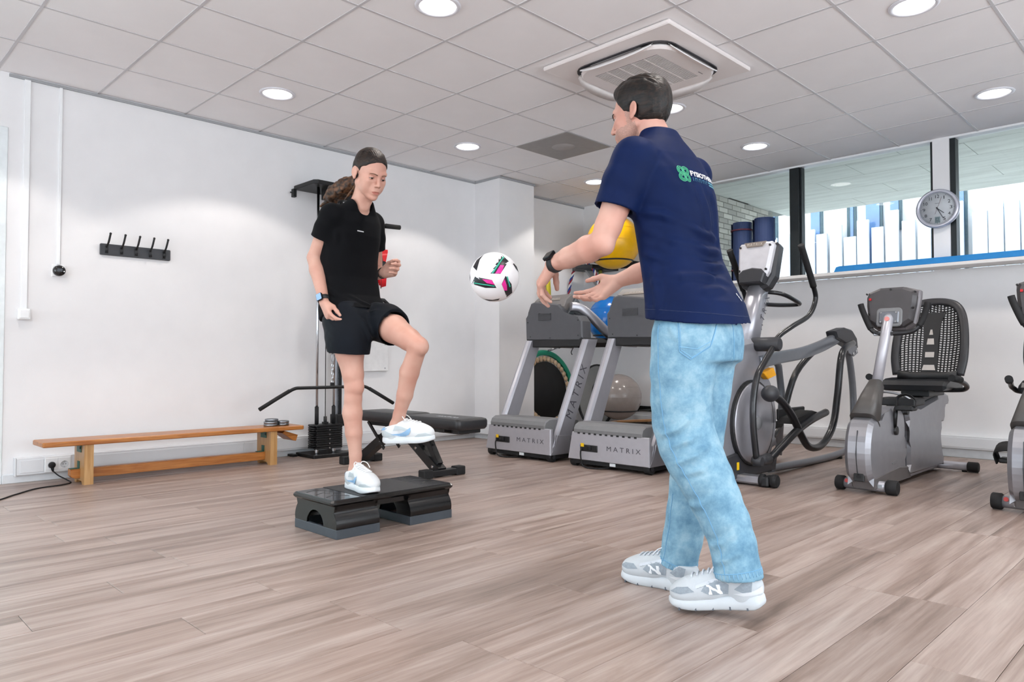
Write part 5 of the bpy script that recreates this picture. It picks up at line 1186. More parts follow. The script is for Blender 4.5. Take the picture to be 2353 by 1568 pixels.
# balance trainer leaning on the wall
t = thing('balance_trainer', 'grey oval balance board with black rim leaning behind the treadmills', 'balance board', (-5.25, 6.55, 0.0))
lb = Matrix.Translation((-5.26, 6.62, 0.40)) @ Matrix.Rotation(R(35), 4, 'Z') @ Matrix.Rotation(R(-18), 4, 'X')
def ov(w, h, n=36): return [(w * math.cos(2 * math.pi * i / n), h * math.sin(2 * math.pi * i / n)) for i in range(n)]
obj('board', MB().prism(ov(0.20, 0.36), 'y', -0.02, 0.02, 0.006).move(lb), M('balance_grey', '6f706f', 0.5), t)
obj('rim', MB().tube([(0.205 * math.cos(2 * math.pi * i / 40), 0, 0.365 * math.sin(2 * math.pi * i / 40)) for i in range(40)], 0.02, 8, closed=True).move(lb), rubber, t)
obj('hand_slot', MB().tube([(0.04 * math.cos(2 * math.pi * i / 24), -0.022, 0.03 + 0.11 * math.sin(2 * math.pi * i / 24)) for i in range(24)], 0.015, 8, closed=True).move(lb), rubber, t)
obj('foot_block', MB().box(-5.40, -5.18, 6.50, 6.70, 0.0, 0.085, 0.006), blk_pl, t)
t = thing('wooden_wedge', 'flat brown wooden board lying behind the right treadmill', 'board', (-4.4, 6.12, 0.0))
obj('top_board', MB().prism([(-4.62, 0.16), (-4.16, 0.20), (-4.16, 0.222), (-4.62, 0.18)], 'y', 6.05, 6.20, 0.003), M('wedge_wood', '9a7048', 0.5), t)
obj('base', MB().prism([(-4.60, 0.0), (-4.18, 0.0), (-4.18, 0.20), (-4.60, 0.163)], 'y', 6.065, 6.19, 0.003), M('wedge_dark', '3a3532', 0.6), t)

# ================================================================== football in the air
bc = Vector((-2.336, 2.218, 1.174)); br = 0.11
t = thing('football', 'white football with black and pink patches flying between the two people', 'football', tuple(bc - Vector((0, 0, br))))
def sph(dirs, lift): return [tuple(bc + Vector(d).normalized() * (br + lift)) for d in dirs]
bmat = M('ball_white', 'f1f1f3', 0.35, var=0.02, bump=0.12, bscale=420)
obj('shell', MB().ball(bc, br, 56, 36), bmat, t)
# view basis so that the patches face as they do in flight (u right, v up, w towards the thrower side)
w_ = Vector((0.62, -0.74, -0.12)).normalized(); w_ = (Vector((0, 0, 0.8)) - bc).normalized(); u_ = w_.cross(Vector((0, 0, 1))).normalized() * -1; v_ = w_.cross(u_) ; v_ = v_ if v_.z > 0 else -v_
def ballpt(a, b, lift):
    r2 = min(0.985, a * a + b * b); c = math.sqrt(1 - r2)
    return tuple(bc + (u_ * a + v_ * b + w_ * c).normalized() * (br + lift))
def patch(poly, lift, mat, name, par):
    # subdivide polygon into a fan with rings so that it hugs the sphere
    ca = sum(p[0] for p in poly) / len(poly); cb = sum(p[1] for p in poly) / len(poly)
    pts = []; m_ = 4
    for (a0, b0), (a1, b1) in zip(poly, poly[1:] + poly[:1]):
        for j in range(m_): pts.append((a0 + (a1 - a0) * j / m_, b0 + (b1 - b0) * j / m_))
    rings = 5; vs = []; n_ = len(pts)
    for rr in range(rings + 1):
        f = 1 - rr / rings
        for a, b in pts: vs.append(ballpt(ca + (a - ca) * f, cb + (b - cb) * f, lift))
    fs = [(i * n_ + j, i * n_ + (j + 1) % n_, (i + 1) * n_ + (j + 1) % n_, (i + 1) * n_ + j) for i in range(rings) for j in range(n_)]
    return obj(name, MB().add(vs, fs, True), mat, par)
bk = M('ball_black', '1a1c22', 0.35); pk = M('ball_pink', 'ef2fa0', 0.35); tq = M('ball_teal', '2fb89a', 0.35)
def P_(*q): return [((x - 299) / 197.0, (825 - y) / 200.0) for x, y in q]     # outline points on the ball's face
pa = patch(P_((355, 645), (410, 700), (345, 800), (268, 798)), 0.0004, bk, 'patch', t)
patch(P_((375, 735), (350, 795), (305, 798), (345, 730)), 0.0007, pk, 'pink_inlay', pa); patch(P_((368, 660), (376, 668), (290, 795), (278, 795)), 0.0009, tq, 'teal_line', pa)
pa = patch(P_((148, 822), (280, 848), (315, 910), (230, 910), (122, 880)), 0.0004, bk, 'patch', t)
patch(P_((205, 842), (278, 848), (302, 885), (240, 872)), 0.0007, pk, 'pink_inlay', pa); patch(P_((140, 868), (300, 892), (302, 900), (138, 876)), 0.0009, tq, 'teal_line', pa)
pa = patch(P_((385, 815), (432, 880), (440, 950), (395, 985), (375, 930), (355, 880)), 0.0004, bk, 'patch', t)
patch(P_((378, 840), (395, 890), (398, 930), (375, 930), (356, 880)), 0.0007, pk, 'pink_inlay', pa); patch(P_((392, 820), (402, 820), (425, 900), (415, 905)), 0.0009, tq, 'teal_line', pa)
pa = patch(P_((215, 645), (185, 690), (162, 776), (132, 745), (160, 690)), 0.0004, bk, 'patch', t)
patch(P_((450, 715), (475, 740), (490, 785), (468, 760), (444, 722)), 0.0004, bk, 'patch', t)
patch(P_((205, 1000), (260, 1018), (330, 1010), (342, 994), (290, 1012)), 0.0004, bk, 'patch', t)
patch(P_((104, 790), (110, 830), (106, 865)), 0.0004, bk, 'patch', t)
# ================================================================== smooth solid modeller for bodies and clothes
V = lambda *a: np.array(a, np.float32)
class Solid:
    """signed distances on a grid; shapes are blended in smoothly, then skinned into one closed surface"""
    def __init__(s, lo, hi, h=0.004, cap=0.08):
        s.h = h; s.lo = np.array(lo, np.float32); s.n = np.ceil((np.array(hi) - np.array(lo)) / h).astype(int) + 1
        s.ax = [(s.lo[i] + h * np.arange(s.n[i])).astype(np.float32) for i in range(3)]
        s.D = np.full(tuple(s.n), cap, np.float32)
    def _sl(s, lo, hi, pad):
        a = np.clip(np.floor((np.array(lo) - pad - s.lo) / s.h).astype(int), 0, s.n)
        b = np.clip(np.ceil((np.array(hi) + pad - s.lo) / s.h).astype(int) + 1, 0, s.n)
        return tuple(slice(a[i], b[i]) for i in range(3))
    def _pts(s, sl):
        return s.ax[0][sl[0]][:, None, None], s.ax[1][sl[1]][None, :, None], s.ax[2][sl[2]][None, None, :]
    def put(s, f, lo, hi, k=0.015, op='add'):
        sl = s._sl(lo, hi, k + 0.012)
        if any(q.stop <= q.start for q in sl): return s
        d = f(*s._pts(sl)); a = s.D[sl]
        if op == 'add':
            m = np.minimum(a, d)
            if k > 0: q = np.maximum(k - np.abs(a - d), 0) / k; m = m - q * q * (k * 0.25)
        else:
            d = -d; m = np.maximum(a, d)
            if k > 0: q = np.maximum(k - np.abs(a - d), 0) / k; m = m + q * q * (k * 0.25)
        s.D[sl] = m; return s
    def cone(s, a, b, r1, r2=None, k=0.015, flat=None, op='add'):
        """round cone from a to b; flat=(direction, factor) squeezes the section along a direction"""
        a = V(*a); b = V(*b); r2 = r1 if r2 is None else r2; ba = b - a; L = float(ba @ ba) + 1e-12
        def f(X, Y, Z):
            t = np.clip(((X - a[0]) * ba[0] + (Y - a[1]) * ba[1] + (Z - a[2]) * ba[2]) / L, 0, 1)
            qx = X - a[0] - t * ba[0]; qy = Y - a[1] - t * ba[1]; qz = Z - a[2] - t * ba[2]; r = r1 + (r2 - r1) * t
            l = np.sqrt(qx * qx + qy * qy + qz * qz) + 1e-9
            if flat is None: return l - r
            u = np.array(flat[0], np.float32); u /= np.linalg.norm(u); g = 1 / flat[1] - 1
            p = qx * u[0] + qy * u[1] + qz * u[2]
            l2 = np.sqrt((qx + g * p * u[0]) ** 2 + (qy + g * p * u[1]) ** 2 + (qz + g * p * u[2]) ** 2) + 1e-9
            return (1 - r / l2) * l
        R_ = max(r1, r2); return s.put(f, np.minimum(a, b) - R_, np.maximum(a, b) + R_, k, op)
    def chain(s, pts, rad, k=0.015, **kw):
        for i in range(len(pts) - 1): s.cone(pts[i], pts[i + 1], rad[i], rad[i + 1], k, **kw)
        return s
    def egg(s, c, r, Rm=None, k=0.015, op='add'):
        """ellipsoid, optionally turned by the 3x3 matrix Rm (columns = its own axes)"""
        c = V(*c); r = V(*r); Rm = np.eye(3, dtype=np.float32) if Rm is None else np.array(Rm, np.float32)
        def f(X, Y, Z):
            X = X - c[0]; Y = Y - c[1]; Z = Z - c[2]
            p = [X * Rm[0, i] + Y * Rm[1, i] + Z * Rm[2, i] for i in range(3)]
            k0 = np.sqrt(sum((p[i] / r[i]) ** 2 for i in range(3))) + 1e-9
            k1 = np.sqrt(sum((p[i] / r[i] ** 2) ** 2 for i in range(3))) + 1e-9
            return k0 * (k0 - 1) / k1
        e = np.sqrt(((Rm * r[None, :]) ** 2).sum(1)); return s.put(f, c - e, c + e, k, op)
    def loft(s, rows, yaw=0.0, power=2.0, k=0.02, op='add', ends=0.012):
        """stack of level superellipses: rows of (z, cx, cy, half depth, half width)"""
        rows = sorted(rows); A = np.array(rows, np.float32); c, sn = math.cos(yaw), math.sin(yaw)
        z0, z1 = A[0, 0], A[-1, 0]
        def f(X, Y, Z):
            cx = np.interp(Z, A[:, 0], A[:, 1]).astype(np.float32); cy = np.interp(Z, A[:, 0], A[:, 2]).astype(np.float32)
            rx = np.interp(Z, A[:, 0], A[:, 3]).astype(np.float32); ry = np.interp(Z, A[:, 0], A[:, 4]).astype(np.float32)
            dx = X - cx; dy = Y - cy; u = np.abs(dx * c + dy * sn) / rx; v = np.abs(-dx * sn + dy * c) / ry
            q = (u ** power + v ** power) ** (1 / power) + 1e-6
            l = np.sqrt(dx * dx + dy * dy) + 1e-6
            d = (1 - 1 / q) * l * 0.92
            e = np.maximum(z0 - Z, Z - z1)
            w = np.maximum(d, e); m = np.maximum(ends - np.abs(d - e), 0) / ends
            return (w + m * m * ends * 0.25).astype(np.float32)
        R_ = A[:, 3:].max() * 1.15
        return s.put(f, (A[:, 1].min() - R_, A[:, 2].min() - R_, z0), (A[:, 1].max() + R_, A[:, 2].max() + R_, z1), k, op)
    def blank(s):
        o = Solid.__new__(Solid); o.h, o.lo, o.n, o.ax = s.h, s.lo, s.n, s.ax; o.D = np.full(tuple(s.n), 0.08, np.float32); return o
    def merge(s, o, k=0.01):
        q = np.maximum(k - np.abs(s.D - o.D), 0) / k; s.D = np.minimum(s.D, o.D) - q * q * (k * 0.25); return s
    def cut(s, c, n, lo=None, hi=None, k=0.0):
        """remove what lies beyond the plane through c in direction n, within the box lo..hi"""
        c = V(*c); n = V(*n); n = n / np.linalg.norm(n)
        sl = s._sl(s.lo if lo is None else lo, s.lo + s.h * s.n if hi is None else hi, 0.0)
        X, Y, Z = s._pts(sl); d = (X - c[0]) * n[0] + (Y - c[1]) * n[1] + (Z - c[2]) * n[2]
        a = s.D[sl]; m = np.maximum(a, d)
        if k > 0: q = np.maximum(k - np.abs(a - d), 0) / k; m = m + q * q * k * 0.25
        s.D[sl] = m; return s
    def skin(s, smooth=1):
        """naive surface nets -> (verts, quads)"""
        D = s.D; S = D < 0; n = s.n
        A = [slice(0, -1), slice(1, None)]
        allin = np.ones(tuple(n - 1), bool); anyin = np.zeros(tuple(n - 1), bool)
        for i in (0, 1):
            for j in (0, 1):
                for k in (0, 1):
                    b = S[A[i], A[j], A[k]]; allin &= b; anyin |= b
        act = anyin & ~allin; idx = np.argwhere(act); del allin, anyin
        vid = np.full(tuple(n - 1), -1, np.int32); vid[act] = np.arange(len(idx))
        I, J, K = idx.T; P = np.zeros((len(idx), 3), np.float64); cnt = np.zeros(len(idx))
        val = {(i, j, k): D[I + i, J + j, K + k] for i in (0, 1) for j in (0, 1) for k in (0, 1)}
        for axis in range(3):
            for a in (0, 1):
                for b in (0, 1):
                    o0 = [a, b]; o0.insert(axis, 0); o1 = [a, b]; o1.insert(axis, 1)
                    v0 = val[tuple(o0)]; v1 = val[tuple(o1)]; m = (v0 < 0) != (v1 < 0)
                    t = v0[m] / (v0[m] - v1[m]); q = np.zeros((m.sum(), 3)); q[:] = o0; q[:, axis] = t
                    P[m] += q; cnt[m] += 1
        P = (P / cnt[:, None] + idx) * s.h + s.lo
        quads = []
        for axis in range(3):
            sl0 = [slice(None)] * 3; sl1 = [slice(None)] * 3; sl0[axis] = slice(0, -1); sl1[axis] = slice(1, None)
            x = S[tuple(sl0)] != S[tuple(sl1)]
            e = np.argwhere(x); u, w = [i for i in range(3) if i != axis]
            ok = (e[:, u] > 0) & (e[:, w] > 0) & (e[:, u] < n[u] - 1) & (e[:, w] < n[w] - 1); e = e[ok]
            ins = S[e[:, 0], e[:, 1], e[:, 2]]
            def c(du, dw):
                g = e.copy(); g[:, u] -= du; g[:, w] -= dw; return vid[g[:, 0], g[:, 1], g[:, 2]]
            q = np.stack([c(1, 1), c(0, 1), c(0, 0), c(1, 0)], 1)
            flip = ins if axis != 1 else ~ins
            q[~flip] = q[~flip][:, ::-1]
            quads.append(q)
        Q = np.concatenate(quads); Q = Q[(Q >= 0).all(1)]
        for _ in range(smooth): P = relax(P, Q)
        return P, Q
def relax(P, Q, f=0.5):
    acc = np.zeros_like(P); c = np.zeros(len(P))
    for a in range(4):
        b = (a + 1) % 4
        np.add.at(acc, Q[:, a], P[Q[:, b]]); np.add.at(c, Q[:, a], 1); np.add.at(acc, Q[:, b], P[Q[:, a]]); np.add.at(c, Q[:, b], 1)
    return P + (acc / np.maximum(c, 1)[:, None] - P) * f
def normals(P, Q):
    n = np.cross(P[Q[:, 2]] - P[Q[:, 0]], P[Q[:, 3]] - P[Q[:, 1]]); N = np.zeros_like(P)
    for a in range(4): np.add.at(N, Q[:, a], n)
    return N / (np.linalg.norm(N, axis=1, keepdims=True) + 1e-12)
def seg_dist(P, a, b):
    a = np.array(a, float); b = np.array(b, float); ba = b - a
    t = np.clip(((P - a) @ ba) / (ba @ ba), 0, 1); return np.linalg.norm(P - a - t[:, None] * ba, axis=1), t
def folds(P, Q, items, noise=0.0, freq=14.0, seed=1):
    """raise or sink soft ridges along lines: (points, width, height)"""
    N = normals(P, Q); d = np.zeros(len(P))
    for pts, w, h in items:
        best = np.full(len(P), 9.0); env = np.zeros(len(P)); m_ = len(pts) - 1
        for i in range(m_):
            q, t = seg_dist(P, pts[i], pts[i + 1]); s_ = (i + t) / m_
            b = q < best; best[b] = q[b]; env[b] = s_[b]
        taper = np.clip(np.minimum(env, 1 - env) * 5 + 0.1, 0, 1)
        d += h * taper * (np.exp(-(best / w) ** 2) - 0.45 * np.exp(-((best - 1.6 * w) / w) ** 2))
    if noise:
        rng = np.random.RandomState(seed); v = np.zeros(len(P))
        for o in range(7):
            k = rng.randn(3); k /= np.linalg.norm(k); k *= freq * (1 + 0.55 * o); k[2] *= 0.6
            v += np.sin(P @ k + rng.rand() * 6.28 + 0.9 * np.sin(P @ rng.randn(3) * 9)) / (1 + 0.5 * o)
        d += noise * v
    return P + N * d[:, None]
def skin_obj(name, P, Q, mat, parent, label=None):
    base = origin(parent); me = bpy.data.meshes.new(name)
    P = (P - np.array(base)).astype(np.float32); me.vertices.add(len(P)); me.vertices.foreach_set('co', P.ravel())
    me.loops.add(len(Q) * 4); me.loops.foreach_set('vertex_index', Q.astype(np.int32).ravel())
    me.polygons.add(len(Q)); me.polygons.foreach_set('loop_start', np.arange(0, len(Q) * 4, 4, dtype=np.int32))
    me.polygons.foreach_set('use_smooth', np.ones(len(Q), bool)); me.update(calc_edges=True); me.validate()
    return obj(name, me, mat, parent, label=label)
def basis(fwd, up=(0, 0, 1)):
    """3x3 with columns forward, left, up"""
    f = np.array(fwd, float); f /= np.linalg.norm(f); u = np.array(up, float); u -= f * (u @ f); u /= np.linalg.norm(u)
    return np.stack([f, np.cross(u, f), u], 1)
def rotv(v, axis, deg):
    return np.array(Matrix.Rotation(R(deg), 3, Vector(axis)) @ Vector(v))

# ---- shared anatomy
def head_shape(S_, c, B, sc=1.0, male=False, k=0.012):
    """skull, face, ears; c = point midway between the ears, B = basis(forward, up)"""
    c = np.array(c, float)
    W = lambda p: c + B @ (np.array(p) * sc)
    e = lambda p, r, kk=k, op='add', Rl=None: S_.egg(W(p), np.array(r) * sc, B if Rl is None else B @ Rl, kk, op)
    e((-0.012, 0, 0.032), (0.094, 0.074, 0.084))
    e((0.030, 0, -0.01), (0.062, 0.060, 0.085), 0.02)
    e((0.046, 0, -0.066), (0.048, 0.038 if not male else 0.046, 0.042), 0.022)
    for y in (-1, 1):
        S_.cone(W((0.004, 0.054 * y, -0.05)), W((0.074, 0.018 * y, -0.099)), (0.016 if not male else 0.019) * sc, 0.013 * sc, 0.018)
        e((0.056, 0.037 * y, -0.024), (0.030, 0.026, 0.024), 0.016)
        e((0.046, 0.036 * y, -0.052), (0.036, 0.026, 0.036), 0.016)
    e((0.086, 0, -0.102), (0.018, 0.019, 0.015), 0.014)
    e((0.078, 0, -0.062), (0.026, 0.028, 0.028), 0.016)
    for y in (-1, 1): S_.cone(W((0.074, 0.040 * y, 0.022)), W((0.086, 0.012 * y, 0.018)), 0.011 * sc, 0.010 * sc, 0.012)
    for y in (-1, 1): e((0.100, 0.033 * y, -0.004), (0.021, 0.018, 0.013), 0.010, 'sub')
    S_.cone(W((0.090, 0, 0.008)), W((0.110 if not male else 0.113, 0, -0.032)), 0.0075 * sc, 0.0098 * sc, 0.008)
    for y in (-1, 1): e((0.100, 0.0105 * y, -0.037), (0.010, 0.007, 0.0075), 0.005)
    for y in (-1, 1): e((0.105, 0.0065 * y, -0.046), (0.006, 0.0045, 0.005), 0.003, 'sub')
    e((0.0985, 0, -0.0645), (0.008, 0.021, 0.0065), 0.006); e((0.0965, 0, -0.0775), (0.008, 0.018, 0.007), 0.006)
    S_.cone(W((0.106, -0.019, -0.0705)), W((0.106, 0.019, -0.0705)), 0.0028 * sc, 0.0028 * sc, 0.004, op='sub')
    for y in (-1, 1):
        tilt_ = np.array(Matrix.Rotation(R(-14), 3, 'Y')) @ np.array(Matrix.Rotation(R(-24 * y), 3, 'Z'))
        e((-0.010, 0.082 * y, -0.008), (0.0180, 0.0072, 0.0295), 0.006, 'add', tilt_)
        e((-0.006, 0.0895 * y, -0.004), (0.0110, 0.0075, 0.018), 0.003, 'sub', tilt_)
        e((0.002, 0.082 * y, -0.033), (0.009, 0.0055, 0.010), 0.004, 'add', tilt_)
    return W
def face_parts(par, W, B, sc, brow_mat, lip_mat, skinm, bv, gaze=(0, 0), male=False):
    wht = M('eye_white', 'ddd6d2', 0.25); iris = M('eye_iris', '4a3a2c', 0.2); pup = M('eye_pupil', '0a0908', 0.15); lash = M('lash_dark', '241a15', 0.6)
    Bm = Matrix(B.tolist())
    def place(mb, p): 
        m = (Bm * sc).to_4x4(); m.translation = Vector(W(p)); return mb.move(m)
    def surf(y, z, lift):
        o_ = Vector(W((0.2, y, z))); d_ = -Vector(B[:, 0]); h_ = bv.ray_cast(o_, d_, 0.3)
        return (h_[0] + h_[1] * lift) if h_[0] is not None else Vector(W((0.09, y, z)))
    for y in (-1, 1):
        ec = (0.0745, 0.032 * y, -0.003)
        eye = obj('eye', place(MB().ball((0, 0, 0), 0.0122, 20, 12), ec), wht, par)
        gx = math.radians(gaze[0]); gz = math.radians(gaze[1]); d = Vector((math.cos(gx) * math.cos(gz), math.sin(gx), math.sin(gz))).normalized()
        ic = Vector(ec) + d * 0.0096
        obj('iris', place(MB().lathe([(0.0005, 0.0030), (0.003, 0.0029), (0.0056, 0.0016), (0.0058, 0.0)], (0, 0, 0), tuple(d), 20), tuple(ic)), iris, eye)
        obj('pupil', place(MB().lathe([(0.0003, 0.0034), (0.0026, 0.0032), (0.0027, 0.002)], (0, 0, 0), tuple(d), 16), tuple(ic)), pup, eye)
        open_up, open_dn = gaze[1] + 22, gaze[1] - 13
        for nm2, e0, e1 in (('upper_eyelid', open_up, 85), ('lower_eyelid', open_dn, -75)):
            vs = []; na, ne = 17, 7
            for i in range(na):
                az = -86 + 172 * i / (na - 1); edge = e0 * math.cos(math.radians(az)) ** 0.8 + (gaze[1] * 0.55) * (1 - math.cos(math.radians(az)))
                for j in range(ne):
                    el = edge + (e1 - edge) * (j / (ne - 1)); rr_ = 0.0136
                    vs.append((rr_ * math.cos(R(el)) * math.cos(R(az)), 1.12 * rr_ * math.cos(R(el)) * math.sin(R(az)), rr_ * math.sin(R(el))))
            obj(nm2, place(MB().add(vs, [(i * ne + j, (i + 1) * ne + j, (i + 1) * ne + j + 1, i * ne + j + 1) for i in range(na - 1) for j in range(ne - 1)], True), ec), skinm, par)
        lid = []
        for i in range(11):
            az = -72 + 14.4 * i; edge = open_up * math.cos(R(az)) ** 0.8 + (gaze[1] * 0.55) * (1 - math.cos(R(az))); rr_ = 0.0140
            lid.append((ec[0] + rr_ * math.cos(R(edge)) * math.cos(R(az)), ec[1] + 1.12 * rr_ * math.cos(R(edge)) * math.sin(R(az)), ec[2] + rr_ * math.sin(R(edge))))
        obj('upper_lash', place(MB().tube(lid, [0.0005 + 0.0011 * (1 - abs(-1 + i / 5)) for i in range(11)], 6), (0, 0, 0)), lash, par)
        bw = [surf((0.012 + 0.036 * t) * y, 0.0150 + 0.006 * math.sin(t * 2.4) - 0.004 * t, 0.0) for t in [i / 8 for i in range(9)]]
        obj('eyebrow', MB().tube(bw, [(0.0032 if not male else 0.0040) * sc * (0.55 + 0.45 * math.sin(0.6 + i * 0.22)) * (1 - 0.5 * i / 8) for i in range(9)], 6), brow_mat, par)
    ncol = 15; up_e = lambda t: -0.0632 - 0.0055 * t * t - 0.0012 * math.exp(-(t * 5) ** 2); mid_e = lambda t: -0.0705 + 0.0006 * t * t; lo_e = lambda t: -0.0800 + 0.0090 * t * t
    for nm2, f0, f1 in (('upper_lip', up_e, mid_e), ('lower_lip', mid_e, lo_e)):
        vs = []
        for i in range(ncol):
            t = -1 + 2 * i / (ncol - 1)
            for j in range(5): vs.append(surf(0.0215 * t, f0(t) + (f1(t) - f0(t)) * j / 4, 0.0007))
        obj(nm2, MB().add(vs, [(i * 5 + j, (i + 1) * 5 + j, (i + 1) * 5 + j + 1, i * 5 + j + 1) for i in range(ncol - 1) for j in range(4)], True), lip_mat, par)
def hand_shape(S_, w, fwd, back, side, curls, spread=(6, 1, -4, -10), sc=1.0, thumb=((0.5, 0.7, 0.25), (0.75, 0.5, 0.1)), k=0.006):
    """w wrist, fwd towards the knuckles, back = normal of the back of the hand, side=+1 if the thumb lies towards fwd x back ... curls: 4 tuples of bend angles (degrees)"""
    f = np.array(fwd, float); f /= np.linalg.norm(f); b = np.array(back, float); b -= f * (b @ f); b /= np.linalg.norm(b)
    t = np.cross(b, f) * side            # thumb direction
    w = np.array(w, float); tips = []
    offs = (0.027, 0.009, -0.009, -0.026); plen = (0.084, 0.087, 0.082, 0.074)
    L = ((0.041, 0.025, 0.021), (0.045, 0.029, 0.022), (0.042, 0.027, 0.022), (0.033, 0.020, 0.019))
    kn = []
    for i in range(4):
        a = w + t * offs[i] * 0.55 * sc + f * 0.012 * sc; q = w + (f * plen[i] + t * offs[i] + b * (0.004 - 0.5 * abs(offs[i]) * 0.25)) * sc
        S_.cone(a, q, 0.0145 * sc, 0.0112 * sc, 0.012); kn.append(q)
    S_.cone(w + (t * 0.012 + f * 0.02 - b * 0.004) * sc, w + (t * 0.026 + f * 0.05 - b * 0.006) * sc, 0.017 * sc, 0.014 * sc, 0.012)
    S_.cone(w + (-t * 0.014 + f * 0.02 - b * 0.004) * sc, w + (-t * 0.020 + f * 0.06 - b * 0.004) * sc, 0.016 * sc, 0.012 * sc, 0.012)
    for i in range(4):
        p = kn[i]; ang = 0; d0 = f * math.cos(R(spread[i])) + t * math.sin(R(spread[i]))
        ax_ = np.cross(d0, -b); rr = (0.0094, 0.0096, 0.0092, 0.0082)[i] * sc
        for j in range(3):
            ang += curls[i][j]; d = rotv(d0, ax_, ang); q = p + d * L[i][j] * sc
            S_.cone(p, q, rr * (1 - 0.10 * j), rr * (0.93 - 0.12 * j), k); p = q
        tips.append(p)
    p = w + (t * 0.022 + f * 0.022 - b * 0.006) * sc
    for j, (ln, r0, r1) in enumerate(((0.038, 0.0145, 0.0112), (0.033, 0.0108, 0.0098), (0.027, 0.0098, 0.0078))):
        v = thumb[min(j, len(thumb) - 1)]; d = f * v[0] + t * v[1] - b * v[2]; d /= np.linalg.norm(d)
        q = p + d * ln * sc; S_.cone(p, q, r0 * sc, r1 * sc, 0.009 if j == 0 else k); p = q
    tips.append(p); return tips
def nail(par, tip, d, n, sc, mat):
    d = Vector(d).normalized(); n = Vector(n); n = (n - d * n.dot(d)).normalized(); s_ = d.cross(n)
    c = Vector(tip) + n * 0.0062 * sc + d * 0.002 * sc
    vs = [c + d * (u * 0.0055 * sc) + s_ * (v * 0.0046 * sc) - n * (abs(v) ** 2 * 0.0022 * sc + (0.0015 * sc if u > 0.9 else 0)) for u in (-1, -0.3, 0.4, 1) for v in (-1, -0.5, 0, 0.5, 1)]
    fs = [(i * 5 + j, i * 5 + j + 1, (i + 1) * 5 + j + 1, (i + 1) * 5 + j) for i in range(3) for j in range(4)]
    return obj('fingernail', MB().add(vs, fs, True), mat, par)
def fabric(name, col, rough=0.8, var=0.08, scale=9, weave=700, bump=0.12, sheen=0.15, stretch=None):
    return M(name, col, rough, var=var, scale=scale, bump=bump, bscale=weave, sheen=sheen, stretch=stretch, spec=0.12)
# ================================================================== people
from mathutils.bvhtree import BVHTree
def bvh_of(P, Q): return BVHTree.FromPolygons([tuple(p) for p in P], [tuple(int(i) for i in q) for q in Q])
def cast(bvh, p, d, lift=0.0012, back=0.4):
    d = Vector(d).normalized(); h = bvh.ray_cast(Vector(p) - d * back, d, back * 2.5)
    if h[0] is None: h = bvh.find_nearest(Vector(p))
    return h[0] + h[1] * lift
def decal(mb, bvh, d, lift=0.0012, back=0.4):
    """lay a flat mesh onto a surface along direction d"""
    mb.v = [tuple(cast(bvh, p, d, lift, back)) for p in mb.v]; return mb
def seam_line(bvh, pts, d, r, lift=0.0005, n=10):
    return MB().tube([cast(bvh, p, d, lift) for p in spline(pts, n)], r, 5)
def skin_mat(name, base, red):
    m, n, l, b = node_mat(name)
    tc = n.new('ShaderNodeTexCoord'); nz = n.new('ShaderNodeTexNoise'); nz.inputs['Scale'].default_value = 7; nz.inputs['Detail'].default_value = 4
    l.new(tc.outputs['Object'], nz.inputs['Vector'])
    rp = n.new('ShaderNodeValToRGB'); e = rp.color_ramp.elements; e[0].position = 0.35; e[0].color = (*lin(base), 1); e[1].position = 0.72; e[1].color = (*lin(red), 1)
    l.new(nz.outputs['Fac'], rp.inputs['Fac']); l.new(rp.outputs[0], b.inputs['Base Color'])
    b.inputs['Roughness'].default_value = 0.48; b.inputs['Specular IOR Level'].default_value = 0.35
    n2 = n.new('ShaderNodeTexNoise'); n2.inputs['Scale'].default_value = 420; l.new(tc.outputs['Object'], n2.inputs['Vector'])
    bp = n.new('ShaderNodeBump'); bp.inputs['Strength'].default_value = 0.06; bp.inputs['Distance'].default_value = 0.002; l.new(n2.outputs['Fac'], bp.inputs['Height']); l.new(bp.outputs[0], b.inputs['Normal'])
    return m
def hair_mat(name, dark, light, axis):
    m, n, l, b = node_mat(name)
    tc = n.new('ShaderNodeTexCoord'); mp = n.new('ShaderNodeMapping'); mp.inputs['Scale'].default_value = axis; l.new(tc.outputs['Object'], mp.inputs['Vector'])
    nz = n.new('ShaderNodeTexNoise'); nz.inputs['Scale'].default_value = 1.0; nz.inputs['Detail'].default_value = 5; nz.inputs['Distortion'].default_value = 0.6; l.new(mp.outputs[0], nz.inputs['Vector'])
    rp = n.new('ShaderNodeValToRGB'); e = rp.color_ramp.elements; e[0].position = 0.40; e[0].color = (*lin(dark), 1); e[1].position = 0.72; e[1].color = (*lin(light), 1)
    l.new(nz.outputs['Fac'], rp.inputs['Fac']); l.new(rp.outputs[0], b.inputs['Base Color'])
    b.inputs['Roughness'].default_value = 0.5; b.inputs['Specular IOR Level'].default_value = 0.35
    bp = n.new('ShaderNodeBump'); bp.inputs['Strength'].default_value = 0.45; bp.inputs['Distance'].default_value = 0.004; l.new(nz.outputs['Fac'], bp.inputs['Height']); l.new(bp.outputs[0], b.inputs['Normal'])
    return m

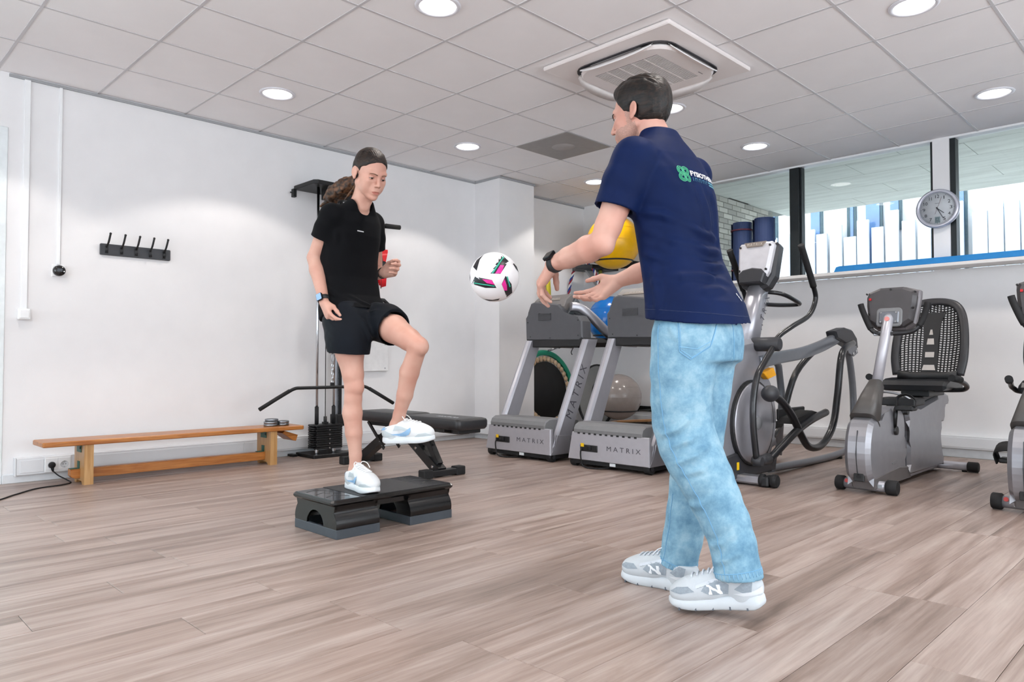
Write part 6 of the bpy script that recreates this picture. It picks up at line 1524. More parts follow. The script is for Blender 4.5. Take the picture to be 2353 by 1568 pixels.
# ---- shoes, modelled in their own frame: x to the toe, y left, z up, origin under the heel
def shoe_parts(L_, wd, hs, collar, toe_h, chunky):
    k = L_ / 0.28
    S_ = Solid((-0.02, -0.07, -0.005), (L_ + 0.02, 0.07, collar + 0.05), 0.0032)
    S_.egg((0.222 * k, 0.004, hs + toe_h * 0.36), (0.052 * k, wd * 0.455, toe_h * 0.72), k=0.02)
    S_.egg((0.165 * k, 0.002, hs + toe_h * 0.5), (0.07 * k, wd * 0.45, toe_h * 0.78), k=0.03)
    S_.cone((0.19 * k, 0.002, hs + toe_h * 0.55), (0.105 * k, 0, hs + toe_h * 1.18), wd * 0.34, wd * 0.34, 0.03)
    S_.egg((0.046 * k, 0, hs + collar * 0.35), (0.046 * k, wd * 0.37, collar * 0.52), k=0.02)
    S_.cone((0.065 * k, 0, hs + 0.01), (0.064 * k, 0, collar - 0.012), wd * 0.40, wd * 0.41, 0.025)
    S_.cone((0.066 * k, 0, collar * 0.62), (0.064 * k, 0, collar + 0.05), wd * 0.29, wd * 0.345, 0.008, op='sub')
    S_.cone((0.112 * k, 0, collar * 0.78), (0.103 * k, 0, collar + 0.022), wd * 0.20, wd * 0.20, 0.008, flat=((1, 0, 0), 0.35))
    S_.cut((0.064 * k, 0, collar + (0.0 if not chunky else 0.004)), (-0.28, 0, 1), (-0.05, -0.1, 0), (0.095 * k, 0.1, 0.3), 0.01)
    S_.cut((0, 0, hs - 0.006), (0, 0, -1))
    P, Q = S_.skin(1)
    # sole outline
    out = []
    for i in range(40):
        a = 2 * math.pi * i / 40; x_ = (0.5 - 0.5 * math.cos(a)) * L_; s_ = math.sin(a)
        t_ = x_ / L_
        w_ = np.interp(t_, [0, 0.04, 0.12, 0.30, 0.45, 0.62, 0.75, 0.88, 0.96, 1.0], [0.0, 0.30, 0.40, 0.38, 0.37, 0.46, 0.49, 0.44, 0.30, 0.0]) * wd
        out.append((x_, w_ if s_ >= 0 else -w_))
    pts = [(x_, (abs(y_)) * (1 if i <= 20 else -1)) for i, (x_, y_) in enumerate(out)]
    mb = MB(); rings = ((0.0, -0.004), (0.004, 0.0), (hs * 0.55, 0.0015 if chunky else 0.0), (hs, -0.001), (hs + 0.004, -0.006))
    vs = []
    for z, gr in rings:
        for x_, y_ in pts:
            t_ = x_ / L_; rise = max(0, t_ - 0.72) ** 2 * 0.16 * (1 if z < hs * 0.5 else 0.35) + (max(0, 0.1 - t_) * 0.10 if z < 0.006 else 0)
            zz = z * (1.0 + (0.45 * (1 - t_) if chunky else 0.10 * (1 - t_))) + rise
            q = Vector((x_ - L_ * 0.5, y_)); l_ = max(q.length, 1e-4)
            vs.append((x_ + q.x / l_ * gr, y_ + (gr if y_ > 0 else -gr) * (1 if abs(y_) > 0.01 else 0.3), zz))
    n_ = len(pts)
    mb.add(vs, [(i * n_ + j, i * n_ + (j + 1) % n_, (i + 1) * n_ + (j + 1) % n_, (i + 1) * n_ + j) for i in range(len(rings) - 1) for j in range(n_)], True)
    o_ = len(mb.v) - len(vs); mb.f += [tuple(range(n_ - 1, -1, -1)), tuple((len(rings) - 1) * n_ + j for j in range(n_))]; mb.s += [False, False]
    return P, Q, mb
def place_shoe(par, parts, m4, mats, overlays, name='shoe'):
    P, Q, sole = parts
    bv = bvh_of(P, Q)
    W = np.array(m4)[:3, :3]; T_ = np.array(m4)[:3, 3]
    up = skin_obj(name, P @ W.T + T_, Q, mats['upper'], par)
    s2 = MB(); s2.v, s2.f, s2.s = list(sole.v), list(sole.f), list(sole.s); obj('sole', s2.move(m4), mats['sole'], up)
    for nm, mt, poly, sides in overlays:
        for sd in sides:
            mb = MB(); n_ = len(poly); ca = sum(p[0] for p in poly) / n_; cb = sum(p[1] for p in poly) / n_
            pts = []
            for (a0, b0), (a1, b1) in zip(poly, poly[1:] + poly[:1]):
                for j in range(6): pts.append((a0 + (a1 - a0) * j / 6, b0 + (b1 - b0) * j / 6))
            vs = []; rg = 8; m_ = len(pts)
            for r_ in range(rg + 1):
                f = 1 - r_ / rg
                for a, b in pts: vs.append((ca + (a - ca) * f, 0.09 * sd, cb + (b - cb) * f))
            mb.add(vs, [(i * m_ + j, i * m_ + (j + 1) % m_, (i + 1) * m_ + (j + 1) % m_, (i + 1) * m_ + j) for i in range(rg) for j in range(m_)], True)
            decal(mb, bv, (0, -sd, 0), 0.0016 if 'emblem' not in nm else 0.0026, 0.1); obj(nm, mb.move(m4), mats[mt], up)
    return up, bv
def laces(par, bv, m4, L_, mat, n=6, x0=0.115, x1=0.20, hw=0.02, topz=0.14):
    k = L_ / 0.28
    for i in range(n):
        xa = (x0 + (x1 - x0) * i / (n - 1)) * k
        pts = [cast(bv, (xa + (0.006 if j % 2 else 0) * 0, hw * (-1 + 2 * j / 6), topz), (0, 0, -1), 0.003, 0.05) for j in range(7)]
        obj('lace', MB().tube(pts, 0.0032, 6).move(m4), mat, par)
    for sd in (-1, 1):
        p0 = cast(bv, (x0 * k - 0.004, 0.004 * sd, topz), (0, 0, -1), 0.004, 0.05)
        pts = spline([p0, p0 + Vector((-0.004, 0.014 * sd, 0.010)), p0 + Vector((0.012, 0.03 * sd, 0.004)), p0 + Vector((0.03, 0.036 * sd, -0.018))], 5)
        obj('lace_end', MB().tube(pts, 0.0023, 6).move(m4), mat, par)
def shoe_matrix(heel, yaw, pitch=0.0):
    return Matrix.Translation(heel) @ Matrix.Rotation(yaw, 4, 'Z') @ Matrix.Rotation(pitch, 4, 'Y')

# ------------------------------------------------------------------ the woman on the step
wm_t = thing('person', 'woman in black T-shirt and shorts standing on one leg on the step', 'person', (-3.05, 2.0, 0.1745))
skw = skin_mat('skin_woman', 'cba190', 'c08c7b')
hc = np.array((-3.042, 2.035, 1.735)); HB = basis((math.cos(R(28)), -0.04, -math.sin(R(28)))); hsc = 0.98
RSH, REL, RWR = (-3.15, 1.885, 1.515), (-3.268, 1.86, 1.318), (-3.150, 1.848, 1.085)
LSH, LEL, LWR = (-3.235, 2.18, 1.525), (-3.33, 2.27, 1.285), (-3.165, 2.20, 1.262)
RH, RK, RA = (-3.125, 1.955, 1.03), (-3.062, 1.962, 0.672), (-3.080, 1.984, 0.262)
LH, LK, LA = (-3.11, 2.115, 1.03), (-2.742, 2.11, 0.872), (-2.925, 2.115, 0.482)
b = Solid((-3.46, 1.74, 0.19), (-2.60, 2.36, 1.90), 0.0036)
Wf = head_shape(b, hc, HB, hsc)
b.chain([Wf((-0.025, 0, -0.05)), (-3.095, 2.03, 1.625), (-3.15, 2.03, 1.555)], [0.046, 0.045, 0.060], 0.015)
b.cone(Wf((0.03, 0.02, -0.08)), (-3.085, 2.035, 1.57), 0.018, 0.016, 0.02); b.cone(Wf((0.0, -0.05, -0.06)), (-3.085, 2.01, 1.565), 0.014, 0.013, 0.02)
b.loft([(1.00, -3.14, 2.03, 0.09, 0.13), (1.2, -3.215, 2.03, 0.085, 0.12), (1.4, -3.20, 2.03, 0.09, 0.14), (1.54, -3.165, 2.03, 0.06, 0.11)], 0.26, 2.2, 0.03)
for sh, el, wr in ((RSH, REL, RWR), (LSH, LEL, LWR)):
    b.cone((-3.16, 2.03, 1.53), sh, 0.05, 0.045, 0.03)
    m1 = tuple(sh[i] * 0.55 + el[i] * 0.45 for i in range(3)); m2 = tuple(el[i] * 0.72 + wr[i] * 0.28 for i in range(3))
    b.chain([sh, m1, el], [0.045, 0.043, 0.035], 0.012); b.chain([el, m2, wr], [0.035, 0.0365, 0.0240], 0.012)
b.cone((-3.13, 2.03, 1.03), RH, 0.08, 0.072, 0.03); b.cone((-3.14, 2.03, 1.02), (-3.12, 2.11, 1.0), 0.075, 0.06, 0.03)
mid = lambda a, c, t: tuple(a[i] + (c[i] - a[i]) * t for i in range(3))
b.chain([RH, (-3.085, 1.952, 0.84), (-3.064, 1.958, 0.735), RK, (-3.068, 1.962, 0.62)], [0.080, 0.068, 0.051, 0.044, 0.041], 0.012)
b.egg((-3.035, 1.965, 0.676), (0.026, 0.030, 0.036), k=0.018)
b.chain([(-3.068, 1.962, 0.62), (-3.080, 1.966, 0.545), (-3.076, 1.972, 0.45), (-3.072, 1.98, 0.34), RA], [0.041, 0.047, 0.040, 0.029, 0.030], 0.012)
b.chain([(-3.10, 2.115, 1.0), mid(LH, LK, 0.45), mid(LH, LK, 0.8), LK], [0.064, 0.070, 0.054, 0.045], 0.012)
b.egg((-2.712, 2.108, 0.866), (0.030, 0.031, 0.036), k=0.018)
c1 = mid(LK, LA, 0.32); c1 = (c1[0] - 0.014, c1[1], c1[2])
b.chain([LK, c1, mid(LK, LA, 0.6), mid(LK, LA, 0.85), LA], [0.042, 0.046, 0.038, 0.029, 0.030], 0.012)
b.cone(RA, (-3.08, 1.984, 0.225), 0.030, 0.030, 0.02); b.cone(LA, (-2.94, 2.115, 0.445), 0.030, 0.028, 0.02)
rt = hand_shape(b, RWR, (0.50, 0.02, -0.80), (-0.25, -0.93, -0.18), 1, ((28, 34, 22), (34, 38, 24), (38, 40, 26), (42, 40, 26)), sc=0.98, thumb=((0.72, 0.30, 0.45), (0.88, 0.05, 0.25)))
lt = hand_shape(b, LWR, (0.86, 0.28, 0.16), (-0.30, 0.85, -0.10), -1, ((26, 52, 40), (32, 58, 44), (38, 62, 46), (40, 60, 44)), spread=(5, 0, -4, -9), sc=0.98, thumb=((0.85, 0.40, 0.30), (0.98, -0.05, 0.35)))
P, Q = b.skin(1)
wbody = skin_obj('body', P, Q, skw, wm_t); wb_bvh = bvh_of(P, Q)
brow = M('brow_brown', '6b4c3b', 0.8)
face_parts(wbody, Wf, HB, hsc, brow, M('lips_pink', 'b77265', 0.42), skw, wb_bvh, gaze=(0, -16))
nm_ = M('fingernail', 'd9a79a', 0.3)
# hair: sleek cap, tie, curly tail
hw = hair_mat('hair_dark_brown', '0d0908', '3b2a1f', (9, 120, 120))
hs_ = Solid((-3.47, 1.90, 1.54), (-2.90, 2.17, 1.92), 0.0034)
HE = lambda p, r, k=0.01, op='add', Rl=None: hs_.egg(Wf(p), np.array(r) * hsc, HB if Rl is None else HB @ Rl, k, op)
HE((-0.016, 0, 0.036), (0.1, 0.0795, 0.0905)); HE((-0.035, 0, -0.012), (0.066, 0.067, 0.056), 0.03)
hs_.cut(Wf((0.066, 0, 0.064)), HB @ np.array((0.80, 0, -0.60)), k=0.012)
hs_.cut(Wf((0, 0, -0.052)), HB @ np.array((0.25, 0, -1.0)), k=0.01)
for y in (-1, 1): HE((0.0, 0.088 * y, -0.016), (0.026, 0.024, 0.040), 0.006, 'sub')
for y in (-1, 1): HE((0.050, 0.072 * y, 0.012), (0.030, 0.03, 0.026), 0.012, 'sub')
Ph, Qh = hs_.skin(1)
fl_ = []
for i in range(23):
    a_ = -1.0 + 2.0 * i / 22; yy = 0.078 * math.sin(a_ * 1.5)
    zt = 0.125 * math.cos(a_ * 1.2)
    fl_.append(([Wf((0.062 - 2.5 * yy * yy, yy * 0.8, 0.066 + 0.03 * (1 - abs(a_)))), Wf((0.02, yy, 0.03 + zt * 0.72)), Wf((-0.05, yy * 0.95, 0.02 + zt * 0.62)), Wf((-0.100, yy * 0.5, 0.02 + 0.03 * (1 - abs(a_)))), Wf((-0.108, 0, -0.01))], 0.0034, 0.0020))
Ph = folds(Ph, Qh, fl_, 0.0005, 110, 8)
hair = skin_obj('hair', Ph, Qh, hw, wm_t)
hc2 = hair_mat('hair_tail_brown', '1c110b', '6e4a30', (26, 60, 60))
hs_ = Solid((-3.50, 1.90, 1.52), (-3.05, 2.15, 1.82), 0.0034)
tail = [(-3.128, 2.035, 1.712), (-3.165, 2.03, 1.715), (-3.215, 2.02, 1.700), (-3.275, 2.01, 1.685), (-3.335, 2.0, 1.662), (-3.39, 1.995, 1.640)]
hs_.chain(tail, [0.016, 0.028, 0.040, 0.040, 0.031, 0.010], 0.02)
random.seed(5)
for i in range(46):
    t_ = random.uniform(0.12, 1.0) * (len(tail) - 1.001); j = int(t_); q = Vector(tail[j]).lerp(Vector(tail[j + 1]), t_ - j); rr = np.interp(t_, range(6), [0.016, 0.028, 0.039, 0.04, 0.032, 0.012])
    d = Vector((random.gauss(0, 0.35), random.gauss(0, 1), random.gauss(0, 1))).normalized() * rr
    hs_.cone(tuple(q + d), tuple(q + d * 1.05 + Vector((-0.035, random.uniform(-0.012, 0.012), random.uniform(-0.028, 0.004)))), random.uniform(0.007, 0.013), 0.006, 0.012)
hs_.cone((-3.10, 2.01, 1.69), (-3.155, 1.99, 1.60), 0.010, 0.004, 0.006); hs_.cone((-3.11, 2.0, 1.68), (-3.175, 1.975, 1.615), 0.009, 0.004, 0.006)
Pt, Qt = hs_.skin(1)
Pt = folds(Pt, Qt, [], 0.0010, 120, 3)
skin_obj('ponytail', Pt, Qt, hc2, wm_t)
obj('hair_tie', MB().tube([Vector((-3.142, 2.034, 1.714)) + Vector((0.008 * math.sin(a), 0.024 * math.cos(a), 0.024 * math.sin(a))) for a in [2 * math.pi * i / 24 for i in range(24)]], 0.0065, 8, closed=True), M('hair_tie_black', '121214', 0.8), hair)
# shirt
blk_cot = fabric('black_cotton', '0b0c0f', 0.85, 0.15, 8, sheen=0.02)
sh = Solid((-3.50, 1.72, 0.95), (-2.98, 2.36, 1.68), 0.0038)
sh.loft([(0.98, -3.145, 2.03, 0.150, 0.186), (1.06, -3.172, 2.03, 0.143, 0.181), (1.13, -3.205, 2.03, 0.118, 0.164), (1.22, -3.220, 2.03, 0.114, 0.158), (1.32, -3.220, 2.03, 0.120, 0.166), (1.43, -3.205, 2.03, 0.124, 0.174), (1.50, -3.188, 2.03, 0.108, 0.166), (1.54, -3.172, 2.03, 0.086, 0.14), (1.575, -3.140, 2.03, 0.068, 0.098), (1.600, -3.126, 2.03, 0.060, 0.074), (1.615, -3.120, 2.03, 0.055, 0.062)], 0.26, 2.3, 0.03)
for s_, e_ in ((RSH, REL), (LSH, LEL)):
    sh.cone((-3.16, 2.03, 1.548), s_, 0.05, 0.056, 0.03)
    sl_ = sh.blank(); z_ = mid(s_, e_, 0.66)
    sl_.chain([mid(s_, e_, -0.02), mid(s_, e_, 0.3), z_], [0.058, 0.061, 0.060], 0.01)
    cpt = mid(s_, e_, 0.54); d_ = np.array(e_) - np.array(s_); d_ /= np.linalg.norm(d_)
    sl_.cut(cpt, d_ + np.array((0.10, 0, 0.0))); sl_.cone(mid(s_, e_, 0.34), mid(s_, e_, 0.75), 0.045, 0.054, 0.004, op='sub')
    sh.merge(sl_, 0.02)
sh.cone((-3.02, 2.03, 1.70), (-3.10, 2.03, 1.592), 0.066, 0.054, 0.012, op='sub')
sh.cut((-3.15, 2.03, 1.026), (0.30, 0.0, -1.0))
sh.loft([(0.94, -3.140, 2.03, 0.140, 0.176), (1.05, -3.168, 2.03, 0.134, 0.171)], 0.26, 2.3, 0.004, 'sub')
Ps, Qs = sh.skin(1)
Ps = folds(Ps, Qs, [([(-3.27, 1.90, 1.28), (-3.17, 1.86, 1.17), (-3.08, 1.90, 1.10)], 0.013, 0.007), ([(-3.26, 1.90, 1.20), (-3.16, 1.86, 1.11), (-3.06, 1.93, 1.06)], 0.012, 0.006), ([(-3.12, 1.90, 1.46), (-3.10, 1.88, 1.36), (-3.12, 1.87, 1.26)], 0.013, 0.006),
                    ([(-3.05, 1.98, 1.22), (-3.04, 2.04, 1.12), (-3.04, 2.10, 1.06)], 0.012, 0.005), ([(-3.10, 1.93, 1.13), (-3.05, 2.0, 1.09), (-3.03, 2.1, 1.08)], 0.010, 0.005), ([(-3.09, 1.92, 1.42), (-3.06, 1.97, 1.32), (-3.07, 2.0, 1.22)], 0.016, 0.004)], 0.0022, 15, 2)
shirt = skin_obj('t_shirt', Ps, Qs, blk_cot, wm_t); sb_ = bvh_of(Ps, Qs)
nd = Vector((0.94, -0.30, 0.05)).normalized(); lat = Vector((0.30, 0.94, 0)).normalized()
ring = []
for i in range(40):
    a = 2 * math.pi * i / 40
    ring.append(cast(sb_, Vector((-3.105, 2.03, 1.59)) + Vector((0.064 * math.cos(a), 0.068 * math.sin(a), -0.014 * math.cos(a) + 0.004)), (0, 0, -1), 0.0005, 0.1))
pr_ = MB()
for k_ in range(9):
    c_ = Vector((-3.02, 1.985, 1.448)) + lat * (0.0042 * (k_ - 4)); w2 = 0.0016; h2 = 0.0028 if k_ % 2 else 0.0022
    pr_.add([c_ - lat * w2 - Vector((0, 0, h2)), c_ + lat * w2 - Vector((0, 0, h2)), c_ + lat * w2 + Vector((0, 0, h2)), c_ - lat * w2 + Vector((0, 0, h2))], [(0, 1, 2, 3)])
obj('chest_print', decal(pr_, sb_, -nd, 0.0012), M('print_white', 'e9e9ea', 0.5), shirt)
# shorts
blk_sh = fabric('black_sport_fabric', '0d1219', 0.62, 0.15, 7, sheen=0.02)
st = Solid((-3.36, 1.80, 0.72), (-2.72, 2.30, 1.14), 0.0038)
st.loft([(0.93, -3.125, 2.03, 0.12, 0.165), (0.98, -3.135, 2.03, 0.132, 0.176), (1.03, -3.150, 2.03, 0.124, 0.164), (1.08, -3.172, 2.03, 0.108, 0.150)], 0.2, 2.2, 0.03)
st.chain([(-3.125, 1.955, 1.0), (-3.085, 1.945, 0.90), (-3.068, 1.942, 0.78)], [0.108, 0.103, 0.096], 0.035)
st.cut((-3.06, 1.945, 0.836), (-0.10, 0, -1), (-3.4, 1.7, 0.70), (-2.90, 2.04, 0.90))
st.cone((-3.075, 1.945, 0.875), (-3.06, 1.942, 0.76), 0.078, 0.084, 0.004, op='sub')
st.chain([(-3.13, 2.11, 1.01), (-3.0, 2.112, 0.985), (-2.84, 2.112, 0.925)], [0.096, 0.094, 0.090], 0.03)
dL = np.array(LK) - np.array(LH); dL /= np.linalg.norm(dL)
st.cut((-2.945, 2.11, 0.955), dL + np.array((0.22, 0, 0.10)), (-3.02, 1.96, 0.7), (-2.6, 2.35, 1.15))
st.cone(mid(LH, LK, 0.40), mid(LH, LK, 0.85), 0.082, 0.086, 0.004, op='sub')
Pq, Qq = st.skin(1)
Pq = folds(Pq, Qq, [([(-3.02, 1.95, 1.02), (-2.99, 1.99, 0.95), (-2.985, 2.02, 0.87)], 0.015, 0.009), ([(-3.03, 2.0, 1.05), (-2.95, 2.06, 1.03), (-2.88, 2.08, 1.0)], 0.013, 0.006), ([(-3.02, 2.03, 1.0), (-2.95, 2.05, 0.96), (-2.90, 2.06, 0.90)], 0.012, 0.006),
                    ([(-3.11, 1.85, 1.0), (-3.03, 1.87, 0.93), (-2.98, 1.92, 0.90)], 0.012, 0.005), ([(-3.12, 1.85, 0.93), (-3.06, 1.85, 0.88)], 0.012, 0.004)], 0.0014, 16, 4)
skin_obj('shorts', Pq, Qq, blk_sh, wm_t)
# shoes
shw = {'upper': M('shoe_white_leather', 'dde1e3', 0.45, var=0.02), 'sole': M('shoe_sole_white', 'd6dde1', 0.5), 'panel': M('shoe_pale_grey', 'bcc8cc', 0.5), 'blue': M('shoe_pale_blue', '8db8dc', 0.45), 'lace': M('lace_white', 'f3f4f4', 0.7), 'in': M('shoe_lining', 'c9ced2', 0.8)}
wp_ = shoe_parts(0.275, 0.098, 0.027, 0.092, 0.052, False)
sw = [(0.062, 0.046), (0.09, 0.046), (0.12, 0.052), (0.150, 0.063), (0.166, 0.076), (0.168, 0.060), (0.158, 0.044), (0.138, 0.036), (0.105, 0.037), (0.080, 0.041)]
ovl = [('toe_panel', 'panel', [(0.185, 0.032), (0.205, 0.045), (0.24, 0.048), (0.268, 0.034), (0.24, 0.028)], (-1, 1)), ('heel_panel', 'panel', [(0.006, 0.032), (0.006, 0.06), (0.03, 0.066), (0.075, 0.046), (0.085, 0.032)], (-1, 1)), ('heel_tab', 'blue', [(0.002, 0.064), (0.004, 0.086), (0.03, 0.084), (0.032, 0.068)], (-1, 1)),
       ('eyestay', 'panel', [(0.075, 0.062), (0.085, 0.088), (0.115, 0.082), (0.17, 0.062), (0.165, 0.052), (0.12, 0.064)], (-1, 1)), ('side_emblem', 'blue', sw, (-1, 1))]
for hp_, yw, pt_ in (((-3.148, 1.992, 0.1745), R(-6), 0.0), ((LA[0] - 0.07 * math.cos(R(31)), LA[1] - 0.07 * math.sin(R(31)), 0.396), R(31), R(-3))):
    m4 = shoe_matrix(hp_, yw, pt_)
    up, bv = place_shoe(wm_t, wp_, m4, shw, ovl); laces(up, bv, m4, 0.275, shw['lace'])
# watch on the near wrist, cord bracelet on the other
def wrist_ring(c, axis, r, ry, rad, seg=28, sec=None, nvec=None):
    A_ = Vector(axis).normalized(); U = Vector(nvec); U = (U - A_ * U.dot(A_)).normalized(); W_ = A_.cross(U)
    return MB().tube([Vector(c) + U * r * math.cos(2 * math.pi * i / seg) + W_ * ry * math.sin(2 * math.pi * i / seg) for i in range(seg)], rad, 6, closed=True, sec=sec, up=tuple(A_)), A_, U, W_
def smart_watch(par, c, axis, out, r, sc, screen):
    mb, A_, U, W_ = wrist_ring(c, axis, r, r * 1.08, 0.0105 * sc, sec=[(0.16, 1), (-0.16, 1), (-0.16, -1), (0.16, -1)], nvec=out)
    s_ = obj('watch_strap', mb, M('watch_band_black', '1b1d20', 0.6), par)
    cc = Vector(c) + U * (r + 0.004 * sc)
    m = Matrix((A_, W_, U)).transposed().to_4x4(); m.translation = cc
    obj('watch_case', MB().prism(rrect(-0.019 * sc, 0.019 * sc, -0.0165 * sc, 0.0165 * sc, 0.006, 3), 'z', -0.005, 0.006 * sc, 0.0015).move(m), M('watch_case_dark', '24262b', 0.3, 0.6), s_)
    obj('watch_screen', MB().prism(rrect(-0.0165 * sc, 0.0165 * sc, -0.014 * sc, 0.014 * sc, 0.004, 3), 'z', 0.006 * sc, 0.0068 * sc).move(m), screen, s_)
fa = np.array(RWR) - np.array(REL)
smart_watch(wm_t, tuple(np.array(RWR) - fa / np.linalg.norm(fa) * 0.022), tuple(fa), (0.35, -0.90, 0.2), 0.0265, 1.0, M('watch_screen_blue', '8fb4e0', 0.12, spec=0.8))
fl = np.array(LWR) - np.array(LEL)
mb, A_, U, W_ = wrist_ring(tuple(np.array(LWR) + fl / np.linalg.norm(fl) * 0.002), tuple(fl), 0.0275, 0.0275, 0.0028, nvec=(0, -1, 0))
cb_ = obj('cord_bracelet', mb, M('cord_black', '141416', 0.7), wm_t)
for dx in (-0.012, 0.014):
    p0 = Vector(LWR) + Vector((dx, -0.022, -0.018))
    obj('bracelet_cord', MB().tube(spline([p0, p0 + Vector((dx * 0.6, -0.004, -0.03)), p0 + Vector((dx * 0.1, 0, -0.062))], 5), 0.0012, 5).ball(p0 + Vector((dx * 0.1, 0, -0.063)), 0.003, 8, 6), MATS['cord_black'], cb_)
# ------------------------------------------------------------------ the man with his back to the camera
mm = thing('person', 'man in navy T-shirt and light blue jeans reaching out for the football', 'person', (-1.30, 2.18, 0.0))
skm = skin_mat('skin_man', 'c9a091', 'bd8878')
mhc = np.array((-1.510, 2.150, 1.688)); mfw = np.array((-0.955, -0.205, -0.19)); MHB = basis(mfw); msc = 0.97
LS, LE, LW = (-1.415, 1.985, 1.475), (-1.505, 1.925, 1.195), (-1.762, 1.965, 1.152)
RS, RE, RW = (-1.415, 2.355, 1.475), (-1.55, 2.42, 1.19), (-1.772, 2.375, 1.126)
b = Solid((-2.02, 1.84, 0.06), (-1.0, 2.52, 1.90), 0.0038)
Wm = head_shape(b, mhc, MHB, msc, True)
b.chain([Wm((-0.03, 0, -0.045)), (-1.458, 2.165, 1.60), (-1.435, 2.17, 1.535)], [0.053, 0.053, 0.056], 0.012)
b.loft([(0.90, -1.295, 2.17, 0.09, 0.13), (1.15, -1.35, 2.17, 0.085, 0.13), (1.38, -1.385, 2.17, 0.09, 0.14), (1.46, -1.415, 2.17, 0.05, 0.10)], 0, 2.3, 0.03)
for s_, e_, w_ in ((LS, LE, LW), (RS, RE, RW)):
    b.cone((-1.425, 2.17, 1.495), s_, 0.048, 0.048, 0.03)
    b.chain([s_, mid(s_, e_, 0.45), mid(s_, e_, 0.8), e_], [0.052, 0.051, 0.044, 0.041], 0.012)
    b.chain([e_, mid(e_, w_, 0.25), mid(e_, w_, 0.65), w_], [0.041, 0.046, 0.037, 0.028], 0.012)
b.egg((LE[0] + 0.018, LE[1], LE[2] - 0.012), (0.022, 0.024, 0.024), k=0.015)
MLH, MLK, MLA = (-1.287, 2.085, 0.92), (-1.275, 2.09, 0.50), (-1.135, 2.118, 0.14)
MRH, MRK, MRA = (-1.30, 2.25, 0.92), (-1.345, 2.25, 0.50), (-1.425, 2.245, 0.11)
for h_, k_, a_ in ((MLH, MLK, MLA), (MRH, MRK, MRA)):
    b.cone((-1.295, 2.17, 0.93), h_, 0.09, 0.08, 0.03); b.chain([h_, k_, a_], [0.075, 0.05, 0.036], 0.012)
mlt = hand_shape(b, LW, (-0.74, 0.12, -0.66), (-0.48, -0.70, 0.44), -1, ((30, 26, 16), (26, 24, 14), (30, 26, 16), (38, 30, 18)), spread=(10, 2, -7, -17), sc=1.12, thumb=((0.62, 0.30, 0.60), (0.75, 0.05, 0.5)))
mrt = hand_shape(b, RW, (-0.80, -0.27, -0.50), (-0.45, 0.66, -0.58), 1, ((14, 18, 12), (20, 24, 16), (26, 30, 20), (34, 34, 22)), spread=(7, 0, -7, -15), sc=1.12, thumb=((0.70, 0.66, 0.30), (0.93, 0.34, 0.05)))
P, Q = b.skin(1)
mbody = skin_obj('body', P, Q, skm, mm); mb_bvh = bvh_of(P, Q)
mhair = hair_mat('hair_near_black', '080605', '2b1d14', (10, 95, 95))
face_parts(mbody, Wm, MHB, msc, M('brow_black', '2b1f19', 0.7), M('lips_man', 'bd8072', 0.45), skm, mb_bvh, gaze=(0, -12), male=True)
# stubble: beard area lifted off the skin surface
loc = (P - mhc) @ MHB / msc
N_ = normals(P, Q)
fc = loc[Q].mean(1); ay = np.abs(fc[:, 1])
jaw = (fc[:, 2] < -0.050 - 0.10 * np.clip(fc[:, 0] - 0.06, 0, 1)) & (fc[:, 0] > -0.004 - 0.1 * (fc[:, 2] + 0.05)) & (fc[:, 2] > -0.135)
burn = (fc[:, 0] > 0.008) & (fc[:, 0] < 0.030) & (fc[:, 2] <= 0.02) & (fc[:, 2] > -0.06) & (ay > 0.045)
stash = (fc[:, 0] > 0.085) & (fc[:, 2] < -0.045) & (fc[:, 2] > -0.060) & (ay < 0.026)
sel = (jaw | burn | stash) & ~((np.abs(fc[:, 2] + 0.071) < 0.011) & (fc[:, 0] > 0.085) & (ay < 0.022))
Qb = Q[sel]; ids = np.unique(Qb); remap = np.full(len(P), -1); remap[ids] = np.arange(len(ids))
def stub():
    m, n, l, b_ = node_mat('stubble')
    tc = n.new('ShaderNodeTexCoord'); nz = n.new('ShaderNodeTexNoise'); nz.inputs['Scale'].default_value = 520; nz.inputs['Detail'].default_value = 1; l.new(tc.outputs['Object'], nz.inputs['Vector'])
    rp = n.new('ShaderNodeValToRGB'); e = rp.color_ramp.elements; e[0].position = 0.42; e[0].color = (*lin('9c786b'), 1); e[1].position = 0.60; e[1].color = (*lin('b98f81'), 1)
    l.new(nz.outputs['Fac'], rp.inputs['Fac']); l.new(rp.outputs[0], b_.inputs['Base Color']); b_.inputs['Roughness'].default_value = 0.6
    return m
skin_obj('stubble', P[ids] + N_[ids] * 0.0005, remap[Qb], stub(), mbody)
# hair: long on top, combed back, short at the sides and neck
hs_ = Solid((-1.66, 2.03, 1.58), (-1.32, 2.31, 1.90), 0.003)
HE = lambda p, r, k=0.01, op='add', Rl=None: hs_.egg(Wm(p), np.array(r) * msc, MHB if Rl is None else MHB @ Rl, k, op)
HE((-0.016, 0, 0.036), (0.099, 0.0785, 0.0895)); HE((-0.04, 0, -0.018), (0.064, 0.066, 0.056), 0.03); HE((-0.022, 0, 0.056), (0.108, 0.080, 0.084), 0.02); HE((-0.06, 0, 0.02), (0.068, 0.072, 0.072), 0.02)
HE((0.030, 0, 0.092), (0.048, 0.052, 0.030), 0.02)
hs_.cut(Wm((0.071, 0, 0.078)), MHB @ np.array((0.90, 0, -0.44)), k=0.01)
hs_.cut(Wm((0.016, 0, 0.0)), MHB @ np.array((1.0, 0, -0.35)), Wm((0, 0, -0.01)) - 0.12, Wm((0, 0, -0.01)) + np.array((0.12, 0.12, 0.0)), k=0.006)
hs_.cut(Wm((-0.05, 0, -0.060)), MHB @ np.array((0.30, 0, -1.0)), k=0.012)
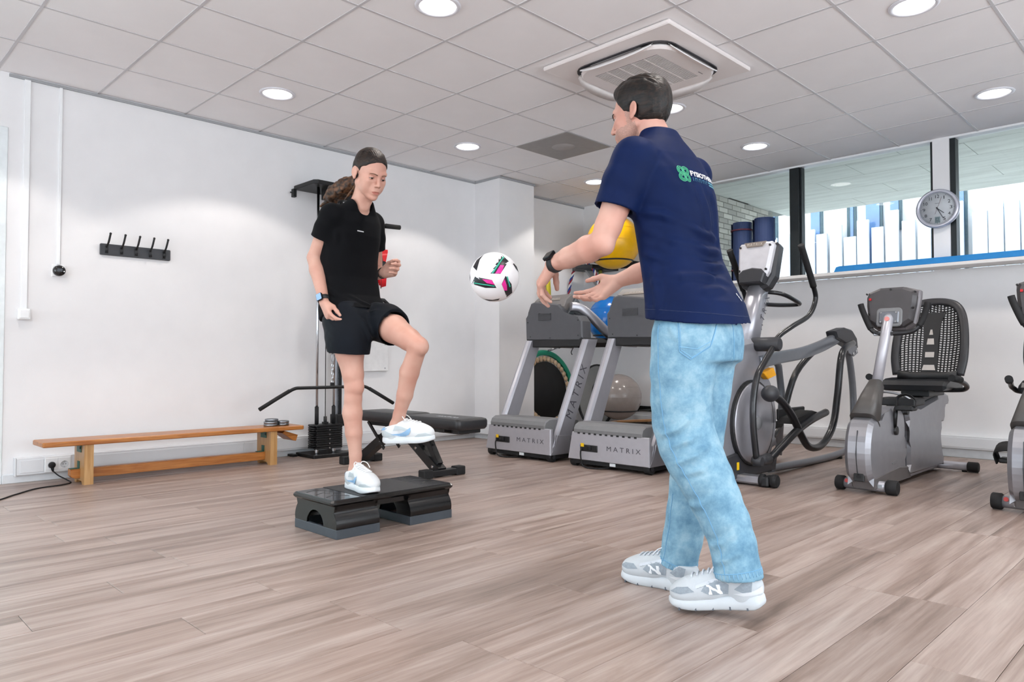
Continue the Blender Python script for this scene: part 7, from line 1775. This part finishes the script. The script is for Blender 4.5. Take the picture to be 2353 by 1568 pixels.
for y in (-1, 1): HE((-0.004, 0.089 * y, -0.014), (0.025, 0.024, 0.038), 0.005, 'sub')
Ph, Qh = hs_.skin(1)
fl_ = []
for i in range(15):
    y0 = -0.07 + 0.01 * i
    fl_.append(([Wm((0.075 - 2.2 * y0 * y0, y0 * 0.75, 0.115 - 3.0 * y0 * y0)), Wm((0.01, y0 * 1.1, 0.140 - 6 * y0 * y0)), Wm((-0.07, y0 * 1.2 + 0.006, 0.118 - 6 * y0 * y0)), Wm((-0.118, y0 * 1.0, 0.055))], 0.0042, 0.0028))
Ph = folds(Ph, Qh, fl_, 0.0008, 90, 6)
skin_obj('hair', Ph, Qh, mhair, mm)

# navy T-shirt
navy_c = fabric('navy_sports_fabric', '08193f', 0.66, 0.14, 6, sheen=0.0)
CY = 2.168
sh = Solid((-1.66, 1.80, 0.86), (-1.08, 2.54, 1.66), 0.004)
sh.loft([(0.88, -1.282, CY, 0.158, 0.196), (0.933, -1.288, CY, 0.154, 0.194), (0.992, -1.298, CY, 0.146, 0.190), (1.067, -1.326, CY, 0.127, 0.178), (1.145, -1.352, CY, 0.118, 0.170), (1.221, -1.365, CY, 0.118, 0.170), (1.298, -1.374, CY, 0.122, 0.173), (1.375, -1.384, CY, 0.122, 0.176), (1.44, -1.398, CY, 0.116, 0.178), (1.50, -1.412, CY, 0.100, 0.168), (1.54, -1.422, CY, 0.084, 0.135), (1.575, -1.432, CY, 0.070, 0.098), (1.605, -1.437, CY, 0.062, 0.074), (1.615, -1.438, CY, 0.06, 0.068)], 0, 2.25, 0.03)
for s_, e_ in ((LS, LE), (RS, RE)):
    sh.cone((-1.425, CY, 1.535), s_, 0.056, 0.062, 0.03)
    sl_ = sh.blank(); sl_.chain([mid(s_, e_, -0.03), mid(s_, e_, 0.3), mid(s_, e_, 0.78)], [0.066, 0.073, 0.074], 0.012)
    d_ = np.array(e_) - np.array(s_); d_ /= np.linalg.norm(d_)
    sl_.cut(mid(s_, e_, 0.60), d_ + np.array((0.12, 0, 0))); sl_.cone(mid(s_, e_, 0.42), mid(s_, e_, 0.9), 0.056, 0.067, 0.004, op='sub')
    sh.merge(sl_, 0.025)
sh.cone((-1.475, CY, 1.68), (-1.452, CY, 1.605), 0.058, 0.058, 0.006, op='sub'); sh.cone((-1.47, CY, 1.62), (-1.50, CY, 1.58), 0.055, 0.045, 0.006, op='sub')
sh.cut((-1.29, CY, 0.936), (-0.12, 0.05, -1.0))
sh.loft([(0.86, -1.282, CY, 0.150, 0.188), (0.955, -1.291, CY, 0.145, 0.184)], 0, 2.25, 0.004, 'sub')
Ps, Qs = sh.skin(1)
F = lambda *a: a
Ps = folds(Ps, Qs, [([(-1.40, 2.00, 1.24), (-1.30, 2.03, 1.19), (-1.235, 2.14, 1.165), (-1.24, 2.26, 1.17)], 0.014, 0.011), ([(-1.40, 1.99, 1.16), (-1.30, 2.02, 1.12), (-1.22, 2.14, 1.11), (-1.22, 2.25, 1.125)], 0.013, 0.011),
                    ([(-1.41, 1.99, 1.30), (-1.32, 2.01, 1.275), (-1.25, 2.12, 1.225), (-1.245, 2.24, 1.21)], 0.014, 0.009), ([(-1.36, 1.99, 1.06), (-1.26, 2.02, 1.07), (-1.19, 2.13, 1.075), (-1.19, 2.22, 1.07)], 0.014, 0.009),
                    ([(-1.42, 2.03, 1.39), (-1.33, 2.05, 1.36), (-1.27, 2.10, 1.30)], 0.013, 0.007), ([(-1.36, 2.04, 1.50), (-1.31, 2.07, 1.42), (-1.27, 2.11, 1.34)], 0.016, 0.006), ([(-1.29, 2.14, 1.40), (-1.25, 2.17, 1.30), (-1.24, 2.18, 1.22)], 0.014, 0.006),
                    ([(-1.27, 2.22, 1.38), (-1.25, 2.24, 1.28), (-1.25, 2.24, 1.18)], 0.013, 0.006), ([(-1.43, 1.97, 1.47), (-1.41, 1.93, 1.40), (-1.44, 1.90, 1.34)], 0.014, 0.006), ([(-1.30, 2.0, 0.98), (-1.20, 2.06, 1.02), (-1.17, 2.16, 1.04)], 0.016, 0.007),
                    ([(-1.42, 1.99, 1.08), (-1.40, 2.0, 0.98)], 0.018, 0.006), ([(-1.36, 1.985, 1.14), (-1.33, 1.985, 1.02), (-1.32, 1.985, 0.95)], 0.016, 0.006)], 0.0020, 14, 9)
tee = skin_obj('t_shirt', Ps, Qs, navy_c, mm); tb = bvh_of(Ps, Qs)
# back print: interlaced green emblem, white and teal lettering
grn_p = M('print_green', '37a57a', 0.5); wht_p = M('print_white', 'e9e9ea', 0.5); teal_p = M('print_teal', '5f9fb0', 0.5); dim_p = M('print_dim_teal', '2f6a86', 0.5)
em = MB()
ec_y, ec_z = 2.083, 1.418
for cxx, czz in ((-0.010, 0.012), (0.010, 0.012), (-0.010, -0.012), (0.010, -0.012)):
    for rr_ in (0.0135, 0.0095, 0.0055):
        em.tube([(0, ec_y + cxx + rr_ * math.cos(2 * math.pi * i / 20), ec_z + czz + rr_ * 1.1 * math.sin(2 * math.pi * i / 20)) for i in range(20)], 0.0014, 4, closed=True)
em.v = [tuple(cast(tb, (-1.2, v[1], v[2]), (-1, 0, 0), 0.0012 + 0.0006 * max(0, v[0]), 0.2)) for v in em.v]
obj('back_emblem', em, grn_p, tee)
def back_text(txt, cap, width, y0, z0, mat, name, bold=0.03):
    tm = text_fit(txt, cap, width, 0, bold)
    # split long edges so that the letters follow the cloth
    tm.v = [tuple(cast(tb, (-1.2, y0 + width / 2 + v[0], z0 + v[1]), (-1, 0, 0), 0.0016, 0.2)) for v in tm.v]; return obj(name, tm, mat, tee)
back_text('FYSIOTHERAPIE', 0.0185, 0.20, 2.112, 1.425, wht_p, 'back_lettering')
st_ = MB()
for i in range(8):
    y_ = 2.118 + 0.011 * i
    st_.add([(-1.2, y_, 1.398), (-1.2, y_ + 0.0028, 1.398), (-1.2, y_ + 0.0028, 1.411), (-1.2, y_, 1.411)], [(0, 1, 2, 3)])
    if i % 2: st_.add([(-1.2, y_, 1.4075), (-1.2, y_ + 0.009, 1.4075), (-1.2, y_ + 0.009, 1.411), (-1.2, y_, 1.411)], [(0, 1, 2, 3)])
obj('second_line', decal(st_, tb, (-1, 0, 0), 0.0014, 0.2), dim_p, tee)
st_ = MB()
for rw in range(2):
    for i in range(9):
        y_ = 2.212 + 0.0058 * i; z_ = 1.408 - 0.0105 * rw
        st_.add([(-1.2, y_, z_ - 0.0032), (-1.2, y_ + 0.0042, z_ - 0.0032), (-1.2, y_ + 0.0042, z_ + 0.0032), (-1.2, y_, z_ + 0.0032)], [(0, 1, 2, 3)])
obj('small_lines', decal(st_, tb, (-1, 0, 0), 0.0014, 0.2), teal_p, tee)
st_ = MB()
for i in range(3):
    y_ = 2.215 + 0.006 * i; z_ = 1.02 - 0.009 * i
    st_.add([(-1.1, y_, z_ - 0.004), (-1.1, y_ + 0.006, z_ - 0.004), (-1.1, y_ + 0.005, z_ + 0.004), (-1.1, y_ - 0.001, z_ + 0.004)], [(0, 1, 2, 3)])
obj('hem_mark', decal(st_, tb, (-1, 0, 0), 0.0016, 0.2), wht_p, tee)
hem_pts = [(-1.29 + 0.165 * math.cos(a), CY + 0.20 * math.sin(a), 0.962 - 0.12 * 0.14 * math.cos(a)) for a in [2 * math.pi * i / 48 for i in range(48)]]
obj('hem_stitch', MB().tube([cast(tb, p, (-(p[0] + 1.29), -(p[1] - CY), 0), 0.0002, 0.1) for p in hem_pts], 0.0012, 4, closed=True), M('navy_stitch', '0f2148', 0.7), tee)

# jeans
def denim():
    m, n, l, b_ = node_mat('light_denim')
    tc = n.new('ShaderNodeTexCoord'); nz = n.new('ShaderNodeTexNoise'); nz.inputs['Scale'].default_value = 11; nz.inputs['Detail'].default_value = 8; nz.inputs['Roughness'].default_value = 0.7; l.new(tc.outputs['Object'], nz.inputs['Vector'])
    rp = n.new('ShaderNodeValToRGB'); e = rp.color_ramp.elements; e[0].position = 0.34; e[0].color = (*lin('55809a'), 1); e[1].position = 0.66; e[1].color = (*lin('93b5c4'), 1); x_ = e.new(0.5); x_.color = (*lin('749db3'), 1)
    l.new(nz.outputs['Fac'], rp.inputs['Fac']); l.new(rp.outputs[0], b_.inputs['Base Color']); b_.inputs['Roughness'].default_value = 0.85
    wv = n.new('ShaderNodeTexWave'); wv.inputs['Scale'].default_value = 420; wv.bands_direction = 'DIAGONAL'; l.new(tc.outputs['Object'], wv.inputs['Vector'])
    bp = n.new('ShaderNodeBump'); bp.inputs['Strength'].default_value = 0.05; bp.inputs['Distance'].default_value = 0.002; l.new(wv.outputs['Fac'], bp.inputs['Height']); l.new(bp.outputs[0], b_.inputs['Normal'])
    return m
dn = denim()
jn = Solid((-1.62, 1.92, 0.03), (-1.02, 2.42, 1.02), 0.004)
jn.loft([(0.80, -1.278, 2.168, 0.118, 0.165), (0.86, -1.285, 2.168, 0.126, 0.176), (0.91, -1.288, 2.168, 0.125, 0.172), (0.965, -1.298, 2.168, 0.116, 0.160)], 0, 2.2, 0.03)
jn.egg((-1.232, 2.10, 0.855), (0.052, 0.07, 0.085), k=0.03); jn.egg((-1.232, 2.24, 0.855), (0.052, 0.07, 0.085), k=0.03)
Lc = [(-1.285, 2.085, 0.88), (-1.298, 2.083, 0.77), (-1.303, 2.084, 0.68), (-1.300, 2.086, 0.60), (-1.280, 2.088, 0.53), (-1.255, 2.092, 0.48), (-1.222, 2.098, 0.42), (-1.192, 2.104, 0.36), (-1.162, 2.11, 0.295), (-1.138, 2.114, 0.225), (-1.112, 2.118, 0.09)]
jn.chain(Lc, [0.112, 0.103, 0.096, 0.092, 0.091, 0.089, 0.084, 0.078, 0.072, 0.067, 0.070], 0.012)
Rc = [(-1.30, 2.25, 0.88), (-1.325, 2.25, 0.70), (-1.345, 2.25, 0.52), (-1.365, 2.25, 0.38), (-1.382, 2.248, 0.27), (-1.405, 2.246, 0.17), (-1.435, 2.244, 0.03)]
jr = jn.blank(); jr.chain(Rc, [0.108, 0.098, 0.086, 0.077, 0.072, 0.068, 0.070], 0.012); jr.cut((-1.43, 2.245, 0.078), (-0.25, 0, -1)); jr.cone(mid(Rc[5], Rc[6], 0.3), Rc[6], 0.058, 0.062, 0.004, op='sub')
dl_ = np.array(Lc[-1]) - np.array(Lc[-2]); jn.cut((-1.118, 2.118, 0.128), dl_ + np.array((-0.02, 0, 0)), (-1.3, 2.0, 0.0), (-1.0, 2.25, 0.2)); jn.cone(mid(Lc[9], Lc[10], 0.3), Lc[10], 0.056, 0.062, 0.004, op='sub')
jn.merge(jr, 0.012)
Pj, Qj = jn.skin(1)
Pj = folds(Pj, Qj, [([(-1.22, 2.02, 0.63), (-1.26, 2.0, 0.585), (-1.33, 2.0, 0.56)], 0.011, 0.008), ([(-1.18, 2.06, 0.60), (-1.22, 2.01, 0.555), (-1.30, 2.0, 0.52)], 0.011, 0.009), ([(-1.17, 2.07, 0.55), (-1.20, 2.015, 0.51), (-1.28, 2.0, 0.47)], 0.011, 0.009), ([(-1.15, 2.06, 0.50), (-1.18, 2.02, 0.465), (-1.25, 2.01, 0.44)], 0.010, 0.007),
                    ([(-1.20, 2.0, 0.78), (-1.21, 1.99, 0.72), (-1.22, 2.0, 0.66)], 0.013, 0.006), ([(-1.36, 2.0, 0.80), (-1.37, 2.0, 0.70), (-1.36, 2.0, 0.60)], 0.014, 0.005), ([(-1.10, 2.07, 0.28), (-1.14, 2.05, 0.24), (-1.19, 2.06, 0.22)], 0.012, 0.007), ([(-1.09, 2.07, 0.22), (-1.13, 2.05, 0.19), (-1.17, 2.06, 0.175)], 0.011, 0.007), ([(-1.16, 2.04, 0.38), (-1.20, 2.03, 0.35), (-1.26, 2.05, 0.34)], 0.012, 0.006),
                    ([(-1.40, 2.18, 0.20), (-1.42, 2.19, 0.14), (-1.44, 2.20, 0.10)], 0.012, 0.006), ([(-1.28, 1.98, 0.92), (-1.25, 1.985, 0.86)], 0.012, 0.005)], 0.0018, 16, 12)
jeans = skin_obj('jeans', Pj, Qj, dn, mm); jb = bvh_of(Pj, Qj)
sm = M('denim_seam', '6d9fc0', 0.85); stc = M('denim_stitch', '7fb0cf', 0.8)
ysd = (0, 1, 0)
obj('side_seam', seam_line(jb, [(-1.325, 1.9, 0.92), (-1.322, 1.9, 0.80), (-1.318, 1.9, 0.68), (-1.305, 1.9, 0.58), (-1.275, 1.9, 0.50), (-1.232, 1.9, 0.42), (-1.19, 1.9, 0.34), (-1.155, 1.9, 0.26), (-1.128, 1.9, 0.145)], ysd, 0.0018), sm, jeans)
obj('far_side_seam', seam_line(jb, [(-1.455, 2.1, 0.34), (-1.465, 2.1, 0.24), (-1.485, 2.1, 0.16), (-1.50, 2.1, 0.10)], (0.55, 0.83, 0), 0.0016), sm, jeans)
pd_ = (-0.62, 0.78, 0)
pk_ = [(-1.245, 2.03, 0.925), (-1.253, 2.02, 0.835), (-1.205, 2.06, 0.805), (-1.165, 2.11, 0.835), (-1.16, 2.11, 0.92)]
pk_ = [(-1.262, 2.0, 0.925), (-1.258, 2.0, 0.83), (-1.215, 2.0, 0.805), (-1.175, 2.05, 0.845), (-1.162, 2.07, 0.915)]
def poly_line(pts, n=8):
    out = []
    for a_, c_ in zip(pts[:-1], pts[1:]):
        for i in range(n): out.append(Vector(a_).lerp(Vector(c_), i / n))
    return out + [Vector(pts[-1])]
obj('back_pocket', MB().tube([cast(jb, p, pd_, 0.0006) for p in poly_line(pk_)], 0.0017, 5), sm, jeans)
obj('pocket_stitch', MB().tube([cast(jb, Vector(p) + Vector((0.004, 0.002, 0.006)), pd_, 0.0006) for p in poly_line(pk_)], 0.0011, 5), stc, jeans)
obj('pocket_band', MB().tube([cast(jb, p, pd_, 0.0006) for p in poly_line([(-1.258, 2.0, 0.845), (-1.205, 2.02, 0.838), (-1.172, 2.05, 0.862)])], 0.0013, 5), stc, jeans)
obj('centre_seam', seam_line(jb, [(-1.14, 2.168, 0.95), (-1.12, 2.168, 0.88), (-1.15, 2.168, 0.80)], (-1, 0, 0), 0.0017), sm, jeans)
for cc, ax_, z_ in (((-1.121, 2.118, 0.150), dl_, 0), ((-1.418, 2.245, 0.10), np.array((-0.25, 0, -1.0)), 1)):
    A_ = Vector(ax_).normalized(); U = A_.orthogonal().normalized(); W_ = A_.cross(U); rp_ = []
    for i in range(36):
        a = 2 * math.pi * i / 36; d = U * math.cos(a) + W_ * math.sin(a); h = jb.ray_cast(Vector(cc) + d * 0.13, -d, 0.2); rp_.append((h[0] if h[0] else Vector(cc) + d * 0.07) + d * 0.0003)
    obj('hem_seam', MB().tube(rp_, 0.0016, 5, closed=True), sm, jeans)
    tk = MB()
    for i in range(0, 36):
        p = rp_[i]; d = (p - Vector(cc)).normalized(); q = p + A_ * 0.018
        h = jb.find_nearest(q); tk.tube([p, h[0] + h[1] * 0.0004], 0.0013, 4)
    obj('hem_puckers', tk, stc, jeans)
# running shoes
shm = {'upper': M('runner_white_grey', 'bcc3c8', 0.55, var=0.04, bump=0.1, bscale=300), 'sole': M('runner_sole', 'c2c9ce', 0.55, var=0.03), 'mesh': M('runner_mesh_grey', '929da6', 0.8, var=0.10, scale=120, bump=0.4, bscale=700), 'panel': M('runner_panel_white', 'cfd4d8', 0.45), 'lace': M('runner_lace', 'cfd5dc', 0.7), 'mark': M('runner_mark_white', 'e2e6e9', 0.4), 'silver': M('runner_silver', 'c3cad1', 0.35, 0.3)}
mp_ = shoe_parts(0.30, 0.110, 0.028, 0.100, 0.054, True)
k3 = 0.30 / 0.28
nn = text_mesh('N', 0.05, 0)
ovm = [('toe_mesh', 'mesh', [(0.205, 0.060), (0.225, 0.074), (0.262, 0.070), (0.285, 0.056), (0.25, 0.052)], (-1, 1)), ('side_mesh', 'mesh', [(0.105, 0.050), (0.10, 0.080), (0.125, 0.094), (0.165, 0.088), (0.185, 0.062), (0.16, 0.050)], (-1, 1)), ('heel_mesh', 'mesh', [(0.035, 0.058), (0.03, 0.086), (0.05, 0.092), (0.085, 0.066), (0.06, 0.056)], (-1, 1)),
       ('eyestay', 'silver', [(0.088, 0.088), (0.09, 0.108), (0.12, 0.104), (0.20, 0.078), (0.20, 0.068), (0.13, 0.094)], (-1, 1)), ('heel_counter', 'panel', [(0.004, 0.048), (0.004, 0.070), (0.03, 0.060), (0.09, 0.052), (0.06, 0.046)], (-1, 1))]
for hp_, yw, pt_ in (((-1.050, 2.158, 0.040), R(202), R(6.5)), ((-1.335, 2.238, 0.0), R(186), 0.0)):
    m4 = shoe_matrix(hp_, yw, pt_)
    up, bv = place_shoe(mm, mp_, m4, shm, ovm, 'running_shoe'); laces(up, bv, m4, 0.30, shm['lace'], 6, 0.118, 0.20, 0.024, 0.16)
    for sd in (-1, 1):
        tn = text_fit('N', 0.028, 0.040, 0, 0.05)
        tn.v = [(0.145 + (v[0] - 0.25 * v[1]) * (-sd), 0.09 * sd, 0.066 + v[1]) for v in tn.v]
        obj('letter_emblem', decal(tn, bv, (0, -sd, 0), 0.003, 0.1).move(m4), shm['mark'], up)
    for i in range(5):
        xa = 0.05 + 0.052 * i
        for sd in (-1, 1): obj('sole_groove', MB().box(xa, xa + 0.005, sd * 0.030, sd * np.interp(xa / 0.30, [0, 0.12, 0.3, 0.45, 0.62, 0.75, 0.88], [0.034, 0.0446, 0.0424, 0.0414, 0.0512, 0.0545, 0.049]), 0.0005, 0.009 + 0.003 * (i % 2)).move(m4), M('groove_grey', '5a6068', 0.8), up)
fa = np.array(LW) - np.array(LE)
smart_watch(mm, tuple(np.array(LW) - fa / np.linalg.norm(fa) * 0.016), tuple(fa), (-0.55, -0.55, 0.55), 0.0315, 1.15, M('watch_screen_off', '0c0d10', 0.1, spec=0.8))
bpy.context.view_layer.update()
